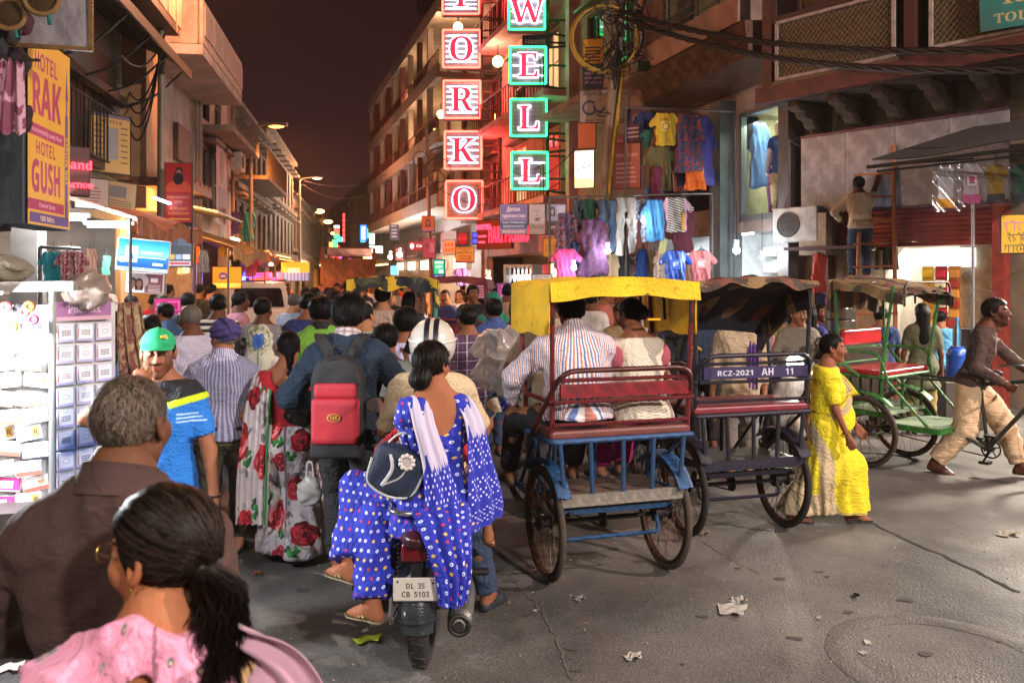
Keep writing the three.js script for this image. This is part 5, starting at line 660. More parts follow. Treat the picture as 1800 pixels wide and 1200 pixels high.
S('money_board','yellow and red money changing board under the neon lettering','sign',800,433,834,462,21,0,(c,w,h)=>{fillBg(c,w,h,'#e8922a');c.fillStyle='#8a2a1c';fit(c,'WESTERN UNION SERVICE',w/2,h*.1,w*.9,h*.09);fit(c,'FOREX PVT LTD',w/2,h*.38,w*.86,h*.14);c.fillStyle='#c82a20';fit(c,'DAVID',w/2,h*.23,w*.3,h*.12);c.fillRect(w*.18,h*.56,w*.66,h*.26);c.fillRect(0,h*.9,w,h*.1);c.fillStyle='#f0b040';fit(c,'MONEY',w/2,h*.69,w*.6,h*.22);},{lit:.25,base:.9});
S('round_sign','round dark red sign beside the neon lettering','sign',803,408,824,431,26,-.2,(c,w,h)=>{fillBg(c,w,h,'#5a1626');c.fillStyle='#8a1028';c.beginPath();c.ellipse(w/2,h/2,w*.48,h*.48,0,0,7);c.fill();c.fillStyle='#ff4a3a';c.lineWidth=8;c.strokeStyle='#ff4a3a';c.beginPath();c.arc(w*.24,h*.52,w*.1,0,7);c.stroke();fit(c,'airtel',w*.62,h*.5,w*.4,h*.16);},{lit:.5,base:.8});
S('lit_sign','small blue lit sign right of the round red one','sign',829,408,841,430,27,0,(c,w,h)=>{fillBg(c,w,h,'#20102a');c.fillStyle='#4a4aff';c.fillRect(w*.1,h*.06,w*.8,h*.34);c.fillRect(w*.1,h*.56,w*.8,h*.34);},{lit:1.6,base:.2,W:64});
S('white_banner','tilted white banner with orange marks behind the money board','banner',779,421,802,448,25,-.2,(c,w,h)=>{fillBg(c,w,h,'#c9b4ac');c.fillStyle='#d07a20';for(let i=0;i<6;i++)c.fillRect(w*(.1+(i%3)*.28),h*(.2+(i>2?.35:0)),w*.2,h*.25);},{tilt:.12});
S('lit_sign','green lit sign reading city, near the red rickshaw canopy','sign',761,455,783,491,21,-.1,(c,w,h)=>{fillBg(c,w,h,'#0a2a5a');c.fillStyle='#10a060';c.fillRect(w*.05,h*.04,w*.9,h*.7);c.fillStyle='#eafff4';fit(c,'MOBILE',w/2,h*.15,w*.76,h*.16);fit(c,'CITY',w/2,h*.38,w*.62,h*.18);c.fillRect(w*.5,h*.54,w*.36,h*.16);c.fillStyle='#9ab0d8';fit(c,'SIM CARD',w/2,h*.88,w*.7,h*.14);},{lit:1.6,base:.3,light:2,lc:0x60ffb0});
S('lit_sign','red shop sign with a white drop shape, left of the pink portrait','sign',718,424,745,441,30,0,(c,w,h)=>{fillBg(c,w,h,'#7a1424');c.fillStyle='#fff';c.beginPath();c.ellipse(w*.22,h*.5,w*.13,h*.32,0,0,7);c.fill();fit(c,'Co',w*.7,h*.48,w*.4,h*.4);},{lit:1.3,base:.3,W:128});
S('blue_board','dark blue sign with white lettering far up the right side','sign',684,386,701,422,48,0,(c,w,h)=>{fillBg(c,w,h,'#20203a');c.fillStyle='#8a8aa0';for(let i=0;i<5;i++)c.fillRect(w*.2,h*(.12+i*.17),w*.6,h*.06);});
S('pink_notice','magenta notice board behind the crowd, right of the bare bulb','notice board',873,497,926,526,14.5,0,(c,w,h)=>{fillBg(c,w,h,'#a83a94');c.fillStyle='#e0a8d4';fit(c,'TOURS & TRAVEL',w*.45,h*.2,w*.6,h*.16);fit(c,'AIR TICKET BOOKING',w/2,h*.5,w*.8,h*.16);c.fillStyle='#d090c8';for(let i=0;i<3;i++)c.fillRect(w*.1,h*(.68+i*.1),w*.7,h*.05);},{lit:.25,base:.9});
S('pink_notice','pale pink notice board behind the crowd, left of the magenta one','notice board',824,500,872,525,14.6,0,(c,w,h)=>{fillBg(c,w,h,'#c98aa0');c.fillStyle='#7a2a4a';for(let i=0;i<4;i++)c.fillRect(w*.08,h*(.16+i*.2),w*rr(.6,.84),h*.08);});
S('white_notice','white notice with red lettering above the yellow canopy','notice board',934,481,971,506,13,0,(c,w,h)=>{fillBg(c,w,h,'#dcd4d2');c.fillStyle='#a84850';['WELCOME','INDIAN','MARKET STREET','SHOPPING'].forEach((s,i)=>fit(c,s,w/2,h*(.17+i*.22),w*.76,h*.15));});
S('yellow_board','orange shop board with faint lettering left of the dresses','sign',954,418,982,452,19.5,0,(c,w,h)=>{fillBg(c,w,h,'#d88a34');c.fillStyle='#b86a28';fit(c,'CHEAP HOTEL',w/2,h*.4,w*.8,h*.14);fit(c,'BUS TICKET',w/2,h*.65,w*.7,h*.14);},{lit:.3,base:.9});
S('tours_sign','white tour office board with a round blue emblem behind the cable pole','sign',1019,158,1106,216,19.3,-.12,(c,w,h)=>{fillBg(c,w,h,'#8f8684');c.fillStyle='#2a2c44';fit(c,'Alive India Tours',w*.52,h*.1,w*.94,h*.17,'bold','serif');c.lineWidth=h*.07;c.strokeStyle='#2a3358';c.beginPath();c.arc(w*.2,h*.54,h*.2,.5,5.6);c.stroke();c.beginPath();c.arc(w*.4,h*.5,h*.16,.2,3.4);c.stroke();c.fillStyle='#6a7a3a';c.beginPath();c.ellipse(w*.42,h*.3,w*.05,h*.03,-.5,0,7);c.fill();c.fillStyle='#4a4650';['Tour Packages','Car Rental','Hotel','Air Ticket'].forEach((s,i)=>fit(c,s,w*.77,h*(.3+i*.15),w*.34,h*.08,'normal'));fit(c,'www Tour Plan Delhi',w*.5,h*.93,w*.8,h*.07);});
S('accounts_sign','navy accountants board with a yellow top, above the tour board','sign',1024,68,1061,157,19.3,-.12,(c,w,h)=>{fillBg(c,w,h,'#27244c');c.fillStyle='#b08a28';c.fillRect(0,0,w,h*.5);c.fillStyle='#2a2420';for(let i=0;i<5;i++)c.fillRect(w*.12,h*(.16+i*.065),w*.76,h*.03);c.fillStyle='#b0a0c0';fit(c,'CA',w/2,h*.57,w*.3,h*.07);fit(c,'FINANCIAL',w/2,h*.7,w*.84,h*.06);fit(c,'ACCOUNTANTS',w/2,h*.79,w*.86,h*.06);fit(c,'COST ACCOUNTS',w/2,h*.88,w*.86,h*.06);});
S('guest_house_board','violet board with curly white lettering left of the yellow tee','sign',1101,190,1142,250,18.4,-.5,(c,w,h)=>{fillBg(c,w,h,'#4a3358');c.fillStyle='#b9a4c0';fit(c,'Cafe',w*.55,h*.26,w*.5,h*.26,'italic','serif');for(let i=0;i<3;i++)c.fillRect(w*.1,h*(.56+i*.13),w*.76,h*.05);},{k:.8});
S('services_board','salmon services board with rows of small text','sign',1081,250,1125,332,18.6,-.5,(c,w,h)=>{fillBg(c,w,h,'#b4584a');c.fillStyle='#e0a898';fit(c,'services',w*.5,h*.26,w*.8,h*.13);for(let i=0;i<5;i++)c.fillRect(w*.1,h*(.44+i*.1),w*rr(.5,.8),h*.035);},{k:.85,lit:.12,base:.8});
S('drive_board','small violet and pink board above the services board','sign',1074,238,1101,300,19,-.4,(c,w,h)=>{fillBg(c,w,h,'#8a4a6a');c.fillStyle='#c9a0c4';fit(c,'the Drive',w/2,h*.16,w*.8,h*.14);c.lineWidth=6;c.strokeStyle='#d0b0c0';c.beginPath();c.arc(w*.5,h*.6,w*.2,0,7);c.stroke();});
S('orange_panel','plain orange panel beside the leaning pole','panel',1016,214,1048,262,20,-.3,(c,w,h)=>{fillBg(c,w,h,'#c8643c');},{lit:.15,base:.8,W:64});
S('lit_sign','bright cream backlit sign at the foot of the leaning pole','sign',1011,264,1044,331,19.6,-.35,(c,w,h)=>{fillBg(c,w,h,'#fff4d8');c.fillStyle='#e08a9a';for(let i=0;i<3;i++){c.beginPath();c.ellipse(w*(.2+i*.28),h*(.5-i*.04),w*.08,h*.03,0,0,7);c.fill();}c.fillStyle='#f4d890';c.fillRect(0,h*.75,w,h*.25);},{lit:1.5,base:.4,k:.9,light:3,lc:0xfff0d0});
S('fab_sign','small blue hotel board between the green neon boxes','sign',918,62,972,84,28,0,(c,w,h)=>{fillBg(c,w,h,'#2a2a6a');c.fillStyle='#c0b4d8';fit(c,'FABHOTELS',w/2,h*.55,w*.86,h*.5);});
S('red_panel','red lit panel behind the lowest green neon box','panel',964,258,984,334,27,-.3,(c,w,h)=>{fillBg(c,w,h,'#c83a3a');},{lit:.5,base:.8,W:64});
S('dim_sign','dim board high on the left of the red neon column','sign',733,0,770,26,52,0,(c,w,h)=>{fillBg(c,w,h,'#4a3038');c.fillStyle='#1a0f14';fit(c,'HAT',w*.6,h*.5,w*.7,h*.6);});
S('hindi_sign','yellow garments sign in Hindi at the right edge','sign',1766,376,1830,446,11.2,-.4,(c,w,h)=>{
fillBg(c,w,h,'#d9a81c');const G=(x,y,s,col,glyphs)=>{c.strokeStyle=col;c.lineWidth=s*.13;c.lineCap='round';c.beginPath();c.moveTo(x,y);c.lineTo(x+glyphs.length*s*.62,y);c.stroke();glyphs.forEach((gl,i)=>{c.save();c.translate(x+i*s*.62,y);c.scale(s,s);c.lineWidth=.12;c.beginPath();for(const k of gl){c.moveTo(...k[0]);k.slice(1).forEach((q)=>c.quadraticCurveTo(...q));}c.stroke();c.restore();});};
const bar_=[[.5,0],[.5,.5,.5,.95]],ha=[[.35,0],[.35,.2,.3,.25],[.05,.3,.25,.5],[.5,.55,.3,.72],[.1,.8,.4,.98]],ra=[[.2,0],[.5,.2,.3,.42],[.1,.45,.2,.5],[.35,.7,.45,.95]],ii=[[.1,0],[.2,-.5,.5,0],[.5,.5,.5,.95]],ga=[[.12,0],[.15,.5,.02,.62]],ma=[[.1,0],[.1,.5,.12,.75],[.02,.6,.2,.55],[.3,.5,.5,.55]],da=[[.25,0],[.25,.15,.1,.25],[.02,.5,.3,.45],[.55,.5,.3,.8],[.15,.9,.1,.75]],ee=[[.45,0],[.3,-.3,.05,-.3]],ta=[[.4,.25],[.05,.2,.1,.55],[.2,.85,.45,.65]];
G(14,h*.2,58,'#b86a9a',[[ha],[ii],[ra],[bar_]]);G(34,h*.52,48,'#4a4a3a',[[ra,ee],[da],[ii],[ma,bar_,ee],[da]]);G(20,h*.8,48,'#4a4a3a',[[ga,bar_],[bar_],[ra],[ma,bar_,ee],[ta]]);
});
// ---------- leaning cable pole, coil and wires ----------
{
const b=P(1052,485,18.5),t=P(1087,40,18.5),g=thing('cable_pole','leaning concrete pole with a large yellow coil and tangled cables','utility pole',[b.x,0,b.z]);
const dx=(t.x-b.x);part('shaft',bar([-.12,0,0],[dx+.1,8.6,0],.17,.12,12),worn('#8d8278','#5c524a',.35,.7,.9),g);const cc=P(1062,68,18.3);part('coil',[0,1,2].map((i)=>mv(torus(.72-i*.012,.03,40,6),cc.x-b.x+i*.01,cc.y,.2+i*.03)),worn('#b09a3a','#7a6a24',.3,.3),g);
part('conduit',sweep(curve([[cc.x-b.x+.45,cc.y-.45,.2],[.35,5,.2],[.2,3.4,.2],[.1,.2,.2]],20),.045,7),worn('#b8a030','#80701c',.3,.4),g);seed(21);const tg=[];for(let i=0;i<26;i++){const p0=V(dx+rr(-.5,.3),rr(6.3,8.4),.15);tg.push(sweep(curve([p0,p0.clone().add(V(rr(-.5,.6),rr(-.6,.2),rr(0,.3))),p0.clone().add(V(rr(-.5,.7),rr(-.9,.1),rr(0,.3))),V(dx+rr(-.1,.2),rr(6.6,8),.18)],14),rr(.008,.022),5));}part('tangled_cables',tg,cableM,g,null,'stuff');part('junction_box',[box(.3,.4,.2,dx+.35,7.4,.15),box(.25,.18,.2,dx+.5,6.4,.2)],M(0x1c1a18,.6),g);
part('clamp',mv(rot(torus(.17,.02,16,5),PI/2),.12,5.4,0),M(0x4a4038,.5,.5),g);
}
{
const tw=(a,b,sag,label,r=.045)=>{const n=70,pt=(i,k)=>{const t=i/n,p=V(lerp(a.x,b.x,t),lerp(a.y,b.y,t)-sag*4*t*(1-t),lerp(a.z,b.z,t)),q=i*.9+k*2.1;return p.add(V(0,cos(q)*r*.7,sin(q)*r*.7));};const g=thing('cable_bundle',label,'cable',[0,0,0],0,'twisted cable bundles');for(let k=0;k<3;k++)part('cable',sweep(Array.from({length:n+1},(_,i)=>pt(i,k)),r*.62,5),cableM,g);};
tw(P(1090,18,18.2),P(1900,80,9.5),.35,'upper twisted black cable bundle crossing to the right edge');tw(P(1090,28,18.2),P(1900,118,9.4),.4,'lower twisted black cable bundle crossing to the right edge');
[[P(1110,45,18),P(1180,40,15.5),.1,'short black wire from the cable pole to the balcony'],[P(480,245,30),P(435,252,24),.05,'pale wire at the lit sodium lamp'],[P(520,312,45),P(705,290,50),.8,'thin wire across the street beyond the second lamp'],[P(520,316,45),P(705,300,50),1.3,'lower thin wire across the street beyond the second lamp'],[P(770,330,33),P(985,320,26),.7,'drooping wire under the red neon boxes'],[P(900,300,26),P(1010,262,21),.4,'wire from the green neon column to the leaning pole'],[P(290,60,13.5),P(212,96,11),.3,'wire from the tall lamp pole to the timber house'],[P(1240,60,15.5),P(1420,100,14.6),.2,'wire along the balcony of the clothes shop'],[P(1420,230,14.5),P(1412,0,14.5),.02,'wire running down the corner post']].forEach(([a,b,s,l])=>single('wire',l,'wire',cable(a,b,s,.014),cableM));
}
// ---------- cycle rickshaws: local +z forward, +x to its left, origin on the road under the rear axle ----------
const tyreM=worn('#5d4e42','#2c2622',.45,.15,.9,0,.003),tyreDark=worn('#2a2623','#4b4037',.35,.2,.9,0,.003),rustM=worn('#6b4630','#33241c',.5,.2,.55,.5),spokeM=M(0x7a5a44,.45,.6),steelM=M(0x8d8d8d,.3,.9),darkSteel=worn('#2c2a2a','#4a3224',.4,.2,.5,.6);
function wheel(parent,x,y,z,r,o={}){
const g=new THREE.Group();g.name='wheel';g.position.set(x,y,z);g.rotation.y=o.steer||0;parent.add(g);const T=(q)=>rot(q,0,PI/2,0);
part('tyre',T(torus(r-.018,.02,44,9)),o.tyre||tyreM,g);part('rim',[T(torus(r-.044,.009,44,6)),mv(T(torus(r-.05,.006,44,5)),.012),mv(T(torus(r-.05,.006,44,5)),-.012)],o.rim||rustM,g);
part('hub',[rot(cyl(.028,.028,.09),0,0,PI/2),mv(rot(cyl(.045,.045,.012,0,0,0,16),0,0,PI/2),.04),mv(rot(cyl(.045,.045,.012,0,0,0,16),0,0,PI/2),-.04),rot(cyl(.012,.012,.17),0,0,PI/2)],darkSteel,g);
const sp=[],n=o.n||32;for(let i=0;i<n;i++){const a=i/n*2*PI,b=a+(i%4<2?.9:-.9),s=i%2?.038:-.038;sp.push(bar([s,cos(b)*.04,sin(b)*.04],[0,cos(a)*(r-.05),sin(a)*(r-.05)],.0022,.0022,4));}part('spokes',sp,o.spoke||spokeM,g);return g;
}
const canopyTex=new Map();
function rickshaw(label,p,turn,o){
const g=thing('cycle_rickshaw',label,'cycle rickshaw',[p[0],0,p[1]],turn,o.group),up=o.upper,lo=o.lower,W=.45,sy=.91;
for(const s of[1,-1]){const w=wheel(g,s*.415,.355,0,.355,o.wheel);w.rotation.z=s*-.02;part('mudguard',sheet((u,v)=>{const a=lerp(-.95,.8,u);return V(s*(.385+.09*v-.03*4*(v-.5)**2*(s>0?1:1)),.36+cos(a)*(.4-.02*(2*v-1)**2),-sin(-a)*.4*-1*-1);},16,4,.005,.6,.1),o.guard||lo,g);}
const z0=-.27,z1=.72,pf=.55;
part('platform',[box(.74,.025,.5,0,pf,-.02),box(.74,.025,.5,0,.46,.46)],o.deck||worn('#5a4a40','#2e2620',.4,.4,.7),g);
part('rear_rail',box(.82,.07,.03,0,pf+.005,z0),o.rail||lo,g);part('side_rail',[beam([.37,pf,z0],[.37,pf-.02,.22],.03,.05),beam([-.37,pf,z0],[-.37,pf-.02,.22],.03,.05),beam([.37,pf-.02,.22],[.37,.44,.3],.03,.05),beam([-.37,pf-.02,.22],[-.37,.44,.3],.03,.05),beam([.37,.44,.3],[.37,.44,z1],.03,.05),beam([-.37,.44,.3],[-.37,.44,z1],.03,.05),beam([-.37,.44,z1],[.37,.44,z1],.03,.05)],lo,g);
for(const[x,z]of[[-.38,z0],[-.19,z0],[.0,z0],[.2,z0],[.38,z0],[-.38,.18],[.38,.18],[0,.18]])part('leg',bar([x,pf,z],[x*1.08,sy,z],.015),x===0||abs(x)>.3?lo:o.leg2||lo,g);
part('brace',[bar([.36,pf,.15],[.45,sy,-.22],.012),bar([-.36,pf,.15],[-.45,sy,-.22],.012),bar([.4,sy,.2],[.37,.47,.62],.014),bar([-.4,sy,.2],[-.37,.47,.62],.014)],lo,g);
part('seat',rbox(.94,.06,.48,.022,0,sy+.035,-.02),o.seat,g);part('seat_rim',[pipe([[-.47,sy,-.27],[.47,sy,-.27],[.47,sy,.24],[-.47,sy,.24],[-.47,sy,-.27]],.018,{bend:.04})],o.rim2||lo,g);
part('back_rail',pipe([[.5,sy,.0],[.52,sy+.1,-.15],[.42,sy+.43,-.34],[-.42,sy+.43,-.34],[-.52,sy+.1,-.15],[-.5,sy,.0]],.017,{bend:.1}),o.arch||up,g);const bk=part('backrest',o.pad?rbox(.74,.17,.07,.03,0,sy+.36,-.27):box(.84,.082,.025,0,sy+.305,-.3),o.band||up,g);
part('back_bar',[bar([-.45,sy+.24,-.3],[.45,sy+.24,-.3],.012),bar([-.45,sy+.37,-.3],[.45,sy+.37,-.3],.012),bar([-.45,sy+.1,-.27],[.45,sy+.1,-.27],.011)],up,g);
if(o.text)part('lettering',plane(.74,.078).rotateY(PI).translate(0,sy+.305,-.315),printed(384,48,(c,w,h)=>{fillBg(c,w,h,o.textBg);c.fillStyle='#b9b4c0';fit(c,'RCZ-2021',w*.27,h*.5,w*.4,h*.62);fit(c,'AH',w*.62,h*.5,w*.14,h*.85);fit(c,'11',w*.86,h*.5,w*.1,h*.8);}),bk);
part('arm_rest',[pipe([[.47,sy+.24,-.28],[.48,sy+.24,.2],[.45,sy,.26]],.014,{bend:.1}),pipe([[-.47,sy+.24,-.28],[-.48,sy+.24,.2],[-.45,sy,.26]],.014,{bend:.1})],up,g);
if(o.canopy){
const c=o.canopy,cw=.48,zt=-.3,zf=.46,top=1.86,dl=c.dl??.3,dr=c.dr??.3;
for(const[x,z,zt2]of[[-.45,-.24,zt+.02],[.45,-.24,zt+.02],[-.46,.2,.34],[.46,.2,.34]])part('post',bar([x,sy,z],[x*1.03,top-.06,zt2],.016),c.post||up,g);
part('hoop',[zt+.02,.08,zf-.02].map((z)=>pipe([[cw-.02,top-.25,z],[cw-.03,top-.02,z],[-cw+.03,top-.02,z],[-cw+.02,top-.25,z]],.011,{bend:.08})),darkSteel,g);
const prof=(u)=>{const L=dl+2*cw+dr,s=u*L;if(s<dl)return[cw+.012,top-(dl-s)];if(s<dl+2*cw){const q=(s-dl)/(2*cw);return[cw-q*2*cw,top+.035*sin(q*PI)];}return[-cw-.012,top-(s-dl-2*cw)];};const wav=c.wave||.008;
part('canopy',sheet((u,v)=>{const a=prof(u),z=lerp(zt,zf,v),e=2*abs(u-.5);return V(a[0]+wav*sin(v*15+u*9)*e,a[1]-.02*sin(v*PI*2)**2+wav*.8*sin(u*31+v*7)-(c.droop||0)*v*v,z+.015*sin(u*12)*(v-.5));},60,18,.008,1.6,.8),c.m,g);
part('valance',sheet((u,v)=>V(lerp(cw+.01,-cw-.01,u),top+.035*sin(u*PI)-v*(c.val||.12)-wav*1.2*sin(u*17)*v,zt-.015-.02*v+wav*sin(u*24)),40,4,.007,1,.12),c.vm||c.m,g);
if(c.under)part('lining',sheet((u,v)=>{const a=prof(lerp(.02,.98,u)),z=lerp(zt+.01,zf-.01,v);return V(a[0]*.975,a[1]-.022-(c.droop||0)*v*v,z);},40,10,.004),c.under,g);
if(c.print)part('lettering',plane(.3,.09).rotateY(PI).translate(-.05,top-.1+.035,zt-.058),c.print,g);if(c.flap)part('flap',sheet((u,v)=>{const z=lerp(zt+.02,zf+.06,u);return V(-cw-.03+.12*v*sin(u*2),top-.22-v*c.flap*(1-.45*u),z);},12,8,.006),c.under||c.m,g);
}
part('axle',[bar([-.4,.355,0],[.4,.355,0],.016),bar([-.33,.46,0],[-.33,.355,0],.02),bar([.33,.46,0],[.33,.355,0],.02)],darkSteel,g);part('axle_sprocket',[mv(rot(cyl(.06,.06,.012,0,0,0,18),0,0,PI/2),.02,.355,0),mv(rot(cyl(.05,.05,.05,0,0,0,14),0,0,PI/2),-.36,.355,0)],darkSteel,g);part('under_bar',[pipe([[-.33,.36,-.05],[-.33,.27,-.1],[.33,.27,-.1],[.33,.36,-.05]],.013,{bend:.04}),beam([-.36,.47,-.2],[.36,.47,-.2],.02,.035),beam([.1,.46,.1],[.1,.4,.7],.02,.03)],lo,g);
part('leaf_spring',[.34,-.34].map((x)=>sweep(curve([[x,.47,-.26],[x,.4,0],[x,.47,.26]],12),.014,6)),darkSteel,g);
const fr=o.front||lo;part('front_frame',[bar([.12,.45,z1],[.03,.29,1.0],.018),bar([-.12,.45,z1],[-.03,.29,1.0],.018),bar([.0,.29,1.0],[0,.93,1.5],.02),bar([0,.29,1.0],[0,.95,.92],.017),bar([.2,.9,.24],[0,.9,.95],.014),bar([-.2,.9,.24],[0,.9,.95],.014),bar([0,.88,.94],[0,.98,1.5],.018),bar([0,.86,1.53],[0,1.02,1.48],.024)],fr,g);
part('saddle',[surf((x,y,z)=>smin(elld(x,y,z-.0,.1,.045,.11),elld(x,y,z-.14,.035,.035,.12),.05),[-.13,-.08,-.14],[.13,.08,.3],.015).translate(0,1.0,.88),bar([0,.9,.92],[0,.98,.92],.015)],worn('#3a2419','#1d120c',.3,.2,.5),g);
const st=o.steer||0,F0=V(0,.355,1.66),hb=new THREE.Group();hb.name='steering';hb.position.set(0,0,1.5);hb.rotation.y=st;g.add(hb);
part('fork',[bar([.05,.355,.16],[.05,.75,.06],.013),bar([-.05,.355,.16],[-.05,.75,.06],.013),bar([-.05,.75,.06],[.05,.75,.06],.015),bar([0,.75,.05],[0,1.08,-.03],.016)],fr,hb);part('handlebar',pipe([[.27,1.1,-.28],[.28,1.12,-.12],[.12,1.1,0],[-.12,1.1,0],[-.28,1.12,-.12],[-.27,1.1,-.28]],.012,{bend:.06}),steelM,hb);wheel(hb,0,.355,.16,.355,{...o.wheel,steer:0});
part('crank',[mv(rot(torus(.085,.008,24,5),0,PI/2),.06,.28,1.0),...[0,1,2,3,4].map((i)=>bar([.06,.28,1.0],[.06,.28+cos(i*1.257)*.085,1+sin(i*1.257)*.085],.006)),mv(rot(cyl(.03,.03,.06),0,0,PI/2),.05,.28,1),bar([.08,.28,1],[.08,.14,.92],.01),bar([-.08,.28,1],[-.08,.42,1.08],.01),box(.09,.025,.09,.13,.13,.92),box(.09,.025,.09,-.13,.43,1.08)],darkSteel,g);part('chain',[bar([.06,.36,1.0],[.02,.41,0],.006),bar([.06,.2,1.0],[.02,.3,0],.006)],darkSteel,g);
return g;
}
const yellowCloth=clothT(dtex(256,256,(u,v)=>{const n=nz(0,u,v),f=nz(3,u*3,v*3),st=hypot((u-.63)*1.6,v-.16)<.045+.02*f?.55:1;return[232,184,22].map((c)=>c*(.84+.18*n-(f>.8?.12:0))*st);}),{side:THREE.DoubleSide});
const camoT=dtex(256,256,(u,v)=>{const a=nz(0,u,v)+.16*sin(u*19+6*nz(1,u,v)),b=nz(3,u,v);return a>.56?[196,160,38]:b>.6?[70,70,50]:[34,36,40];}),camo=clothT(camoT),camoBrown=clothT(dtex(256,256,(u,v)=>{const a=nz(0,u*1,v*1),b=nz(3,u*2,v*2);return a>.56?[120,96,62]:b>.55?[104,62,48]:[68,54,44];}));
const redP=worn('#86151f','#2c1512',.5,.13,.45,.1,.004),blueP=worn('#27598f','#2c2a26',.5,.11,.52,.1,.004),purpleP=worn('#1d1a30','#0f0d0c',.5,.12,.45,.1,.004),greenP=worn('#3a8a36','#1f3a18',.5,.13,.45,.1,.004),teal=worn('#2f7d62','#2a4438',.35,.3,.5,.1);
const A1=[.6,-5.46],T1=197*R;
rickshaw('cycle rickshaw with a yellow canopy, red posts and blue platform, carrying a couple',A1,T1,{upper:redP,lower:blueP,seat:worn('#6d3a34','#3b2420',.4,.5,.45),rim2:blueP,arch:worn('#5a2420','#1d1614',.45,.2,.35,.2),band:worn('#8a1824','#3a1210',.5,.22,.4),rail:worn('#8a8378','#2d5f98',.5,.12,.6),steer:.15,canopy:{m:yellowCloth,val:.115,dl:.31,dr:.32,wave:.004,post:redP,under:null}});
rickshaw('empty dark violet cycle rickshaw with a ragged hood, marked RCZ-2021',[1.66,-6.38],196*R,{upper:purpleP,lower:purpleP,seat:worn('#7a2a34','#2b2448',.4,.3,.4),band:worn('#241c44','#1a1630',.3,.4,.45),deck:worn('#33302e','#1c1a19',.4,.4,.7),text:true,textBg:'#241c44',wheel:{tyre:tyreDark,spoke:M(0x4a4038,.5,.5)},canopy:{m:camoBrown,under:worn('#2b2c38','#1a1a20',.3,.5,.85),val:.06,dl:.14,dr:.2,wave:.02,droop:.4,post:purpleP}});
rickshaw('green cycle rickshaw with red seat and camouflage hood, pushed to the right',[3.83,-8.75],38*R,{upper:greenP,lower:greenP,seat:worn('#a52227','#c9b09a',.3,.4,.25),band:worn('#b3262c','#8a1c20',.2,.4,.25),pad:true,front:worn('#3a3a30','#2a4a24',.4,.3,.5,.3),deck:worn('#8fa384','#5d6e54',.35,.4,.6),wheel:{tyre:tyreM},canopy:{m:camoBrown,under:worn('#4a4a3c','#2b2a22',.3,.5,.9),val:.34,vm:camoBrown,dl:.14,dr:.1,wave:.02,droop:.14,post:greenP,print:printed(128,40,(c,w,h)=>{fillBg(c,w,h,'#5d4438');c.fillStyle='#b9aa98';fit(c,'SLU',w/2,h/2,w*.7,h*.8);})}});
rickshaw('green cycle rickshaw with a black and yellow camouflage hood in the crowd',[-1.33,-9.6],184*R,{upper:teal,lower:teal,seat:worn('#6d3a34','#3b2420',.4,.5,.45),canopy:{m:camo,under:worn('#2c3a32','#1a211e',.3,.5,.9),val:.14,dl:.3,dr:.3,wave:.02,post:teal}});
rickshaw('dark red cycle rickshaw half hidden behind the camouflage hood',[-.78,-11.2],176*R,{upper:redP,lower:redP,seat:worn('#6d3a34','#3b2420',.4,.5,.45),canopy:{m:worn('#7a2a2a','#3d1616',.4,.4,.8),under:worn('#2c1a1a','#1a1010',.3,.5,.9),val:.08,dl:.25,dr:.12,post:redP}});
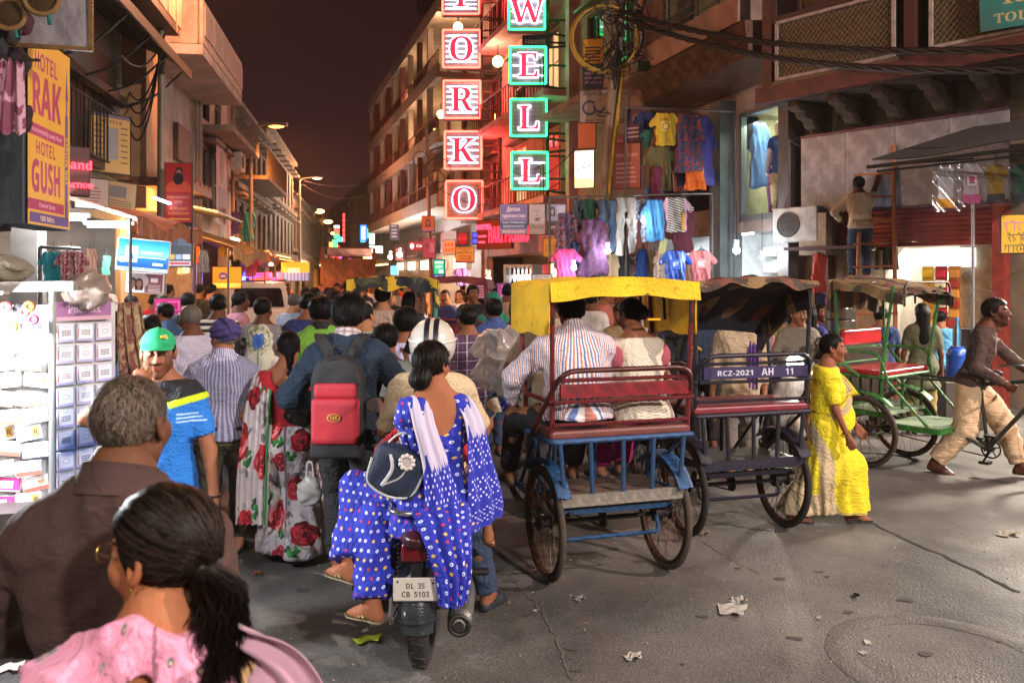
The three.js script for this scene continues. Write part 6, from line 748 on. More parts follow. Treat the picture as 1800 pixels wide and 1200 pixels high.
// ---------- motorcycle ----------
function motorbike(label,p,turn,tank,plate,o={}){
const g=thing('motorcycle',label,'motorcycle',[p[0],0,p[1]],turn,o.group),blk=M(0x141416,.45),chr=M(0xb9b9bb,.18,.95),al=worn('#8a8a88','#4a4440',.4,.2,.4,.8),fend=worn('#33393c','#1d2022',.3,.3,.32,.2);
const mw=(z,r,w)=>{const q=new THREE.Group();q.name='wheel';q.position.set(0,r,z);g.add(q);part('tyre',[rot(torus(r-w*.52,w*.52,40,12),0,PI/2),...Array.from({length:40},(_,i)=>{const a=i/40*2*PI;return rot(mv(rot(box(w*.7,.012,.018),0,i%2?.5:-.5,0),0,r-.004,0),a,0,0);})],M(0x1c1a19,.85),q);part('rim',[rot(torus(r-w-.02,.016,36,6),0,PI/2),...Array.from({length:6},(_,i)=>rot(mv(box(.025,r-w-.03,.03),0,(r-w)/2,0),i*PI/3,0,0)),rot(cyl(.05,.05,.12),0,0,PI/2)],M(0x1c1c1e,.4,.5),q);};
mw(0,.3,.1);mw(1.27,.3,.085);
const arc=(z,r,a0,a1,w,dip=.03)=>sheet((u,v)=>{const a=lerp(a0,a1,u),x=(v-.5)*w;return V(x,.3+cos(a)*(r-dip*(2*v-1)**2),z-sin(a)*(r-dip*(2*v-1)**2));},20,8,.004,1,.2);
part('rear_mudguard',arc(0,.345,-.2,1.5,.17,.05),fend,g);part('mud_flap',sheet((u,v)=>V((u-.5)*lerp(.2,.15,v),.5-.24*v,-.315+.0*v+.035*(2*u-1)**2),8,6,.006),fend,g);part('front_mudguard',arc(1.27,.335,-.8,.9,.13),fend,g);
part('flap_letters',plane(.09,.05).rotateY(PI).translate(.02,.37,-.327),printed(96,48,(c,w,h)=>{fillBg(c,w,h,'#3a4043');c.save();c.translate(w/2,h/2);c.rotate(-.25);c.fillStyle='#d9d9d9';fit(c,'HEL',0,0,w*.8,h*.7);c.restore();}),g);
const pl=part('number_plate',rbox(.2,.105,.008,.008,0,.485,-.345),M(0xb9b0a4,.5),g);part('lettering',plane(.19,.096).rotateY(PI).translate(0,.485,-.3502),printed(256,128,(c,w,h)=>{fillBg(c,w,h,'#c2bab0');c.fillStyle='#2a2a2c';fit(c,plate[0],w/2,h*.33,w*.46,h*.36);fit(c,plate[1],w/2,h*.72,w*.66,h*.36);c.beginPath();c.arc(w*.08,h*.14,7,0,7);c.arc(w*.92,h*.2,7,0,7);c.fill();}),pl);part('plate_bracket',[box(.05,.2,.02,0,.56,-.28)],blk,g);
part('tail_lamp',rbox(.14,.09,.05,.02,0,.64,-.3),M(0x5a0f16,.2),g);part('tail_cowl',surf((x,y,z)=>max(elld(x,y,z,.11,.07,.34),-y-.05),[-.14,-.1,-.38],[.14,.1,.38],.02).translate(0,.7,-.05),tank,g);
part('seat',surf((x,y,z)=>smin(elld(x,y,z,.13,.055,.42),elld(x,y-.02,z+.25,.12,.05,.16),.06),[-.17,-.1,-.48],[.17,.1,.48],.02).translate(0,.78,.22),M(0x101012,.6),g);part('fuel_tank',surf((x,y,z)=>elld(x,y+.02*z,z,.14,.13,.24),[-.18,-.17,-.28],[.18,.17,.28],.02).translate(0,.86,.78),tank,g);
part('grab_rail',[pipe([[.11,.74,.1],[.135,.84,-.12],[.12,.82,-.3],[.02,.82,-.33]],.012,{bend:.06}),pipe([[-.11,.74,.1],[-.135,.84,-.12],[-.12,.82,-.3],[-.02,.82,-.33]],.012,{bend:.06})],chr,g);
for(const s of[1,-1])part('shock_absorber',[bar([s*.14,.33,-.02],[s*.13,.68,-.08],.016),cyl(.03,.03,.05,s*.14,.38,-.03),...Array.from({length:9},(_,i)=>mv(rot(torus(.026,.006,14,5),PI/2),s*(.14-.001*i),.43+i*.024,-.03-i*.005))],chr,g);
part('silencer',[mv(rot(lathe([[.001,-.02],[.03,-.02],[.035,0],[.058,.02],[.062,.06],[.062,.42],[.05,.5],[.022,.58],[.02,.9]],20),PI/2,0,0),-.19,.255,-.17)],al,g);part('silencer_cap',[mv(torus(.045,.012,20,6),-.19,.255,-.185),mv(rot(cyl(.022,.022,.03),PI/2),-.19,.255,-.19)],M(0x3a3634,.5,.7),g);
part('engine',[rbox(.26,.26,.3,.05,0,.36,.62),rbox(.18,.22,.18,.03,0,.56,.68),...[0,1,2,3,4].map((i)=>box(.2,.008,.2,0,.5+i*.035,.68))],al,g);part('chain_case',[rbox(.03,.09,.56,.02,.14,.33,.26)],fend,g);part('frame',[bar([0,.72,-.05],[0,.78,.9],.022),bar([0,.8,.95],[0,.3,.75],.022),bar([.1,.3,.02],[.1,.34,.5],.02),bar([-.1,.3,.02],[-.1,.34,.5],.02),bar([.16,.36,.25],[.26,.36,.25],.012),bar([-.16,.36,.25],[-.26,.36,.25],.012),bar([.14,.2,.4],[.2,.06,.3],.012),bar([-.16,.42,-.0],[-.24,.45,-.02],.016),bar([.13,.7,-.1],[.15,.25,-.05],.012)],chr,g);part('foot_peg',[rot(cyl(.018,.018,.1),0,0,PI/2).translate(-.27,.36,.25),rot(cyl(.018,.018,.1),0,0,PI/2).translate(.27,.36,.25),mv(rot(cyl(.017,.017,.1),0,0,PI/2),-.27,.45,-.02)],blk,g);
part('front_fork',[bar([.09,.3,1.27],[.09,.95,1.0],.022),bar([-.09,.3,1.27],[-.09,.95,1.0],.022)],chr,g);part('handlebar',pipe([[.36,.98,.78],[.3,1.02,.9],[.1,.98,.98],[-.1,.98,.98],[-.3,1.02,.9],[-.36,.98,.78]],.013,{bend:.08}),blk,g);part('headlamp',[mv(ball(.1,0,.86,1.12,1,1,.8))],chr,g);
for(const s of[1,-1]){const m=part('mirror',mv(rot(ball(.06,0,0,0,1.25,.85,.3),.1,s*.1,0),s*.36,1.13,.92),blk,g);part('mirror_glass',mv(rot(rot(cyl(.052,.052,.004,0,0,0,20),PI/2).scale(1.25,.85,1),.1,s*.1,0),s*.36,1.13,.902),M(0xd8e6f0,.04,1),m);part('mirror_stem',bar([s*.3,1.0,.9],[s*.36,1.1,.92],.008),chr,m);}
return g;
}
motorbike('dark motorcycle in front, plate DL 3S CB 5103, carrying a family',[-.44,-4.2],180.5*R,worn('#3a1218','#1c0c10',.3,.3,.3),['DL  3S','CB  5103']);
motorbike('dark motorcycle standing between the yellow and the violet rickshaws',[1.42,-8.0],172*R,worn('#1c1c22','#101014',.3,.3,.3),['DL 5S','AK 2071']);
// ---------- scooter with its headlight on ----------
{
const p=P(1392,640,8.9),g=thing('scooter','pale scooter facing the camera with a dazzling headlight','scooter',[p.x,0,p.z],-.12),m=worn('#a9a39a','#5d564e',.3,.4,.35);
part('apron',surf((x,y,z)=>max(elld(x,y,z,.24,.36,.1),z*-1-.02*0-.05),[-.28,-.4,-.14],[.28,.4,.14],.025).translate(0,.55,.1),m,g);const hd=part('head_cowl',ball(.16,0,1.0,.06,1,.75,.8),m,g);part('headlight',ball(.085,0,1.01,.16,1,.9,.45),emis(0xfff2dc,60),hd);part('front_mudguard',surf((x,y,z)=>max(elld(x,y,z,.09,.2,.24),-y),[-.12,-.22,-.28],[.12,.22,.28],.02).translate(0,.3,.22),m,g);const w=new THREE.Group();w.name='wheel';w.position.set(0,.22,.22);g.add(w);part('tyre',rot(torus(.17,.05,30,10),0,PI/2),tyreDark,w);part('rim',rot(cyl(.12,.12,.06),0,0,PI/2),m,w);const w2=new THREE.Group();w2.name='wheel';w2.position.set(0,.22,-1);g.add(w2);part('tyre',rot(torus(.17,.05,30,10),0,PI/2),tyreDark,w2);part('rim',rot(cyl(.12,.12,.06),0,0,PI/2),m,w2);
part('body_panel',surf((x,y,z)=>elld(x,y,z,.2,.24,.46),[-.24,-.28,-.5],[.24,.28,.5],.03).translate(0,.55,-.85),m,g);part('floor_board',rbox(.3,.06,.6,.02,0,.3,-.2),M(0x222222,.7),g);part('seat',rbox(.26,.12,.7,.05,0,.8,-.8),M(0x17130f,.6),g);part('handlebar',[bar([-.33,1.02,-.02],[.33,1.02,-.02],.016),bar([.2,1.02,0],[.3,1.2,-.02],.007),bar([-.2,1.02,0],[-.3,1.2,-.02],.007)],M(0x222222,.5),g);for(const s of[1,-1])part('mirror',ball(.055,s*.31,1.22,-.02,1.2,.9,.35),M(0x777777,.2,.9),g);part('indicator_lamp',ball(.03,.2,.9,.12),emis(0xffd0a0,6),g);
{const l=new THREE.SpotLight(0xfff0d8,3.5,0,.5,.9);l.position.set(0,1.01,.24);l.target.position.set(-.3,.7,3);l.name='lamp';l.castShadow=true;g.add(l,l.target);}
}
// ---------- police car ----------
{
const c=P(453,500,20),g=thing('police_car','white police car seen from behind with red and blue roof lights','car',[c.x,0,c.z],195*R),wm=new THREE.MeshPhysicalMaterial({color:0xb9b6b2,roughness:.35,clearcoat:.4}),hw=.8;
part('lower_body',rbox(1.72,.78,4.2,.12,0,.78,2.1),wm,g);const cab=extr([[-.74,0],[.74,0],[.62,.56],[.56,.6],[-.56,.6],[-.62,.56]],2.6,.03);part('cabin',mv(cab,0,1.14,.12),wm,g);
part('rear_window',extr([[-.6,.05],[.6,.05],[.53,.46],[.48,.5],[-.48,.5],[-.53,.46]],.02,.01).translate(0,1.12,.065),new THREE.MeshPhysicalMaterial({color:0x120c0e,roughness:.06}),g);for(const s of[1,-1]){part('side_window',mv(rot(box(.02,.4,2.1),0,0,s*.21),s*.7,1.43,1.4),M(0x0c0b0d,.08),g);part('tail_lamp',rbox(.12,.3,.05,.02,s*.78,.95,.0),M(0x7a0f14,.25),g);for(const z of[.7,3.4]){const w=new THREE.Group();w.name='wheel';w.position.set(s*.76,.34,z);g.add(w);part('tyre',rot(torus(.27,.085,26,10),0,PI/2),tyreDark,w);part('rim',rot(cyl(.2,.2,.14),0,0,PI/2),M(0x888888,.3,.8),w);}}
part('bumper',rbox(1.7,.2,.18,.05,0,.5,-.02),M(0x333333,.5),g);part('gutter',[box(1.2,.025,2.7,0,1.735,1.45)],wm,g);part('roof_board',rbox(.74,.13,.05,.01,.05,1.92,.45),M(0x9d8f98,.5),g);part('board_face',plane(.7,.11).rotateY(PI).translate(.05,1.92,.42),printed(256,40,(q,w,h)=>{fillBg(q,w,h,'#a393a0');q.fillStyle='#5a2a3a';fit(q,'DELHI   POLICE',w/2,h/2,w*.9,h*.66);}),g);part('roof_box',[rbox(.16,.2,.12,.02,.62,1.9,.4),rbox(.16,.2,.12,.02,-.5,1.9,.4)],M(0xb0a9a8,.5),g);
part('light_bar',[rbox(1.3,.05,.16,.02,0,1.79,.4)],M(0x1a1a1e,.4),g);for(const[x,col,n]of[[.62,0x2040ff,14],[.36,0x3a5aff,16],[-.34,0xff1428,22]])part('beacon_lamp',rbox(.13,.08,.14,.03,x,1.83,.38),emis(col,n),g);part('beacon_lamp',rbox(.4,.04,.1,.01,0,1.82,.38),emis(0xff5a20,3),g);pointLight(0xff2030,6,V(-.34,1.95,.25),4,g);pointLight(0x3050ff,6,V(.5,1.95,.25),4,g);
}
// ---------- truck ----------
{
const p=P(612,485,38),g=thing('truck','rusty brown open truck body seen from behind, far down the street','truck',[p.x,0,p.z],190*R),rm=worn('#8a5540','#3d241a',.5,1.2,.75),rm2=worn('#7a4636','#4a2c20',.4,1,.75);
part('tailgate',box(2.2,.95,.1,0,2.2,0),rm,g);for(let i=0;i<7;i++)part('tail_plank',box(2.2,.125,.06,0,1.15+i*.135-.3,-.02+(i%2)*.01),rm2,g);part('lower_board',box(2.2,.5,.08,0,.55,0),worn('#d0801c','#7a4a14',.4,.8,.6),g);part('corner_post',box(.14,2.6,.16,1.14,1.85,0),rm2,g);part('corner_post',box(.14,2.6,.16,-1.14,1.85,0),rm2,g);part('side_board',box(.1,1.9,5,1.14,1.95,2.5),rm2,g);part('side_board',box(.1,1.9,5,-1.14,1.95,2.5),rm2,g);part('head_board',box(2.2,.45,.1,0,3.1,4.9),rm,g);part('top_rail',[bar([-1.1,3.15,0],[1.1,3.15,0],.03),bar([-1.1,2.72,0],[-1.1,3.15,0],.03),bar([1.1,2.72,0],[1.1,3.15,0],.03)],rm2,g);part('plate',box(.18,.15,.02,-.18,1.55,-.07),M(0xc0b8b0,.5),g);part('cab',rbox(2.2,1.9,1.6,.12,0,1.75,6),worn('#b07a3a','#6a4420',.3,1),g);for(const s of[1,-1])for(const z of[1,5.6]){const w=new THREE.Group();w.name='wheel';w.position.set(s*.95,.45,z);g.add(w);part('tyre',rot(torus(.33,.13,24,10),0,PI/2),tyreDark,w);part('rim',rot(cyl(.24,.24,.2),0,0,PI/2),rm2,w);}
}
// ---------- people ----------
const who=(label,px,top,Z,o,group)=>person(label,{at:[(px-CX)/F*Z,-Z],h:o.h??H-(top-HY)*Z/F-.01,...o},group);
const loc=(at,face,X,y,Z,s=1)=>{const dx=X-at[0],dz=-Z-at[1];return[(dx*cos(face)-dz*sin(face))/s,y/s,(dx*sin(face)+dz*cos(face))/s];};
const stripeT=(bg,cols,n)=>dtex(128,8,(u)=>{const k=floor(u*n*2)%2?cols[floor(u*n)%cols.length]:bg;return hex(k);});
const lavender=clothT(rep(stripeT('#b4b0c6',['#7a7898'],10),9,1)),barber=clothT(rep(stripeT('#cfc8c6',['#5a6fa0','#b07066'],8),8.5,1)),bw=clothT((()=>{const t=dtex(8,128,(u,v)=>floor(v*16)%2?[196,188,180]:[24,22,24]);t.repeat.set(1,1.9);return t;})());
const plaidT=(bg,a,b)=>dtex(128,128,(u,v)=>{let c=hex(bg);const f=(q,w)=>abs((q*2%1)-.5)<w;if(f(u,.2))c=mixc(c,hex(a),.45);if(f(v,.2))c=mixc(c,hex(a),.45);if(f(u,.05))c=mixc(c,hex(b),.7);if(f(v,.05))c=mixc(c,hex(b),.7);return c;});
const plaid=clothT(rep(plaidT('#4a2c48','#2a1a2c','#b4a8b4'),6)),plaidDark=clothT(rep(plaidT('#1c1a1c','#121012','#6a6258'),6)),checkBeige=clothT(rep(plaidT('#b09684','#a08474','#866a5c'),22));
const dotT=(()=>{seed(41);const D=[];for(let y=0;y<8;y++)for(let x=0;x<7;x++)D.push([(x+.5*(y%2)+rr(-.15,.15)+.3)/7,(y+.5)/8,pick(['#d8d8ea','#d8d8ea','#d8d8ea','#d9a94a','#b02a5a'])]);return ctex(256,256,(c,w,h)=>{c.fillStyle='#1a279a';c.fillRect(0,0,w,h);for(const[x,y,k]of D)for(const ox of[-1,0,1]){c.fillStyle=k;c.beginPath();c.ellipse((x+ox)*w,y*h,7,6,.3,0,7);c.fill();if(k==='#d8d8ea'){c.fillStyle='#4a55b8';c.beginPath();c.ellipse((x+ox)*w,y*h,3,2.5,.3,0,7);c.fill();}}});})();
const dots=clothT(rep(dotT,3.3));
const floralT=(()=>{seed(43);return ctex(512,512,(c,w,h)=>{c.fillStyle='#b9aeb0';c.fillRect(0,0,w,h);for(let i=0;i<70;i++){c.fillStyle=pick(['#3a3638','#6b6468','#8a8084','#d0c8c8','#2a2628']);c.globalAlpha=.55;c.beginPath();c.ellipse(rnd()*w,rnd()*h,rr(8,46),rr(5,20),rnd()*3,0,7);c.fill();}c.globalAlpha=1;const rose=(x,y,r,k)=>{for(let q=0;q<46;q++){const t=q/46,a=q*2.4;c.fillStyle=pick(k);c.beginPath();c.ellipse(x+cos(a)*r*(1-t)*.8,y+sin(a)*r*(1-t)*.8,r*(.42-.2*t),r*(.25-.1*t),a+1.2,0,7);c.fill();}};const leaf=(x,y,r)=>{for(let q=0;q<6;q++){c.fillStyle=pick(['#2a6a34','#3f8a48','#1d4a26']);c.beginPath();c.ellipse(x+rr(-r,r),y+rr(-r*.6,r*.6),r*.7,r*.3,rnd()*3,0,7);c.fill();}};leaf(250,150,40);leaf(90,420,34);leaf(420,330,36);rose(150,90,74,['#8a1420','#b02030','#5a0c16','#c84a50']);rose(360,240,84,['#a01824','#c83440','#6a0e18','#d87a7c']);rose(160,330,66,['#7a1018','#b02430','#4a0a10']);rose(420,450,60,['#a82030','#7a1420','#d06a70']);});})();
const floral=clothT(rep(floralT,1.65)),lace=clothT(rep(dtex(64,64,(u,v)=>{const k=(sin(u*50.3)*sin(v*50.3)>.25)?152:208;return[k,k*.93,k*.84];}),7));
const pinkFloral=clothT(rep(dtex(256,256,(u,v)=>{for(const[x,y]of[[.2,.3],[.7,.15],[.45,.65],[.85,.75],[.1,.85]]){const d=hypot(u-x,(v-y)),n=nz(2,u*2,v*2);if(d<.055+.035*(n-.5))return d<.022?[196,168,120]:n>.5?[92,122,112]:[120,104,116];}const n=nz(0,u,v)*20;return[206+n*.5,128+n,152+n];}),6.5),{bumpScale:.005});
const W={white:cloth(0xb8b0a8),lav:cloth(0xa8a4c4),beige:cloth(0x9a8468),cream:cloth(0xb9a68e),navy:cloth(0x0f2436),grey:cloth(0x7c7672),dgrey:cloth(0x2c2e30),black:cloth(0x101012),brown:cloth(0x3a2620),khaki:cloth(0x57503f),blue:cloth(0x3a4a70),sky:cloth(0x5f7ea0),teal:cloth(0x2a5a60),green:cloth(0x5f8f2a),red:cloth(0x9c1420),jeans:clothT(rep(dtex(128,128,(u,v)=>{const n=nz(0,u,v),k=.8+.35*n;return[38*k,54*k,78*k];}),2)),pink:cloth(0xa86a74),salmon:cloth(0xa85a4c),mint:cloth(0x7fa898),dblue:cloth(0x1c2a3e),indigo:cloth(0x232a5a),yellow:cloth(0xd0bc14),magenta:cloth(0x9c1060),purple:cloth(0x4a2a70),jute:cloth(0x8d7a50)};
const H0={style:'short'},TR=(m,o={})=>({m,...o}),sh=(m,o={})=>({m,sleeve:.75,...o});
const brownMan=person('man in a dark brown shirt with grey hair, seen from behind at the lower left',{
at:[-.835,-1.8],face:PI-.12,h:1.69,hs:.88,skin:0x573521,cell:.016,hc:.0045,hairC:.0045,sh:1.02,w:1.0,lean:.05,hL:[.22,1.02,.26],hR:[-.22,.98,.22],eL:[.9,-.4,-.4],eR:[-.35,-.8,-.5],noEyes:true,
hair:{style:'short',color:0x241d18,t:.002,strands:9000,len:.02,sw:.001,spread:.6,off:.006,lo:-.08,sc:0x4d4239,rough:.5},
top:{m:clothT(dtex(128,128,(u,v)=>{const n=nz(0,u,v);return[52+n*12,32+n*8,27+n*6];}),{bumpScale:.004}),sleeve:1.8,hem:-.22,collar:true,wrinkle:.005,t:.014,c:.0105,aw:1.05},bottom:TR(W.dgrey),shoes:{}});
{
const f=PI+.3,rig=person('woman with glasses and a long dark ponytail in a pink flowered scarf, nearest the camera',{
at:[-.605,-1.47],face:f,h:1.515,sex:'f',skin:0x9a5f3e,cell:.014,hc:.0034,hairC:.004,yaw:.88,pitch:.06,w:1.0,sh:.95,hL:[.2,.85,.1],hR:[-.2,.85,.1],
hair:{style:'none',color:0x120c09,t:.012,rough:.25,strands:2600,len:.15,sw:.0042,spread:.08,off:.0035,lo:-.06,sc:0x17100c,dir:(p)=>V(-p.x*.9,-.35-p.y*2.2,-1)},top:{m:cloth(0xb08a5e),sleeve:.8,hem:-.3,c:.012,scoop:[.44,-.12,.13,.15],wrinkle:.003,neck:.47},bottom:{type:'skirt',m:W.beige}});
const g=rig.hair;seed(61);const locks=[],q0=V(0,-.012,-.108);
for(let i=0;i<150;i++){const a=rnd()*6.28,r=sqrt(rnd()),ph=rnd()*6,L=rr(.32,.5),pts=[];for(let k=0;k<=12;k++){const t=k/12,w=.018+.03*sin(min(1,t*1.5)*PI*.62);pts.push(V(cos(a)*r*w+.011*sin(t*14+ph*.4)+.014*t*sin(ph),q0.y+.014*sin(t*PI)-t*L,q0.z-.034*sin(min(1,t*2.4)*PI*.5)+sin(a)*r*w+.009*cos(t*12+ph*.3)+.025*t));}locks.push(sweep(pts,(t)=>.0045*(1.05-t*.9),5));}
for(let i=0;i<900;i++){const a=rnd()*6.28,r=rr(.8,1.15),ph=rnd()*6,L=rr(.25,.53),pts=[];for(let k=0;k<=10;k++){const t=k/10,w=.019+.031*sin(min(1,t*1.5)*PI*.62);pts.push(V(cos(a)*r*w+.011*sin(t*14+ph*.4)+.014*t*sin(ph),q0.y+.014*sin(t*PI)-t*L,q0.z-.034*sin(min(1,t*2.4)*PI*.5)+sin(a)*r*w+.009*cos(t*12+ph*.3)+.025*t));}locks.push(sweep(pts,(t)=>.0011*(1.05-t),3));}
part('ponytail',locks,hairM(0x160e0a),g);part('hair_tie',mv(rot(torus(.021,.008,16,7),.25,0,0),q0.x,q0.y-.0,q0.z-.004),M(0x140c10,.7),g);
const gl=rig.onHead(part('glasses',[mv(torus(.019,.0013,22,5),.033,.006,.112),mv(torus(.019,.0013,22,5),-.033,.006,.112),bar([-.014,.009,.113],[.014,.009,.113],.0012),bar([.052,.01,.11],[.079,.006,.0],.0014),bar([-.052,.01,.11],[-.079,.006,.0],.0014)],M(0xb99a5a,.25,.9),rig.g));part('lens',[mv(rot(cyl(.018,.018,.0012,0,0,0,18),PI/2),.033,.006,.112),mv(rot(cyl(.018,.018,.0012,0,0,0,18),PI/2),-.033,.006,.112)],new THREE.MeshPhysicalMaterial({color:0xffffff,transmission:1,thickness:0,roughness:.02}),gl);
rig.onHead(part('earring',ball(.005,.083,-.04,-.006),M(0xc9a040,.2,1),rig.g));const sheer=new THREE.MeshPhysicalMaterial({color:0xb58a9a,roughness:.8,transmission:.25,thickness:0});
const T=rig.T,q=(x,y,z,u)=>[...T(x,y,z),u];
const base=grp([...rig.trunk,...rig.neck.map((k)=>k),...[0].map(()=>bone(rig.sh[0],lerp3(rig.sh[0],rig.el[0],.5),.06,.055))],.05,.014),nkr=bone(T(0,.46,-.01),T(0,.59,.0),.088,.078);
rig.clothes('scarf',(x,y,z)=>{let d=smin(base(x,y,z),capd(nkr,x,y,z),.04);if(d>.1)return d;const v=V(x-rig.hip[0],y-rig.hip[1],z-rig.hip[2]).applyMatrix4(rig.inv).multiplyScalar(1/rig.s),e=v.x>0?.5-1.0*max(0,v.x-.05)-(v.z>0?.3:0):v.z>0?.3:.475+.1*min(0,v.x);d-=.006+.015*(1-abs(sin(v.y*44+v.x*30+1.5*sin(v.x*15+v.z*10))))**2+.012*(1-abs(sin(v.y*26-v.x*31+v.z*24+1.2*sin(v.y*17))))**2;return max(d,e-.018+.012*sin(v.x*60)-v.y,v.y-.565-.02*sin(atan2(v.x,v.z)*3)+.05*(v.z>0?1:0),-v.x-.14);},pinkFloral,.1,.0085,(x,y,z)=>[atan2(x,z)*.2,y]);
drape([q(-.1,.5,-.06,[-.6,.5,-.5]),q(-.17,.44,-.09,[-.8,.3,-.3]),q(-.2,.36,-.15,[-.9,.1,-.2]),q(-.22,.2,-.19,[-1,0,0]),q(-.22,-.05,-.19,[-1,0,0])],(t)=>.14+.16*t,sheer,rig.g,'scarf_end',4,{amp:.012,su:.6,sv:.2,n:50});
}
{
const tee=clothT((()=>{const t=ctex(256,256,(c,w,h)=>{c.fillStyle='#1c6fc4';c.fillRect(0,0,w,h);c.fillStyle='#111418';c.beginPath();c.moveTo(0,0);c.lineTo(w,0);c.lineTo(w,h*.2);c.quadraticCurveTo(w*.7,h*.3,w*.5,h*.31);c.quadraticCurveTo(w*.3,h*.3,0,h*.2);c.fill();c.strokeStyle='#b8d018';c.lineWidth=11;c.beginPath();c.moveTo(w,h*.24);c.quadraticCurveTo(w*.75,h*.24,w*.56,h*.32);c.moveTo(0,h*.24);c.quadraticCurveTo(w*.25,h*.24,w*.44,h*.32);c.stroke();c.fillStyle='#a8c8e8';for(let i=0;i<3;i++)c.fillRect(w*.6,h*(.37+i*.024),w*(.1+.02*i),3);});t.wrapS=t.wrapT=THREE.ClampToEdgeWrapping;return t;})());
const rig=person('man in a blue sports tee and bright green cap, hand held to his chin',{at:[-1.8,-4.35],face:.2,h:1.615,skin:0x8a5a40,cell:.015,hc:.004,handC:.0045,beard:'stubble',yaw:.15,pitch:.05,look:.6,hR:[-.08,1.41,.17],eR:[-.9,-.6,.1],nR:[.2,.1,-1],dR:[.35,.9,.1],cR:.7,hL:[.3,.79,.12],cL:.7,top:{m:tee,sleeve:.72,hem:-.16,c:.011,uv:(x,y)=>[x+.5,(y-.72)/.78],neck:.505},bottom:TR(W.black),shoes:{},hair:{style:'short',t:.008,c:.006}});
const cap=rig.onHead(part('cap',surf((x,y,z)=>{let d=elld(x,y-.035,z+.012,.09,.098,.108);d=max(d,.045-.1*z-y);const br=max(elld(x,y-.06+(z-.08)*.2+x*x*2.2,z-.1,.082,.011,.085),-(z-.045));return smin(d,br,.012);},[-.13,-.06,-.15],[.13,.16,.22],.006),M(0x149a62,.8),rig.g,'bright green cap'));part('badge',[-1,0,1].map((i)=>mv(rot(box(.008,.018+.006*i,.004),-.55,0,.5),.03+i*.012,.095,.084)),M(0xd0a030,.5),cap);part('button',ball(.008,0,.134,-.012,1,.5,1),cloth(0x149a62),cap);part('wristband',(()=>{const w=rig.wr[0];return mv(rot(torus(.031,.006,16,6),PI/2),w[0],w[1]+.02,w[2]);})(),M(0x15130f,.6),rig.g);
}
{
const f=PI+.22,rig=person('man in a violet turban and lavender striped shirt, seen from behind',{at:[-1.98,-5.85],face:f,h:1.575,skin:0x8a5a42,cell:.016,hc:.006,beard:'grey',yaw:.62,w:1.12,belly:.04,hL:[.2,1.0,.22],eL:[1,-.2,-.5],hR:[-.3,.8,.1],top:{m:lavender,sleeve:1.15,hem:-.06,collar:true,c:.0125,wrinkle:.006,aw:1.2},bottom:TR(W.khaki,{belt:M(0x15100c),waist:.04,thigh:.1}),shoes:{},hair:{style:'short',t:.006,color:0x6d665e}});
const tm=cloth(0x3a2f62),tb=rig.onHead(part('turban',surf((x,y,z)=>{const e=elld(x,y-.055,z+.02,.108,.085,.125),th=atan2(x,z);return max(e+.006*sin((y*1.0+.25*abs(x)*1.0+.12*z)*120),-.018-.3*max(0,z)*-1-y-.35*(z+.02)*0-(z>0?0:.03));},[-.15,-.08,-.17],[.15,.17,.14],.006),tm,rig.g));part('turban_fold',sweep(curve([[.02,.13,.05],[.03,.147,-.03],[.03,.12,-.11],[.02,.05,-.148]],14),(t)=>.02*sin(PI*(.15+.7*t)),7,.6),tm,tb);
rig.onHead(part('beard',surf((x,y,z)=>{const n=(nz(2,x*6+.5,y*5)-.5)*.012;return max(smin(elld(x,y+.085,z-.045,.062,.075,.055),elld(x,y+.13,z-.055,.04,.06,.035),.03)+n,y+.045-(abs(x)-.03)*.8);},[-.1,-.22,-.03],[.1,.02,.13],.008),hairM(0x8d857a),rig.g));
}
const bagM=new THREE.MeshPhysicalMaterial({color:0x0c0c0d,roughness:.22,bumpMap:bumpT,bumpScale:.004});
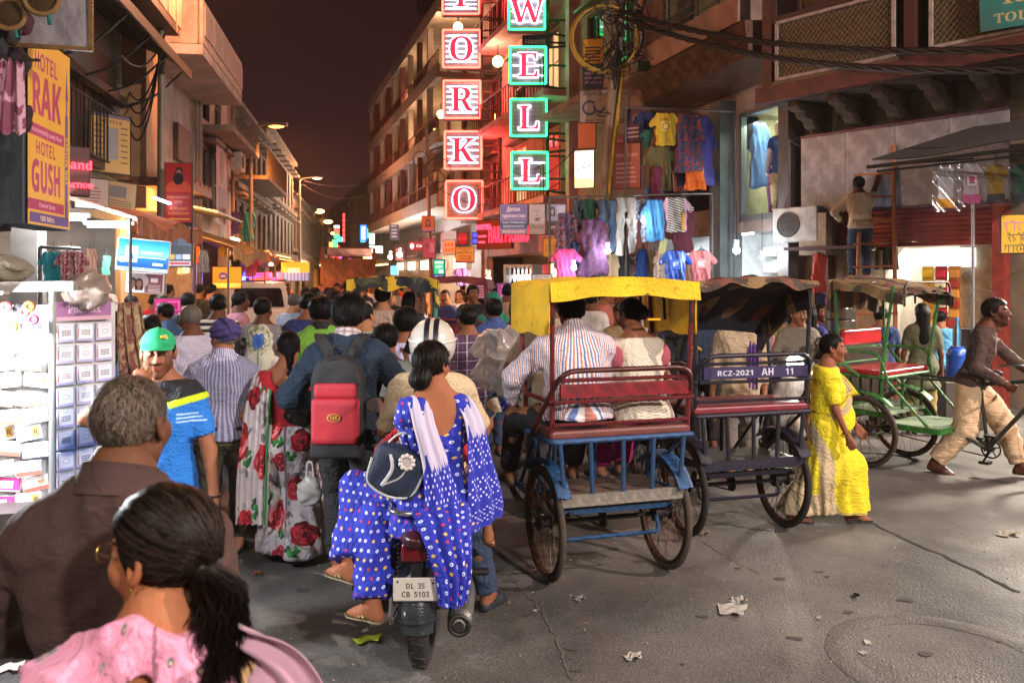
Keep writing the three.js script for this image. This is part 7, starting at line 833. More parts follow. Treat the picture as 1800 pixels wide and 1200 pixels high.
{
const f=PI+.12,at=[-1.5,-5.7],rig=person('woman with a long black braid in a red blouse and flowered sari, seen from behind',{at,face:f,h:1.52,sex:'f',skin:0x85523a,cell:.015,hc:.006,hairC:.005,yaw:.25,w:1.05,hR:[-.26,.92,.1],hL:[.26,.9,.14],hair:{style:'braid',rough:.2,tail:.95,tie:M(0xd8a814,.6),tieY:-.205,tieZ:-.113},stride:.07,
top:{m:W.red,sleeve:.6,hem:.1,c:.011,scoop:[.47,-.1,.1,.1],neck:.48,wrinkle:.003},bottom:{type:'skirt',m:floral,waist:.14,hem:.06,r:.11,folds:11,amp:.01,c:.015,t:.02},shoes:{m:M(0x0d0c0c,.3)}});
const T=rig.T,q=(x,y,z,u)=>[...T(x,y,z),u];drape([q(-.05,.1,.17,[.3,1,0]),q(.08,.3,.17,[.6,.6,0]),q(.14,.45,.06,[.8,.3,0]),q(.16,.46,-.06,[.9,.2,0]),q(.18,.33,-.13,[1,0,0]),q(.2,.05,-.16,[1,0,0]),q(.23,-.3,-.14,[1,0,0]),q(.24,-.6,-.12,[1,0,0])],(t)=>.12+.08*sstep(.4,.8,t),floral,rig.g,'sari_end',5,{amp:.014,su:1.4,sv:.3,n:60});
part('sari_border',sweep(curve([T(.1,.45,-.075),T(.1,.33,-.145),T(.115,.05,-.18),T(.13,-.3,-.16),T(.14,-.6,-.14)],20),.009,5),cloth(0x2f7a3a),rig.g);
const hb=thing('handbag','shiny black handbag at the hip of the woman in the flowered sari','handbag',P(527,728,5.62),.1);part('bag',surf((x,y,z)=>elld(x,y,z,.115,.085,.05)+.006*sin(x*60+y*40)*sin(y*50),[-.14,-.11,-.08],[.14,.11,.08],.009),bagM,hb);part('flap',rbox(.19,.06,.04,.015,0,.05,.03),bagM,hb);part('strap',pipe([[-.09,.06,0],[-.03,.18,0],[.04,.18,0],[.09,.06,0]],.008,{bend:.04}),bagM,hb);
const pb=thing('carrier_bag','thin white plastic carrier bag beside the flowered sari','plastic bag',P(543,858,5.5));part('bag',surf((x,y,z)=>elld(x,y+.02,z,.075*(1-y),.105,.05)+.01*sin(x*45+3*sin(y*30))*sin(y*38+z*20),[-.12,-.15,-.09],[.12,.13,.09],.009),new THREE.MeshPhysicalMaterial({color:0xcfcac4,roughness:.35,transmission:.3,thickness:0}),pb);part('handle',[pipe([[-.02,.07,0],[-.01,.17,0],[.02,.17,0],[.03,.07,0]],.007,{bend:.02})],M(0xcfcac4,.4),pb);
}
function backpack(label,p,turn,s,main,accent,o={}){
const g=thing('backpack',label,'backpack',p,turn);g.scale.set(s,s*(o.tall?1.2:1),s);if(o.tall)g.rotation.y=PI;
part('body',surf((x,y,z)=>{const w=.155*(y>.1?sqrt(max(.02,1-((y-.1)/.16)**2)):1),q=[max(abs(x)-w+.05,0),max(abs(y)-.24+.05,0),max(abs(z)-.085+.045,0)];return hypot(...q)-.048+.003*sin(x*40+y*25)*sin(y*33);},[-.2,-.29,-.13],[.2,.3,.13],.011),main,g);
if(accent){part('pocket',surf((x,y,z)=>{const q=[max(abs(x)-.11,0),max(abs(y+.07)-.085,0),max(abs(z+.085)-.02,0)];return hypot(...q)-.026;},[-.16,-.21,-.15],[.16,.06,-.02],.009),accent,g);part('panel',surf((x,y,z)=>{const q=[max(abs(x)-.105,0),max(abs(y-.075)-.016,0),max(abs(z+.075)-.01,0)];return hypot(...q)-.02;},[-.15,.02,-.13],[.15,.13,-.03],.008),accent,g);part('lower_panel',rbox(.29,.1,.05,.02,0,-.2,-.085),main,g);part('badge',[rot(torus(.036,.004,24,5),0,0,0).scale(1,.5,1).translate(0,-.05,-.134)],M(0xb08a3a,.5),g);part('lettering',mv(std(new TextGeometry('FBK',{font:sansF,size:.018,depth:.003,curveSegments:2})).rotateY(PI),.024,-.058,-.132),M(0xb08a3a,.5),g);part('zip',[sweep(curve(Array.from({length:12},(_,i)=>{const a=PI*i/11;return V(cos(a)*.13,.1+sin(a)*.125,-.075);}),24),.006,5),bar([-.13,.1,-.09],[.13,.1,-.09],.004)],M(0x0a0a0a,.5),g);part('haul_loop',pipe([[-.04,.24,.0],[-.03,.29,0],[.03,.29,0],[.04,.24,0]],.008,{bend:.03}),main,g);}
for(const k of[-1,1])part('strap',drapeGeo([[k*.05,.2,.03],[k*.085,.27,.05],[k*.13,.325,.09],[k*.145,.335,.16],[k*.14,.29,.25],[k*.13,.1,.27]],.062,k),o.strap||main,g);return g;
}
function drapeGeo(pts,w,k){const c=curve(pts,24);return sheet((u,v)=>{const i=min(23,floor(u*24)),p=c[i].clone().lerp(c[i+1],u*24-i),T=c[i+1].clone().sub(c[i]).normalize(),sd=V(1,0,0).addScaledVector(T,-T.x).normalize();return p.addScaledVector(sd,(v-.5)*w);},24,3,.012,.5,.06);}
{
const at=[(612-CX)/F*5.33,-5.33];person('man in a navy sweater wearing a black and red backpack, mid street',{at,face:PI,h:1.765,skin:0x7a4a34,cell:.016,hc:.006,hairC:.005,sh:1.08,w:1.02,stride:.16,hL:[.24,1.04,.2],hR:[-.26,1.04,.2],eL:[.7,-.5,-.6],eR:[-.7,-.5,-.6],hair:{style:'short',t:.02,strands:2200,len:.045,sw:.0035,off:.01,spread:.5,color:0x0d0b0a},top:{m:W.navy,sleeve:1.95,hem:-.08,c:.0125,t:.02,wrinkle:.006,aw:1.15,collar:clothT(rep(plaidT('#b4aaa8','#8a7a7c','#6a5a60'),14))},bottom:TR(W.dgrey,{c:.0125}),shoes:{m:M(0x15100f,.3)}});
backpack('black backpack with two red panels on the back of the man in navy',[at[0]-.02,1.13,at[1]+.2],0,1.03,worn('#1b1b1d','#2a2a2c',.3,.3,.8),worn('#a81c2c','#7a1420',.25,.4,.7),{tall:1});
}
{
const bk=[-.44,-4.2],at=[bk[0],bk[1]-.42];
const dr=person('rider in a beige shirt, jeans and white helmet at the handlebar of the motorcycle',{at,face:PI,h:1.66,skin:SK.m,cell:.017,hip:[0,.86,0],lean:.12,hL:[.31,1.0*1.036,.42],hR:[-.31,1.036,.42],eL:[.35,-1,-.2],eR:[-.35,-1,-.2],fL:[.35,.09,.25],fR:[-.31,.09,.25],kL:[.6,.2,1],kR:[-.6,.2,1],toeL:.35,toeR:-.55,top:{m:cloth(0xb8a482),sleeve:.9,hem:-.1,wrinkle:.005,c:.013,aw:1.0},bottom:TR(W.jeans,{thigh:.1,c:.013}),shoes:{type:'clog',m:M(0x1d2328,.6),sock:cloth(0xa9adb5),c:.01}});
const hel=dr.onHead(part('helmet',surf((x,y,z)=>{const e=elld(x,y-.02,z+.005,.128,.142,.15);return max(e,-.1-y,z>.02?min(.07-y,z-.04)*.0+ -9:-9,-(hypot(0,0)+9));},[-.16,-.14,-.18],[.16,.19,.18],.008),new THREE.MeshPhysicalMaterial({color:0xb9b3a8,roughness:.28,clearcoat:.6}),dr.g));part('stripe',[sweep(curve(Array.from({length:12},(_,i)=>{const a=-.9+i*.33;return V(-.03,.02+cos(a)*.143,-.005-sin(a)*.151);}),24),.016,6,.18),sweep(curve(Array.from({length:12},(_,i)=>{const a=-.9+i*.33;return V(.02,.02+cos(a)*.144,-.005-sin(a)*.152);}),24),.016,6,.18)],M(0x15141c,.4),hel);part('rim',sweep(curve(Array.from({length:14},(_,i)=>{const a=i/13*2*PI;return V(sin(a)*.128,.045-.012*cos(a),-.005-cos(a)*.149);}),40),.006,5),M(0xc9c4ba,.3),hel);
person('small child in red and blue jeans seated between the two on the motorcycle',{at:[bk[0],bk[1]-.2],face:PI,h:1.06,skin:SK.m,hip:[0,.87,0],hL:[.26,1.55,.2],hR:[-.2,1.5,.25],fR:[-.5,.86,.12],fL:[.42,.9,.18],kR:[-1,.1,.6],kL:[1,.1,.6],footPR:.35,hs:1.2,top:sh(W.red,{sleeve:1.2}),bottom:TR(W.jeans,{len:.72,c:.011}),shoes:{type:'sandal',m:M(0x2a1d14,.6),strap:M(0xc9b48a,.5)},hair:H0});
const wf=PI+.5,wat=[-.37,-4.08],s=1.53/1.72,Lc=(X,y,Z)=>loc(wat,wf,X,y,Z,s);
const wo=person('woman in blue tie-dyed dress and white scarf riding side-saddle on the motorcycle',{at:wat,face:wf,h:1.53,sex:'f',skin:0x8a5437,cell:.0155,hc:.0045,hairC:.005,hip:[0,.87,0],yaw:-.95,pitch:.06,lean:.02,w:1.1,lw:1.05,hL:Lc(-.53,.99,4.46),eL:[1,-.1,-.1],dL:[-.2,.1,1],hR:[-.24,.95,.2],fL:Lc(-.76,.525,4.02),fR:Lc(-.64,.37,3.95),kL:[-.62*cos(wf)+.72*sin(wf),.45,-.62*sin(wf)-.72*cos(wf)],kR:[.9,.5,1],toeL:.45,toeR:.55,footPL:-.05,hair:{style:'lowbun',tail:1.25,rough:1.2,strands:1700,len:.09,sw:.004,spread:.35,off:.008,sc:0x100b09},
top:{m:dots,sleeve:.55,hem:-.2,flare:.05,c:.0115,scoop:[.44,-.13,.085,.13],neck:.49,wrinkle:.006},bottom:TR(dots,{thigh:.105,knee:.1,cuff:.076,t:.024,wrinkle:.006,c:.0125}),shoes:{type:'sandal',m:M(0x6a5a3c,.6),strap:M(0x8d7a4e,.5)}});
const T=wo.T,q=(x,y,z,u)=>[...T(x,y,z),u],wt=new THREE.MeshPhysicalMaterial({map:(()=>{const t=ctex(128,512,(c,w,h)=>{const b='#1c2796';c.fillStyle='#b0a8bc';c.fillRect(0,0,w,h);c.fillStyle=b;c.fillRect(0,h*.52,w,h*.48);c.fillStyle='#b0a8bc';for(let i=0;i<40;i++){c.beginPath();c.ellipse(rr(0,w),h*.52,6,rr(8,30),0,0,7);c.fill();}for(let y=0;y<26;y++)for(let x=0;x<9;x++)if((y*5+x*3)%7>1&&y%9<7){c.fillStyle='#c9c7e4';c.beginPath();c.arc((x+.3+.5*(y%2))*w/9,h*(.58+y*.0155),2.6,0,7);c.fill();}});t.rotation=-PI/2;t.center.set(0,0);return t;})(),roughness:.85});
const down=(pts,w,f,o)=>{const m=drape(pts,w,wt,wo.g,'dupatta',f,{...o,su:1,sv:1});const u=m.geometry.attributes.uv;for(let i=0;i<u.count;i++){const a=u.getX(i),b=u.getY(i);u.setXY(i,-a,b);}return m;};
down([q(.06,.3,.15,[1,0,0]),q(.1,.46,.06,[1,0,0]),q(.11,.49,-.05,[1,0,0]),q(.11,.38,-.13,[1,0,0]),q(.06,.15,-.17,[1,0,0]),q(.03,-.1,-.19,[1,0,0]),q(.02,-.24,-.2,[1,0,0]),q(.02,-.32,-.19,[1,0,0])],(t)=>.11+.1*sstep(.45,.8,t),2.3,{amp:.007,n:60,bulge:-.012,nv:28});
down([q(-.06,.3,.15,[1,0,0]),q(-.12,.45,.06,[1,0,0]),q(-.14,.475,-.05,[1,0,0]),q(-.17,.38,-.12,[1,0,-.3]),q(-.2,.15,-.14,[1,0,-.4]),q(-.23,-.05,-.13,[1,0,-.4]),q(-.25,-.18,-.1,[1,0,-.4])],(t)=>.11+.13*sstep(.4,.9,t),2.6,{amp:.008,n:50,bulge:-.012,nv:28});
drape([q(.03,-.04,-.17,[1,0,0]),q(.03,-.15,-.23,[1,0,0]),q(.02,-.3,-.27,[1,0,0]),q(.02,-.5,-.25,[1,0,0])],(t)=>.3-.16*t,dots,wo.g,'dress_tail',4,{amp:.012,n:40,su:.46,sv:.26,bulge:-.05});
const hb=thing('shoulder_bag','navy shoulder bag with white piping carried by the woman on the motorcycle','bag',P(700,828,3.98),PI-.12),bm=worn('#1f2c44','#141c2c',.25,.2,.8),wp=M(0xa8a8a8,.6);hb.rotation.z=.35;part('bag',surf((x,y,z)=>{const q2=[max(abs(x)-.09,0),max(abs(y)-.07+.25*x*x,0),max(abs(z)-.02,0)];return hypot(...q2)-.045+.003*sin(x*50+y*30);},[-.16,-.14,-.09],[.16,.14,.09],.008),bm,hb);part('piping',[sweep(curve([[-.125,.05,-.05],[-.1,-.07,-.06],[0,-.11,-.055],[.11,-.08,-.055],[.13,.03,-.05]],30),.006,6),sweep(curve([[-.05,.1,-.058],[-.03,0,-.068],[.04,-.07,-.066]],18),.0045,6),sweep(curve([[.05,.08,-.062],[.02,.02,-.068],[.04,-.07,-.066]],18),.009,6)],wp,hb);part('rosette',[mv(rot(cyl(.034,.034,.008,0,0,0,20),PI/2),-.035,.075,-.07),...Array.from({length:10},(_,i)=>ball(.011,-.035+cos(i*.628)*.03,.075+sin(i*.628)*.03,-.074))],M(0xb8b0a8,.6),hb);part('strap',[sweep(curve([[-.09,.1,0],[-.03,.17,.01],[.05,.17,.01],[.1,.09,0]],14),.011,6,.4)],wp,hb);
const el=wo.el[0],wr0=wo.wr[0];part('strap_loop',mv(rot(torus(.055,.012,26,8),.4,.9,0),lerp(el[0],wr0[0],.2),lerp(el[1],wr0[1],.2)-.012,lerp(el[2],wr0[2],.2)),M(0xb8b4ae,.6),wo.g);
}
{
const on=(x,z)=>[A1[0]+x*cos(T1)+z*sin(T1),A1[1]-x*sin(T1)+z*cos(T1)];
person('broad man in a white shirt with blue and red stripes on the yellow canopied rickshaw',{at:on(.22,-.06),face:T1-.1,h:1.62,skin:SK.m,cell:.016,hc:.006,hairC:.005,hip:[0,1.05,0],lean:.12,curl:.1,w:1.25,sh:1.12,belly:.05,hL:[.36,1.12,.32],eL:[1,0,-.35],hR:[-.12,1.15,.35],fL:[.36,.62,.44],kL:[.9,.5,1],fR:[-.1,.62,.46],hair:{style:'short',t:.016,strands:1800,len:.025,sw:.002,off:.006},top:{m:barber,sleeve:1.85,hem:-.05,collar:true,c:.012,t:.02,wrinkle:.006,aw:1.3},bottom:TR(W.black,{thigh:.105}),shoes:{m:M(0x3a2a20,.5)}});
person('woman in a cream lace top with an orange hair clip on the yellow rickshaw',{at:on(-.22,-.04),face:T1+.08,h:1.53,sex:'f',skin:0x84523a,cell:.016,hc:.006,hairC:.005,hip:[0,1.045,0],lean:.1,curl:.1,yaw:.25,pitch:.3,w:1.3,hL:[.2,1.2,.3],hR:[-.2,1.2,.3],fL:[.1,.66,.42],fR:[-.08,.66,.44],hair:{style:'bun',rough:.4,tail:1.1},top:{m:lace,sleeve:.6,hem:-.08,c:.0125,t:.018,neck:.485},bottom:TR(W.magenta,{thigh:.11,cuff:.075}),shoes:{m:M(0x2a1d18,.5)}});
const last=scene.children.filter((c)=>c.userData.category==='person').pop();part('hair_clip',mv(box(.09,.012,.02),0,1.63,-.17),M(0xd89a10,.4),last);for(const k of[-1,1])part('sleeve',ball(.07,k*.165,1.38,.02,.95,1.3,1),cloth(0xa85060),last);
person('puller in a beige shirt on the saddle of the yellow canopied rickshaw',{at:on(0,.9),face:T1,h:1.68,hip:[0,1.06,0],lean:.35,hL:[.26,1.1,.42],hR:[-.26,1.1,.42],fL:[.13,.24,.04],fR:[-.13,.5,.2],top:sh(W.cream,{sleeve:.9}),bottom:TR(W.dgrey),shoes:{},hair:H0});
}
{
const at=[2.42,-6.6],f=1.28,rig=person('woman in a bright yellow and cream sari walking to the right',{at,face:f,h:1.46,sex:'f',skin:0x7d4c36,cell:.015,hc:.0045,hairC:.005,handC:.005,yaw:.02,pitch:.02,lean:.07,w:1.1,hip:[0,.77,0],hR:[-.22,.74,.2],eR:[-.5,-.2,-1],cR:.6,hL:[.22,.74,.34],eL:[.5,-.2,-1],fL:[.08,.085,.24],fR:[-.08,.085,-.26],toeR:-.1,hair:{style:'lowbun',tail:.7,rough:.6,strands:1500,len:.06,sw:.0018,spread:.3,off:.005,dir:(p)=>V(0,-.4,-1)},top:{m:W.yellow,sleeve:.85,hem:.1,c:.011,neck:.485},bottom:{type:'skirt',m:cloth(0xffffff,{vertexColors:true}),col:(x,y,z)=>{const q=z+.3*(y-.4)+.04*sin(y*9),k=q>.05||(q<-.06&&q>-.15&&y>.25)?1:0,n=.9+.2*nz(0,x*2+.5,y*2);return y<.1&&y>.085&&k?[.55,.42,.16]:k?[.62*n,.5*n,.012]:[.42*n,.33*n,.2*n];},hem:.085,r:.105,folds:15,amp:.014,c:.0125,waist:.16},shoes:{type:'sandal',m:M(0x14100e,.6)}});
const T=rig.T,q=(x,y,z,u)=>[...T(x,y,z),u],ym=clothT(dtex(128,64,(u,v)=>{const n=nz(0,u,v);return abs(v-.5)<.02?[214,196,128]:[206+n*18,184+n*18,16];})),cm=cloth(0xb09c78);
drape([q(-.17,.02,.05,[0,1,0]),q(-.1,.1,.17,[.2,1,0]),q(.04,.26,.19,[.6,.8,0]),q(.12,.4,.1,[.8,.4,0]),q(.14,.475,-.01,[1,.1,0]),q(.12,.38,-.12,[1,0,0]),q(.1,.1,-.15,[1,0,0]),q(.08,-.2,-.2,[1,0,0])],(t)=>.24-.1*sin(t*PI),ym,rig.g,'sari_drape',5,{amp:.009,n:60,su:1.5,sv:.3});drape([q(-.18,.08,.02,[.2,1,0]),q(-.1,.17,.155,[.4,1,0]),q(.02,.31,.18,[.6,.8,0]),q(.08,.42,.1,[.8,.4,0])],.08,cm,rig.g,'sari_fold',2,{amp:.006,n:30,bulge:.01});
for(const k of[0,1])part('bangles',[0,1].map((i)=>mv(rot(torus(.03,.004,16,5),1.1,0,k?.5:-.3),rig.wr[k][0]-(k?.002:-.002),rig.wr[k][1]+.03+i*.012,rig.wr[k][2]-.02)),M(0xb08a3a,.3,.9),rig.g);rig.onHead(part('earring',[ball(.006,.084,-.045,-.005),ball(.006,-.084,-.045,-.005)],M(0xc9a040,.2,1),rig.g));
}
person('rickshaw puller in a brown sweater and pale trousers leaning into the green rickshaw',{at:[4.47,-8.15],face:1.0,h:1.74,skin:0x56301f,cell:.016,hc:.0055,handC:.006,beard:'stubble',lean:.26,pitch:-.08,yaw:-.1,hip:[0,.9,-.06],hR:[-.24,.88,.22],eR:[-.4,-.2,-1],hL:[.22,.92,.46],eL:[.4,-.2,-1],cR:.8,cL:.8,fL:[.1,.085,.34],fR:[-.1,.1,-.36],footPR:.25,top:{m:clothT(rep(dtex(8,64,(u,v)=>{const k=.88+.12*sin(v*100.5);return[74*k,52*k,44*k];}),1,2.6)),sleeve:1.92,hem:-.05,c:.012,t:.012,wrinkle:.006},bottom:TR(cloth(0xc4a684),{thigh:.115,knee:.098,cuff:.072,wrinkle:.006,c:.0125}),shoes:{m:M(0x4a2418,.5)},hair:{style:'short',t:.016,color:0x14100e}});
{
const lx=5.52,lz=13.5;person('man in cream shirt and jeans standing on the ladder with one arm raised',{at:[lx,-lz],y:1.82,face:PI-.25,h:1.64,skin:SK.d,cell:.02,hc:.008,yaw:.2,pitch:-.35,hR:[-.34,1.98,.2],eR:[-.8,.1,-.4],hL:[.27,1.0,.22],eL:[1,-.2,-.4],fL:[.12,.085,-.02],fR:[-.1,.085,.1],side:-.05,top:sh(W.cream,{sleeve:1.9,hem:-.06,c:.014}),bottom:TR(W.jeans,{c:.014,belt:M(0x3a2418,.5),waist:.03}),shoes:{},hair:{style:'short',t:.018}});
const g=thing('ladder','orange bamboo ladder leaning on the metal sign sheet','ladder',[5.66,0,-13.35],-.3),bm=worn('#a8623a','#6a3c22',.35,.3,.6),b2=[-.3,.3];for(const x of b2)part('rail',bar([x,.02,.2],[x*.8+.06,x>0?3.95:3.2,-.08],.036,.03),bm,g);for(let i=0;i<10;i++){const t=(i+.6)/11,z=lerp(.2,-.08,t);part('rung',bar([-.34+.06*t,t*4,z],[.34-.01*t,t*4+.02,z],.018),bm,g);}const g2=thing('bamboo_pole','thin bamboo pole leaning right of the ladder','pole',[P(1578,485,13.4).x,0,-13.4],0);part('pole',bar([-.1,0,.1],[.12,2.95,-.3],.028,.022),worn('#a88a5c','#6a5434',.35,.3,.6),g2);const g3=thing('grey_cloth','dark grey cloth hanging behind the ladder','cloth',P(1558,420,13.9),-.2);part('cloth',sheet((u,v)=>V((u-.5)*.34*(1.1-.3*v),v*1.05-.5,.05*sin(u*14+v*3)),24,14,.01),cloth(0x4a4238),g3);
}
// ---------- the crowd: [label, px, top of head, Z, heading, options] ----------
const hs_=(st,o={})=>({style:st,...o}),up=PI;
const crowd=[
['woman in a white head scarf deep in the left crowd',193,517,13,.3,{sex:'f',top:sh(W.white),veil:W.white}],
['man in a dark plaid shirt beside the market stall, seen from behind',205,548,8.8,up+.2,{h:1.52,top:sh(plaidDark,{sleeve:1.5})}],
['man in a pale green tee looking left under the couple poster',231,519,11.2,up+.8,{top:sh(cloth(0xa3a48c))}],
['person in sky blue leaning forward with a red strap across the back',262,545,8.0,up+.35,{h:1.62,lean:.45,curl:.2,top:sh(W.sky,{sleeve:1.7}),hair:hs_('bob'),strap:1}],
['man in a light blue shirt in profile behind the green cap',291,533,9.4,-1.9,{top:sh(cloth(0x5a78a4),{sleeve:1.2,collar:true})}],
['tall man with black hair behind the light blue shirt',330,515,10.6,up+.4,{top:sh(W.black)}],
['old grey haired man in a white and violet kurta turned left',336,537,7.4,-2.2,{w:1.1,sleeve:1.8,top:sh(cloth(0xaaa4b4),{sleeve:1.8,hem:-.42,flare:.05,c:.014}),bottom:TR(W.white),hair:hs_('short',{color:0x5d544c})}],
['man in a black and white striped tee',382,517,9.0,up+.3,{top:sh(bw,{c:.014})}],
['man in a pink shirt looking right at the police car window',420,514,11.2,up-.9,{top:sh(W.pink)}],
['man in a grey shirt with dark backpack straps before the police car',461,524,8.6,up,{top:sh(W.grey,{sleeve:1.6}),strap:2}],
['woman whose white scarf carries a big blue flower',456,581,6.7,up+.1,{sex:'f',h:1.5,top:sh(W.white,{sleeve:1.6}),bottom:{type:'skirt',m:W.white},veil:clothT(dtex(128,128,(u,v)=>{const d=hypot((u-.5)*1.1,(v-.72)),n=nz(2,u*3,v*3);return d<.13+.1*(n-.5)?[30+40*n,60+50*n,140+30*n]:d<.26&&n>.62?[110,116,70]:abs(u-.5)<.008&&v<.62?[90,100,80]:[176,174,158];})),veil2:1}],
['grey haired man in a pale blue shirt right of the police car',516,516,11.5,up-.2,{top:sh(cloth(0x9aa4b8),{sleeve:1.5}),bottom:TR(W.khaki),hair:hs_('short',{color:0x4a443e})}],
['man with black hair in dark clothes behind the green tee',553,506,12.4,up,{top:sh(W.black)}],
['boy in a bright green tee left of the navy sweater',563,524,7.1,up+.35,{top:sh(W.green,{c:.014,collar:W.black}),hair:hs_('short',{t:.02,strands:900,len:.04,sw:.0028,off:.01})}],
['person in indigo beside the bright green tee',541,514,8.6,up+.1,{top:sh(W.indigo,{sleeve:1.7})}],
['man in brown beside the orange truck board',585,512,11,up-.3,{top:sh(cloth(0x5a4632))}],
['man in a mint shirt right of the navy sweater',640,533,7.8,up-.2,{top:sh(W.mint,{c:.014})}],
['man in a beige checked shirt riding under the camouflage hood',673,527,9.5,up,{seat:1,top:sh(checkBeige,{c:.014})}],
['woman with dark hair riding under the camouflage hood',719,522,9.6,up,{sex:'f',seat:1,top:sh(W.dblue),hair:hs_('long')}],
['young man in a lavender shirt with a black strap over the shoulder',714,543,6.6,up+.15,{top:sh(W.lav,{c:.014}),strap:3,hair:hs_('short',{t:.022,strands:900,len:.04,sw:.0028,off:.01})}],
['man in a grey shirt holding up a phone',678,572,6.0,up+.1,{top:sh(cloth(0x8a8f8a),{c:.014}),hR:[-.16,1.38,.16],eR:[-.8,-.5,-.1],dR:[.1,1,.1],phone:1,hair:hs_('short',{t:.018,strands:900,len:.03,sw:.0028,off:.008})}],
['boy in a violet plaid shirt looking left',822,540,7.9,up+.7,{top:sh(plaid,{sleeve:1.3,c:.0125,hem:-.2}),bottom:TR(W.dblue)}],
['woman in a green head scarf behind the blue shirt',866,514,11,up+.1,{sex:'f',top:sh(cloth(0x1d6a52)),veil:cloth(0x1d7a5c)}],
['man in a dark blue shirt beside the plastic bags, seen from behind',868,527,8.9,up+.3,{top:sh(cloth(0x34487a),{sleeve:1.7,c:.014,collar:true}),bottom:TR(W.jeans)}],
['man in a black polo facing the camera behind the plaid shirt',831,503,13.2,.2,{top:sh(W.black)}],
['man in a beige shirt before the magenta notice',891,500,13.4,up-.6,{top:sh(W.beige)}],
['child in red before the pale pink notice',846,512,14,up,{h:1.5,top:sh(W.red)}],
['woman with black hair beside the yellow canopy flap',909,526,9.2,up+.1,{sex:'f',top:sh(W.black),hair:hs_('long')}],
['woman in a tan shirt looking down beyond the lace top',1092,532,9.2,-.25,{sex:'f',top:sh(cloth(0x8a7450),{sleeve:1.7}),pitch:.4,hair:hs_('pony')}],
['man in a salmon shirt at the garment racks',1064,503,12.5,1.3,{top:sh(W.salmon)}],
['man in a white tunic among the hanging garments',1040,512,11.5,up-.5,{top:sh(W.white,{sleeve:1.5})}],
['man in a dark blue shirt between the yellow and violet hoods',1238,532,9.3,up,{top:sh(W.dblue,{sleeve:1.6,c:.014,collar:true})}],
['person in pale blue with a red checked scarf on the shoulder',1276,530,10.6,up+.6,{top:sh(cloth(0x8fa8b4),{sleeve:1.6}),scarfC:cloth(0x8a3a40)}],
['man in a beige tunic and grey trousers with a violet scarf, behind the violet rickshaw',1300,545,8.1,up-.1,{h:1.66,top:sh(cloth(0xa89478),{sleeve:1.6,hem:-.22,c:.014}),bottom:TR(W.grey,{cuff:.085,knee:.09}),scarfC:W.purple}],
['bearded man in a pink shirt beside the scooter',1336,548,9.8,.4,{beard:'full',top:sh(W.pink)}],
['woman in a green blouse left of the blue topped woman',1372,548,11.8,up,{sex:'f',top:sh(cloth(0x5a8a3a)),hair:hs_('bun')}],
['woman in salmon beside the green blouse',1392,551,12.2,up-.4,{sex:'f',top:sh(W.salmon),hair:hs_('bun')}],
['woman in a blue top with very long black hair',1424,536,10,up-.1,{sex:'f',top:sh(cloth(0x2a2f7a),{sleeve:1.2}),hair:hs_('long',{tail:1.1})}],
['smiling boy in dark blue facing the camera',1443,534,10.8,.1,{top:sh(W.indigo),hc:.006}],
['man in a navy polo behind the green rickshaw seat',1549,540,10.6,up-.1,{top:sh(cloth(0x1c2f5e),{c:.014})}],
['woman in olive with long hair and a white bag beyond the green rickshaw',1622,533,10.2,up-.25,{sex:'f',top:sh(cloth(0x4a4a34),{sleeve:.8,hem:-.3}),bottom:TR(cloth(0x7a6a3a)),hair:hs_('long')}],
['person in a light blue tee by the blue drum',1653,547,11.4,up-.5,{top:sh(cloth(0x4f93b8)),bottom:TR(W.indigo)}],
['scooter rider in a pale jacket behind the bright headlight',1404,566,9.35,.0,{h:1.62,seat:2,top:sh(cloth(0x8d8274),{sleeve:1.85})}],
];
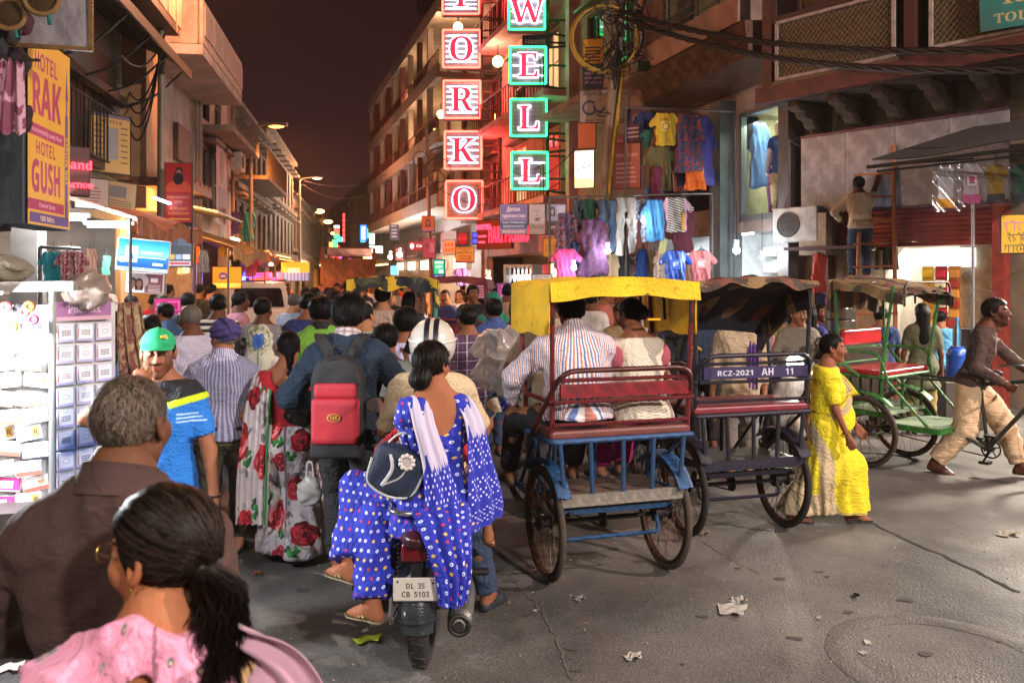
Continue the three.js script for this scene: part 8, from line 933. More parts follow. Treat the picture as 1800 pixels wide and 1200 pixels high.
for(const[label,px,top,Z,face,o]of crowd){
const far=Z>9.5,sit=o.seat?{hip:[0,o.seat===2?.84:1.02,0],h:o.sex==='f'?1.5:1.62,fL:[.12,o.seat===2?.32:.6,.42],fR:[-.12,o.seat===2?.32:.6,.42],hL:[.2,1.05,.36],hR:[-.2,1.05,.36]}:{};
seed(px*7);const walk=rr(-.16,.16),sk=pick([SK.d,SK.m,SK.m,SK.l]);
const rig=who(label,px,top,Z,{face,skin:sk,cell:far?.024:.02,hc:far?.0105:.008,handC:.009,hairC:far?.011:.009,noEyes:abs(((face%(2*PI))+2*PI)%(2*PI)-PI)<.8,stride:walk,yaw:rr(-.25,.25),hair:o.veil?null:hs_('short',{t:rr(.006,.022),rough:rr(.6,2.4),front:rr(-.3,.6),low:rr(-.015,.02)}),bottom:TR(pick([W.dgrey,W.dblue,W.khaki,W.black])),shoes:{c:.016},...sit,...o,top:{c:far?.02:.016,...o.top}});
const T=rig.T,q=(x,y,z,u)=>[...T(x,y,z),u];
if(o.veil){rig.onHead(part('head_scarf',surf((x,y,z)=>{const n=.006*sin(x*50+y*38+3*sin(y*20));let d=smin(elld(x,y-.025,z+.018,.1,.11,.118),capd(bone([0,-.03,-.05],[0,-.24,-.05],.1,.15),x,y,z),.06)+n;return max(d,-max(elld(x,y+.02,z-.12,.06,.1,.1),0)-.0-(elld(x,y+.02,z-.12,.06,.1,.1)<0?elld(x,y+.02,z-.12,.06,.1,.1):0));},[-.22,-.42,-.24],[.22,.16,.14],far?.014:.01,(x,y)=>[x/.4+.5,(y+.36)/.5]),o.veil,rig.g));}
if(o.scarfC)drape([q(.09,.1,.15,[1,0,0]),q(.1,.42,.1,[1,0,0]),q(.09,.5,-.05,[1,0,.3]),q(0,.51,-.11,[.3,.6,-.4]),q(-.09,.5,-.05,[-1,0,.3]),q(-.11,.35,-.13,[-1,0,0]),q(-.1,-.05,-.14,[-1,0,0])],.1,o.scarfC,rig.g,'scarf',3,{amp:.008,n:40});
if(o.strap===1){drape([q(.12,.3,.13,[1,0,0]),q(.13,.47,.0,[1,0,0]),q(.11,.36,-.15,[1,0,0]),q(.08,.12,-.15,[1,0,0])],.07,W.red,rig.g,'strap',1,{amp:.003,thick:.01});drape([q(-.1,.47,.02,[1,0,0]),q(-.02,.33,-.16,[1,.4,0]),q(.1,.1,-.15,[1,.4,0])],.03,W.black,rig.g,'strap',1,{amp:.002,thick:.008});}
if(o.strap===2)backpack('dark red backpack on the man before the police car',V(...T(0,.12,-.2)).add(V(rig.g.position.x,0,rig.g.position.z)).add(V(0,0,.4)),0,.85,worn('#1c1a1c','#141214',.3,.3,.8),worn('#5a1420','#3a0c14',.3,.3,.8));
if(o.strap===3)drape([q(-.13,.3,.12,[1,0,0]),q(-.12,.47,.02,[1,0,0]),q(-.1,.38,-.14,[1,.1,0]),q(-.08,.1,-.14,[1,.1,0])],.07,W.black,rig.g,'strap',1,{amp:.002,thick:.012});
if(o.phone){const w=rig.wr[1],g=thing('phone','black phone held up by the man in the grey shirt','phone',V(w[0],w[1]+.1,w[2]).applyAxisAngle(UPV,rig.g.rotation.y).add(rig.g.position).add(V(.03,.05,.01)),.15);g.rotation.z=-.35;part('case',rbox(.075,.15,.011,.012),M(0x0c0c0e,.25),g);part('lens',mv(rot(cyl(.009,.009,.003),PI/2),-.022,.055,.007),M(0x222228,.1),g);}
}
{
seed(88);const G='pedestrians deep in the far street',L='distant pedestrian in the packed street crowd, too far to tell apart',protos=[W.black,W.red,W.white,W.indigo,cloth(0x6a4a2a),W.grey].map((m,i)=>person(L,{at:[-2.4-i*.9,-(16+i*1.7)],face:i%3===1?.2:PI+rr(-.3,.3),h:rr(1.58,1.74),sex:i===1?'f':'m',skin:SK.m,cell:.034,hc:.014,hairC:.015,noHands:true,noEyes:true,stride:rr(-.15,.15),hair:hs_(i===1?'bun':'short'),top:sh(m,{sleeve:1.6}),bottom:TR(W.dgrey)},G).g);
for(let i=0;i<46;i++){const p=protos[i%6].clone(),z=rr(13,34),lx=-3.4-.15*z,rx=6.2-.3*z;p.name=numbered('person');let x=rr(lx,rx);const pxx=CX+x/z*F;if(z<27&&pxx>375&&pxx<530)x+=160*z/F;if(z>19&&z<25&&x<-4.6)x=rr(-4,1);p.position.set(x,0,-z);p.rotation.y=(i%4===0?0:PI)+rr(-.5,.5);p.scale.setScalar(rr(.94,1.05));scene.add(p);}
for(let i=0;i<26;i++){const p=protos[i%6].clone(),z=rr(10.5,17),px=pick([rr(185,380),rr(530,640),rr(800,930),rr(1040,1200)]);p.name=numbered('person');p.position.set((px-CX)/F*z,0,-z);p.rotation.y=(i%3===0?rr(-.6,.6):PI+rr(-.6,.6));p.scale.setScalar(rr(.92,1.06));scene.add(p);}
}
// ---------- garments on rails ----------
const gCache=new Map(),gk={
tee:(x,y)=>min(capd(bone([-.2,-.1,0],[-.17,-.92,0],.12,.13),x,y,0),capd(bone([.2,-.1,0],[.17,-.92,0],.12,.13),x,y,0),capd(bone([0,-.2,0],[0,-.9,0],.2,.22),x,y,0),capd(bone([-.24,-.09,0],[-.42,-.36,0],.075,.09),x,y,0),capd(bone([.24,-.09,0],[.42,-.36,0],.075,.09),x,y,0)),
kurta:(x,y)=>min(capd(bone([-.1,-.07,0],[-.13,-.95,0],.08,.12),x,y,0),capd(bone([.1,-.07,0],[.13,-.95,0],.08,.12),x,y,0),capd(bone([0,-.1,0],[0,-1,0],.1,.14),x,y,0),capd(bone([-.12,-.06,0],[-.23,-.42,0],.05,.045),x,y,0),capd(bone([.12,-.06,0],[.23,-.42,0],.05,.045),x,y,0)),
pants:(x,y)=>min(capd(bone([-.09,-.05,0],[-.105,-1,0],.085,.062),x,y,0),capd(bone([.09,-.05,0],[.105,-1,0],.085,.062),x,y,0),capd(bone([0,-.06,0],[0,-.22,0],.11,.06),x,y,0)),
cloth:(x,y)=>max(abs(x+.03*sin(y*7))-.2,-y-1.2),skirt:(x,y)=>capd(bone([0,-.05,0],[0,-1,0],.16,.34),x,y,0),
};
function gGeo(kind){
if(!gCache.has(kind)){const f=gk[kind],ph=gCache.size*1.3;gCache.set(kind,surf((x,y,z)=>{const n=.02*abs(sin(x*21+2*sin(y*4+ph)+ph))+.014*sin(x*43+y*9),d=f(x,y)+.012*sin(y*19+x*8);return smax(smax(d,abs(z-.025*sin(x*16+ph+y*3))-.03-n,.03),max(y+.005,-1.0-y+.02*sin(x*13)),.012);},[-.56,-1.08,-.13],[.56,.04,.13],.024,(x,y)=>[x,y]));}return gCache.get(kind);
}
function garment(label,cat,kind,x,y0,y1,Z,m,o={}){
const h=(y1-y0)/F*Z,p=P(x,y0,Z),g=thing(kind==='pants'?'hanging_trousers':'hanging_garment',label,cat,p,o.turn||0,o.group),q=part('fabric',gGeo(kind),m,g);q.scale.set(h*(o.w||1),h,h*(o.d||1.2));if(!o.noHook)part('hanger',[pipe([[-.16*h,-.05*h,0],[0,.03,0],[.16*h,-.05*h,0]],.006,{bend:.02}),bar([0,.03,0],[0,.09,0],.004)],cableM,g);if(o.print)part('print',plane(h*.3,h*.3,0,-h*.42,h*.085),o.print,g);return g;
}
const patt=(a,b,c)=>clothT(rep(dtex(64,64,(u,v)=>{const n=nz(2,u*2,v*2),k=nz(3,u*3,v*3);return n>.6?hex(b):k>.62?hex(c):hex(a);}),2.4));
const emb=(bg,fg,s)=>printed(96,96,(c,w,h)=>{fillBg(c,w,h,bg);c.fillStyle=fg;if(s)fit(c,s,w/2,h/2,w*.7,h*.6);else{c.beginPath();c.arc(w/2,h/2,w*.4,0,7);c.fill();c.fillStyle=bg;c.beginPath();c.arc(w/2,h/2,w*.26,0,7);c.fill();}});
const pNavy=patt('#25243c','#5c5878','#8a3040'),pPlaid=clothT(rep(plaidT('#3c4c60','#222c3a','#8a96a8'),5)),pGrey=patt('#8a8696','#4a4656','#b4b0bc'),pStripe=clothT(rep(stripeT('#9a5a28',['#6a2430','#c0a890','#4a2a5a'],4),4));
[['navy tee on the high rail, leftmost beside the yellow tee','tee','tee',1139,196,246,17.2,W.indigo],['teal top below the navy tee on the high rail','top','tee',1141,228,260,17,cloth(0x1d5a4c)],['striped skirt under the yellow tee','skirt','skirt',1155,224,262,16.95,pStripe],['yellow tee with a round emblem on the high rail','tee','tee',1170,198,256,16.8,cloth(0xb99a24),{print:emb('#c9a92c','#6a6048')}],['olive green kurta hanging under the yellow tee','kurta','tee',1160,256,336,16.9,cloth(0x5c5630),{w:.8}],['maroon shawl slanting below the olive kurta','shawl','cloth',1154,292,352,16.7,cloth(0x5c1230),{w:.8}],['long blue and red printed dress on the high rail','dress','kurta',1211,198,302,16.8,patt('#1a3058','#7a2a30','#1c4450')],['violet dress behind the orange skirt','dress','kurta',1226,202,328,17.1,cloth(0x3f3a80)],['bright orange skirt on the high rail','skirt','skirt',1222,258,334,16.9,cloth(0xc05a10),{w:.8}],['striped brown scarf beside the olive kurta','scarf','cloth',1180,236,334,17.1,pStripe,{w:.25}],['rust cloth hanging left of the orange skirt','cloth','cloth',1191,288,336,17.2,cloth(0x7a3a20),{w:.8}],
['light blue top hanging above the long blue tee','top','tee',1149,326,360,16.8,cloth(0x4a7aa8)],['navy dress with red neck embroidery on the low rail','dress','kurta',996,374,472,16.6,pNavy,{w:.9}],['blue checked shirt beside the navy dress','shirt','kurta',1017,350,432,16.8,pPlaid,{w:.7}],['dark green top left of the blue jeans','top','tee',1037,349,398,16.7,cloth(0x124a3e),{w:.75}],['plum coloured long dress in front of the green top','dress','kurta',1043,384,486,16.4,patt('#3c1838','#4a2444','#2c1430'),{w:1.1}],['bright blue strip of cloth beside the magenta dress','cloth','cloth',1011,424,470,16.5,cloth(0x1460b0),{w:.5}],['faded blue jeans on the low rail','jeans','pants',1067,350,446,16.5,clothT(rep(dtex(64,128,(u,v)=>{const k=.75+.9*exp(-(((v-.55)/.2)**2))*(abs((u*2%1)-.5)<.2?.6:.1);return[46*k,66*k,92*k];}),3,1))],['grey trousers right of the blue jeans','trousers','pants',1100,345,448,16.5,cloth(0x6d6860)],['grey and white flowered trousers on the low rail','trousers','pants',1123,349,428,16.6,pGrey,{w:1.1}],['long blue tee on the low rail','tee','tee',1152,350,424,16.4,cloth(0x3470a0),{w:.7}],['black and white striped top with a pink panel','top','tee',1188,346,408,16.4,clothT(rep(dtex(64,64,(u,v)=>abs(u-.5)<.12?[176,132,150]:(v*9+u*3)%1>.5?[170,166,156]:[34,34,36]),1.6))],['long maroon cloth behind the striped top','cloth','cloth',1202,366,446,16.7,cloth(0x4c1424),{w:1.1}],['yellow strip of cloth at the edge of the striped top','cloth','cloth',1202,374,404,16.3,cloth(0xc08a14),{w:.35}],['beige printed cloth below the long blue tee','cloth','cloth',1166,418,446,16.6,patt('#a89a6a','#8a9a5a','#b8ae90'),{w:1.2}],['white printed kurta behind the bags of the clothes shop','kurta','kurta',1164,440,494,17.2,patt('#c8c0b4','#b08a70','#d8d0c8'),{w:1.2}],['magenta child dress with white collar','dress','tee',995,436,492,16.2,patt('#8a1c54','#9c2a64','#a8386e')],['glossy blue tee shaped on a form above the yellow canopy','tee','tee',1187,440,498,15.8,new THREE.MeshPhysicalMaterial({color:0x0f48a8,roughness:.4,clearcoat:.5}),{print:emb('#1c54b0','#a8c0e0','F')}],['salmon pink tee shaped on a form right of the glossy blue one','tee','tee',1232,440,496,15.9,cloth(0xb0605e),{print:emb('#b0605e','#d8c0b8','GC')}],['black shirt in the doorway of the upstairs show window','shirt','tee',1318,205,262,17.1,W.black],['lilac sari cloth hung in the show window','sari','cloth',1362,262,372,16.25,patt('#6a4a8c','#a0567c','#84709c'),{w:.5}],['pale blue dress in the show window','dress','kurta',1336,215,330,16.9,cloth(0x4a6a94),{w:.6}],
['red hanging cloth beside the red brown door post','cloth','cloth',1441,444,514,14.2,cloth(0xa83428),{w:.8}],['violet bag cloth under the red hanging cloth','cloth','cloth',1444,516,534,14.2,W.indigo,{w:2}],
['turquoise tee hanging over the market stall','tee','tee',93,442,498,9.6,cloth(0x1f8a94)],['red flowered child dress hanging over the market stall','dress','tee',125,440,502,9.5,patt('#8a2a34','#b8a0a0','#7a1c28')],['violet printed tee hanging near the green lit sign','tee','tee',811,470,502,15.5,patt('#6a3a8a','#9a6ab0','#2a3a8a')],['striped tunic in the lit doorway left of the plum dress','tunic','kurta',1026,432,492,17.4,patt('#a8a098','#7a2a34','#c8c0b8'),{w:.8}],
['black printed tee hanging at the left stalls with a yellow disc','tee','tee',413,447,470,19,W.black,{print:emb('#141414','#c8a828')}],['black printed tee under the yellow disc one','tee','tee',414,472,500,18.8,W.black,{print:emb('#20201a','#a8a850','OM')}]].forEach((a)=>garment(a[0],a[1],a[2],a[3],a[4],a[5],a[6],a[7],a[8]));
{
const rail=(label,a,b)=>{const g=thing('clothes_rail',label,'clothes rail',a),d=b.clone().sub(a);part('rod',bar([0,0,0],d,.018),M(0x6d6a66,.4,.7),g);part('post',bar([0,-a.y,0],[0,0,0],.025),M(0x4a4642,.5,.4),g);part('post',bar([d.x,-b.y,d.z],d,.025),M(0x4a4642,.5,.4),g);};
rail('high steel clothes rail above the garment racks',P(1100,188,17.1),P(1292,196,16.7));rail('low steel clothes rail across the garment racks',P(966,347,16.7),P(1252,340,16.5));rail('steel rail of the left stall carrying the child dress',P(70,434,9.7),P(140,437,9.6));
const bulb=(label,x,y,Z,r,I,col=0xe6f2ff)=>{const g=thing('bare_bulb',label,'lamp',P(x,y,Z));part('glass_bulb',ball(r*.62),emis(col,90),g);part('cap',cyl(r*.4,r*.5,r*1.2,0,r*1.3,0),M(0xbbbbbb,.5),g);part('wire',bar([0,r*1.8,0],[0,r*1.8+.7,0],.006),cableM,g);pointLight(col,I,V(0,0,0),4,g);};
bulb('dazzling white bulb under the faded blue jeans',1068,441,16.2,.085,3);bulb('white bulb beside the magenta child dress',1009,470,16,.075,2);bulb('small white bulb left of the long blue tee',1131,388,16.2,.055,1.5);bulb('dazzling white bulb beside the grey green pillar',1295,440,15,.1,5);bulb('warm bare bulb glowing over the magenta notice',858,493,15.2,.1,12,0xffd0a0);bulb('white bulb far down the right side by the truck',702,448,40,.18,40);bulb('second white bulb far down the right side',686,452,42,.16,40,0xfff0e0);bulb('warm bulb in the lit stall frame beyond the police car',476,462,24,.12,20,0xffc080);bulb('white bulb low over the right shop counter',1340,452,15.4,.06,5);
}
{
const rig=person('pale mannequin in a navy tee and beige trousers in the upstairs show window',{at:[P(1372,300,16.0).x,-16.0],y:3.12,face:-.35,h:1.66,sex:'f',skin:0xb9aa98,cell:.02,hc:.009,noEyes:true,hL:[.24,.95,.2],top:{m:cloth(0x12305e),sleeve:.5,hem:-.2,c:.016},bottom:TR(cloth(0x8d7d5c)),hair:hs_('bob',{color:0xa89a80,t:.02})});rig.g.name='mannequin';tag(rig.g,null,'mannequin');
}
[['clear packet with a white vest and yellow shorts',1663,290,372,'#d2ccd0','#c88a18',''],['clear packet with a pink printed vest',1708,284,364,'#cfb8c2','#c8508a','K'],['clear packet with a yellow and navy shirt',1752,286,362,'#a8801a','#1c2230',''],['clear packet with a dark green shirt at the right edge',1797,286,362,'#185a48','#122e3a','']].forEach(([l,x,a,b,c1,c2,s],i)=>{
const Z=10.9-i*.12,h=(b-a)/F*Z,g=thing('garment_packet',l,'packed garment',P(x,a,Z),-.25);part('wrap',sheet((u,v)=>V((u-.5)*h*.56,-h*(1-v),.035+.012*sin(u*9+v*12)),14,18,.002),new THREE.MeshPhysicalMaterial({color:0xffffff,transmission:1,thickness:0,roughness:.12}),g);const q=part('shirt',gGeo('tee'),cloth(c1),g);q.scale.set(h*.5,h*.7,h*.22);q.position.set(0,-.02,0);part('shorts',rbox(h*.36,h*.2,.02,.008,0,-h*.82,.0),cloth(c2),g);if(s)part('print',plane(h*.2,h*.24,0,-h*.42,.036),printed(64,80,(c,w,hh)=>{fillBg(c,w,hh,c1);c.fillStyle='#b02050';c.beginPath();c.ellipse(w/2,hh*.4,w*.3,hh*.25,0,0,7);c.fill();c.fillStyle='#4a3a6a';c.fillRect(w*.2,hh*.65,w*.6,hh*.12);}),g);part('hook',bar([0,0,0],[0,.12,0],.006),cableM,g);
});
{
const f=fC,u0=f.at(1712,224,.4)[0],g=thing('canvas_awning','dark olive canvas awning over the packed garments on the right','awning',f.A,f.turn),u1=u0+2.6;part('canvas',sheet((u,v)=>V(lerp(u0-.35*v,u1+.1*v,u),4.05-.62*v-.04*sin(u*8)*v,.4+2.2*v),20,12,.015,2.6,2),worn('#3f3d36','#26251f',.35,.8,.85),g);part('edge_pole',[bar([u0-.4,3.34,2.62],[u1+.1,3.38,2.62],.025),bar([u0-.3,3.28,2.55],[u1,3.3,2.55],.014)],M(0x2a2824,.5,.4),g);part('stay',[bar([u0-.2,3.35,2.6],[u0,3.6,.4],.014)],M(0x2a2824),g);const pp=thing('awning_pole','thin steel pole under the packed garments','pole',[P(1711,485,11).x,0,-11]);part('pole',bar([0,0,0],[0,3.35,0],.022),M(0x8a8a8a,.35,.8),pp);part('rope',[mv(torus(.16,.006,20,5).scale(.5,1.2,1),-.1,1.75,.02),mv(torus(.14,.006,20,5).scale(1.2,.5,1),.08,1.66,.02)],cableM,pp);
}
{
const p=P(1683,640,10.7),cr=thing('crate','low dark crate under the blue drum','crate',[p.x,0,p.z]);part('box',rbox(.5,.6,.4,.02,0,.3,0),worn('#3a322c','#1d1814',.4,.4),cr);const g=thing('plastic_drum','blue plastic water drum beside the dark wall','drum',[p.x,.6,p.z]),bm=new THREE.MeshPhysicalMaterial({color:0x123f8c,roughness:.35});part('drum',lathe([[0,0],[.25,0],[.27,.06],[.27,.3],[.28,.32],[.28,.36],[.27,.38],[.27,.66],[.28,.68],[.28,.72],[.25,.86],[.2,.9],[0,.9]],24),bm,g);part('lid',cyl(.18,.18,.05,0,.92,0,20),bm,g);g.scale.set(.46,.44,.46);const b=thing('water_bottle','clear water bottle with a blue cap standing on the drum','bottle',[p.x,1.018,p.z]);part('bottle',lathe([[0,0],[.045,0],[.05,.02],[.05,.2],[.042,.24],[.02,.3],[.018,.33],[0,.33]],16),new THREE.MeshPhysicalMaterial({color:0xdfeaf0,transmission:1,thickness:.05,roughness:.08,ior:1.33}),b);part('cap',cyl(.022,.022,.03,0,.345,0),M(0x2a6ab8,.5),b);
const stand=P(1478,600,10.2),t=thing('food_cart','dark food cart under the steel pots','cart',[stand.x,0,stand.z]);part('box',rbox(.9,.7,.6,.03,0,.75,0),worn('#4a3a30','#2a2019',.4,.5),t);part('leg',[-.4,.4].map((x)=>bar([x,0,.2],[x,.5,.2],.03)),M(0x222222),t);for(let i=0;i<3;i++){const q=thing('steel_pot',['lowest of the three stacked steel pots','middle of the three stacked steel pots','topmost of the three stacked steel pots'][i],'pot',[stand.x,1.1+i*.145,stand.z]);part('pot',lathe([[0,0],[.17,0],[.18,.01],[.18,.12],[.19,.125],[.19,.14],[0,.14]],24),M(0x9a948c,.25,.95),q);}
}
{
const pm=new THREE.MeshPhysicalMaterial({color:0xe6e2dc,transmission:.72,thickness:0,roughness:.28,bumpMap:bumpT,bumpScale:.02});[['upper left inflated clear plastic bag beside the yellow canopy',872,612,.17,7],['upper right inflated clear plastic bag touching the yellow canopy',915,605,.18,7.1],['lower left inflated clear plastic bag',868,655,.15,6.9],['lower right inflated clear plastic bag',912,655,.15,6.8]].forEach(([l,x,y,r,Z],i)=>{const g=thing('plastic_bag',l,'plastic bag',P(x,y,Z));part('bag',surf((a,b,c)=>{const n=.012*abs(sin(a*30+b*14+i))+.008*sin(b*50+c*20+2*sin(a*20));return smin(elld(a,b,c,r*1.1,r,r*.9)+n,capd(bone([-r*.8,0,0],[-r*1.3,-.02,0],.05,.015),a,b,c),.06);},[-.3,-.24,-.24],[.25,.24,.24],.014),pm,g);});
const b=thing('water_bottle','large empty clear bottle lying beside the inflated bags','bottle',P(905,698,6.7));b.rotation.z=1.2;part('bottle',lathe([[0,-.15],[.07,-.15],[.075,-.1],[.075,.06],[.05,.12],[.028,.15],[.028,.19],[0,.19]],18),pm,b);part('cap',cyl(.03,.03,.03,0,.2,0),M(0xb9b9b9,.4),b);
}
// ---------- the bright market stall at the left ----------
{
const g=thing('market_stall','bright white market stall hung with packets at the left edge','market stall',[0,0,0]),A=V(-3.0,0,-4.25),Bp=V(-2.4,0,-4.45),C=V(-2.22,0,-4.72),wm=worn('#c9c7c4','#a9a6a2',.2,.8,.6),top=1.84;
part('roof_board',beam([-3.2,top,-4.4],[-2.35,top+.01,-4.7],.9,.05),worn('#8f8a84','#5a544e',.35,.6,.7),g);const dirF=Bp.clone().sub(A),tf=atan2(-dirF.z,dirF.x),Lf=dirF.length(),dirS=C.clone().sub(Bp),tS=atan2(-dirS.z,dirS.x),Ls=dirS.length();
const pf=part('back_panel',box(Lf,1.0,.02,0,0,0),wm,g);pf.position.copy(A).add(Bp).multiplyScalar(.5).setY(1.25);pf.rotation.y=tf;const ps=part('side_panel',box(Ls+.04,1.15,.015,0,0,0),wm,g);ps.position.copy(Bp).add(C).multiplyScalar(.5).setY(1.18);ps.rotation.y=tS;
part('table',[beam([-3.2,.7,-4.3],[-2.2,.7,-4.55],.7,.1)],worn('#3a3230','#1d1917',.4,.5),g);part('table_leg',[[-3.0,-4.2],[-2.35,-4.35],[-2.3,-4.8]].map(([x,z])=>bar([x,0,z],[x,.7,z],.03)),M(0x1d1a18),g);part('box_under',rbox(.7,.5,.5,.03,-2.75,.27,-4.55),worn('#241f1d','#141110',.4,.5),g);part('post',bar([-2.36,.7,-4.38],[-2.36,top,-4.38],.018),M(0x9a9a98,.4,.7),g);
const pl=[printed(128,96,(c,w,h)=>{fillBg(c,w,h,'#d5d2cf');c.fillStyle='#b08a52';c.fillRect(w*.62,h*.12,w*.32,h*.76);c.fillStyle='#3a2414';fit(c,'R',w*.78,h*.5,w*.2,h*.5);c.fillStyle='#bcb8b4';c.beginPath();c.ellipse(w*.3,h*.5,w*.2,h*.28,0,0,7);c.fill();}),printed(128,96,(c,w,h)=>{fillBg(c,w,h,'#d2c8c4');c.fillStyle='#b85a4c';c.fillRect(0,h*.7,w,h*.3);c.fillStyle='#e6e2de';c.fillRect(w*.15,h*.15,w*.6,h*.4);c.fillStyle='#c89a70';c.fillRect(w*.6,h*.3,w*.25,h*.3);}),printed(128,96,(c,w,h)=>{fillBg(c,w,h,'#cfcccc');c.fillStyle='#e9e7e5';c.fillRect(w*.08,h*.12,w*.84,h*.7);c.fillStyle='#8a8890';for(let i=0;i<3;i++)c.fillRect(w*.3,h*(.3+i*.12),w*.4,3);}),printed(128,96,(c,w,h)=>{fillBg(c,w,h,'#b83a7a');c.fillStyle='#e0dcda';c.fillRect(w*.2,h*.25,w*.5,h*.5);c.fillStyle='#c89ab0';c.fillRect(0,h*.88,w,h*.12);})];
const cards=['#2a262a','#1a1a1a','#c8406a','#3a3a3a','#a83040','#6a6a70','#3a70b0'].map((k,i)=>printed(96,96,(c,w,h)=>{fillBg(c,w,h,'#a39cc0');c.fillStyle='#d4d2d8';c.fillRect(w*.09,h*.05,w*.82,h*.8);c.fillStyle='#9a6a80';c.fillRect(w*.02,h*.3,w*.07,h*.5);for(let q=0;q<3;q++)for(let r=0;r<6;r++){c.fillStyle=i===2?['#30b070','#3a70d0','#d04080'][(q+r)%3]:k;if(i<5){c.beginPath();c.arc(w*(.27+r*.09),h*(.4+q*.11),3.2,0,7);c.fill();}}if(i>4){c.strokeStyle=k;c.lineWidth=2;c.beginPath();c.ellipse(w/2,h*.5,w*.2,h*.12,0,0,7);c.stroke();}c.fillStyle='#8a8aa0';fit(c,'bindi',w/2,h*.16,w*.36,h*.09,'normal');}));
const ord=['first','second','third','fourth','fifth','sixth','seventh','eighth','ninth','tenth','eleventh'];seed(31);
const put=(label,w,h,base,t,u,y,out,m,group,roll)=>{const q=thing('hanging_packet',label,'packet',[base.x+cos(t)*u+sin(t)*out,y,base.z-sin(t)*u+cos(t)*out],t,group);q.rotation.z=roll;part('packet',rbox(w,h,.018,.006),M(0xc9c7c4,.3),q);part('card',plane(w*.94,h*.94,0,0,.0105),m,q);};
const mid=Bp.clone().add(C).multiplyScalar(.5),mf=A.clone().add(Bp).multiplyScalar(.5);
for(let r=0;r<9;r++)for(let c=0;c<3;c++)put(`square bindi card, ${ord[r]} row from the top, ${['left', 'middle', 'right'][c]} column of the hanging sheet`,.096,.1,mid,tS,-.105+c*.107,1.6-r*.112,.02,cards[(r*2+c*3)%7],'bindi cards on the hanging sheet',rr(-.04,.04));
for(let r=0;r<10;r++)for(let c=0;c<5;c++)put(`clear packet, ${ord[r]} row down, ${['far left', 'left', 'middle', 'right', 'far right'][c]} on the stall front`,.122,.076,mf,tf,-.26+c*.128-(r%2)*.03,1.54-r*.088+rr(-.012,.012),.03+rr(0,.05),pl[r>7&&c===3?3:floor(rnd()*2.99)],'clear packets on the stall front',rr(-.2,.2));
part('sheet_header',plane(.3,.1),printed(160,56,(c,w,h)=>{fillBg(c,w,h,'#8a5a86');c.fillStyle='#d0b8d0';fit(c,'Phoenix',w/2,h*.42,w*.6,h*.5,'bold','serif');c.fillStyle='#b890a0';c.fillRect(0,h*.78,w,h*.22);}),g).position.set(mid.x+.02*sin(tS)+.01,1.715,mid.z+.03);g.children[g.children.length-1].rotation.y=tS;part('name_board',plane(.34,.07),printed(160,36,(c,w,h)=>{fillBg(c,w,h,'#aab0b8');c.fillStyle='#20242c';fit(c,'HDFC BANK',w/2,h/2,w*.84,h*.74);}),g).position.set(-2.52,1.645,-4.32);
for(let i=0;i<26;i++){const q=thing('hair_band',`${ord[i % 11]} hair band from the ${i < 11 ? 'left' : i < 22 ? 'middle' : 'right'} of the bunch under the stall roof`,'hair band',[-2.86+(i%13)*.04,1.74-floor(i/13)*.075+rr(-.02,.02),-4.2-rr(0,.04)],rr(-.6,.6),'hair bands under the stall roof');part('band',torus(.017,.012,14,8),cloth(pick([0xb8302c,0x1c1c22,0xc8c4c0,0xc86a20,0x2a3a7a,0xb83a70,0x3a7a4a])),q);}
part('drape',sheet((u,v)=>V(C.x+.02+.16*u*(1.2-v)+.02*sin(v*5),.55+v*1.2,C.z-.1-.2*u+.025*sin(u*17+v*3)),20,24,.008,.4,1.2),patt('#8a7456','#6a3a30','#a08a68'),g);part('bundle',[surf((x,y,z)=>elld(x,y,z,.2,.08,.16)+.014*sin(x*40+y*60+3*sin(z*20)),[-.26,-.14,-.22],[.26,.14,.22],.018).translate(-2.72,top+.09,-4.45)],cloth(0x6d6858),g);part('plastic_wrap',surf((x,y,z)=>elld(x,y,z,.13,.1,.1)+.022*sin(x*45+2*sin(y*30))*sin(y*40+z*30),[-.2,-.16,-.16],[.2,.16,.16],.013).translate(-2.27,top-.02,-4.55),new THREE.MeshPhysicalMaterial({color:0x8a7a70,roughness:.3,transmission:.3,thickness:0}),g);
part('tube_lamp',bar([-3.0,top-.06,-3.98],[-2.5,top-.06,-4.12],.02),emis(0xf2f8ff,26),g);for(const x of[-2.95,-2.6])pointLight(0xf4f8ff,14,V(x,top-.12,-3.98),5,g);part('reflector',beam([-3.05,top-.02,-3.97],[-2.45,top-.02,-4.13],.1,.015),M(0x888888,.5),g);
}
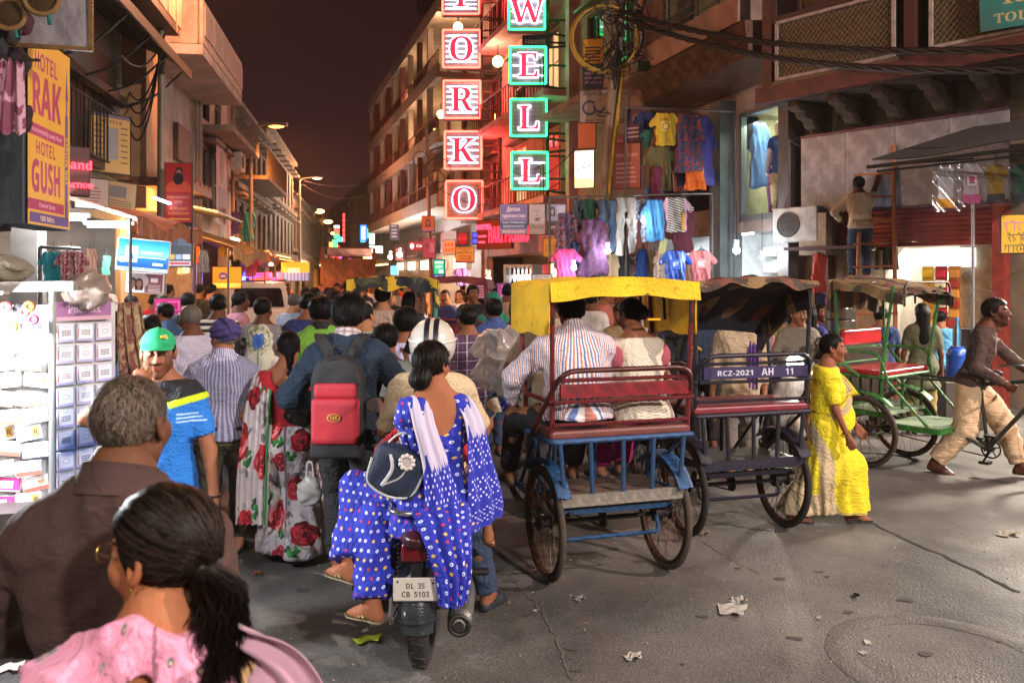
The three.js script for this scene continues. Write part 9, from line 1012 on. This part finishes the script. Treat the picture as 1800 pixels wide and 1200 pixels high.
// ---------- litter on the road ----------
const litter=(label,x,y,w,h,col,t,cat='paper')=>{const Z=gz(y),p=P(x,y,Z);single('litter',label,cat,sheet((u,v)=>V((u-.5)*w*(1-.25*v),.006+.02*abs(sin(u*5+v*4))*u,(v-.5)*h+.02*sin(u*9)),8,8,.003),worn(col,'#8a8478',.25,.1,.7),[p.x,0,p.z],t);};
litter('crumpled yellow green wrapper left of the motorcycle wheel',645,1127,.15,.07,'#a8b41c',.2,'wrapper');litter('larger white paper scrap in the open road',1287,1074,.17,.15,'#b4aea4',-.3);litter('smaller white paper scrap behind the larger one',1297,1058,.1,.07,'#aaa498',.4);litter('white paper scrap near the bottom edge of the road',1112,1157,.09,.06,'#b9b2a6',.1);litter('small brown leaf of paper behind the yellow rickshaw',1237,939,.08,.05,'#8a7a5c',.2);litter('small grey foil scrap in front of the yellow rickshaw wheel',1018,1055,.06,.05,'#8a8a8c',.5);litter('orange scrap on the road right of the brown shirt',450,1010,.07,.04,'#b8643a',.2);litter('black scrap on the open road at the right',1504,1049,.04,.03,'#1a1816',0);litter('pale scraps by the right edge of the road',1770,940,.2,.08,'#8d8474',.3);litter('white paper at the lower left corner',12,1178,.14,.08,'#c0b8ac',.3);
{const G='tiny paper bits on the road',first=single('litter','tiny pale paper bit trodden into the open road','paper',sheet((u,v)=>V((u-.5)*.04,.004+.008*u*v,(v-.5)*.03),3,3,.002),M(0x9a9488,.8),[0,0,0],0,G);seed(17);for(let i=0;i<12;i++){const q=i?first.clone():first,y=rr(900,1190),Z=gz(y),x=rr(470,1790);if(i){q.name=numbered('litter');scene.add(q);}q.position.set((x-CX)/F*Z,0,-Z);q.rotation.y=rnd()*6;q.scale.set(rr(.4,1.3),1,rr(.4,1.3));}}
{seed(71);const G='tiny lit shop signs at the far end of the street',cols=[0xff4038,0xffb050,0xfff0d0,0x50d0ff,0x60ff90,0xff60b0,0xffd070];for(let i=0;i<30;i++){const z=rr(52,105),left=i%2,x=left?-4-.167*z+rr(.6,1.8):9.6-.3*z-rr(.6,1.8),g=thing('lit_sign','tiny lit shop sign far down the street, too small to read','sign',[x,rr(2.2,5.5),-z],0,G);part('panel',rbox(rr(.2,.6),rr(.2,.8),.12,.02),emis(pick(cols),rr(1.2,3)),g);part('bracket',beam([0,0,-.05],[left?-.8:.8,0,-.1],.04,.04),M(0x1a1614),g);}}
[['orange cloth bundle hanging in the left stalls',345,432,462,16,'#b8641c','cloth'],['red printed cloth hanging left of the money changer board',268,396,418,13.8,'#8a2420','cloth'],['green and white packet strip hanging by the blue screen',186,450,484,11.2,'#3a8a5a','cloth'],['yellow cloth hanging behind the orange kiosk',392,420,452,19.5,'#b8902a','cloth'],['violet banner cloth on the narrow house',414,372,412,22.5,'#4a2a50','cloth'],['teal banner cloth right of the violet one',436,372,424,24,'#2a7a70','cloth'],['white kurta hanging over the food stall',322,440,482,14.6,'#b4aca0','kurta'],['dark blue kurta hanging beside the white one',358,440,480,15.2,'#28304a','kurta'],['brown kurta hanging at the back of the left stalls',158,436,486,11.8,'#5a3a28','kurta'],['pink dress hanging beside the orange kiosk',440,452,486,20,'#a84a6a','tee'],['white printed tee hanging above the lit stall frame',466,440,464,23,'#b4b0a8','tee']].forEach(([l,x,a,b,Z,c,k])=>garment(l,'garment',k,x,a,b,Z,patt(c,'#'+new THREE.Color(c).multiplyScalar(1.6).getHexString(),'#'+new THREE.Color(c).multiplyScalar(.5).getHexString())));
{const p=P(919,485,21),g=thing('lit_fridge','tall white lit drinks fridge under the neon lettering','fridge',[p.x,0,p.z],-.4);part('cabinet',[box(.05,2.1,.6,-.36,1.05,0),box(.05,2.1,.6,.36,1.05,0),box(.77,.08,.6,0,2.14,0),box(.77,.3,.6,0,.15,0),box(.77,2.1,.04,0,1.05,-.3)],M(0xc8c8c8,.4),g);part('light_panel',box(.66,1.74,.02,0,1.2,-.26),emis(0xf4faff,2.4),g);for(let j=0;j<5;j++){const s=part('shelf',box(.68,.02,.4,0,.5+j*.36,-.03),M(0xdddddd,.4),g);for(let i=0;i<6;i++)part('bottle',lathe([[0,0],[.035,0],[.036,.16],[.014,.22],[.014,.25],[0,.25]],8).translate(-.27+i*.108,.51+j*.36,.02),M(pick([0x7a1a14,0x1d5a30,0xb8701c,0x1a2a5a,0xc8c0b0]),.25),s);}}
[['crimson','#8a1826'],['mustard','#a87a14'],['mint green','#7ab098'],['cream','#b8a888'],['charcoal','#2a2a2e'],['rose','#b06a7c'],['cobalt blue','#1c4a9a'],['tan','#8a6a48'],['lilac','#8a78a8'],['plain white','#bcb8b4'],['peach','#c08a6a'],['olive','#5a5a28'],['sky blue','#6a9ab8'],['wine red','#4a1020']].forEach(([n,c],i)=>{const x=1024+i*17.5+(i%3)*3,y=436+(i*37%17);garment(`small ${n} top in the crowded lower row of the garment racks`,'top',i%3?'tee':'kurta',x,y,y+40+(i%4)*5,17.6+(i%3)*.2,i%4===1?patt(c,'#b8b0a8','#2a2a30'):cloth(c),{w:i%3?.85:.9});});
renderer.render(scene,camera);
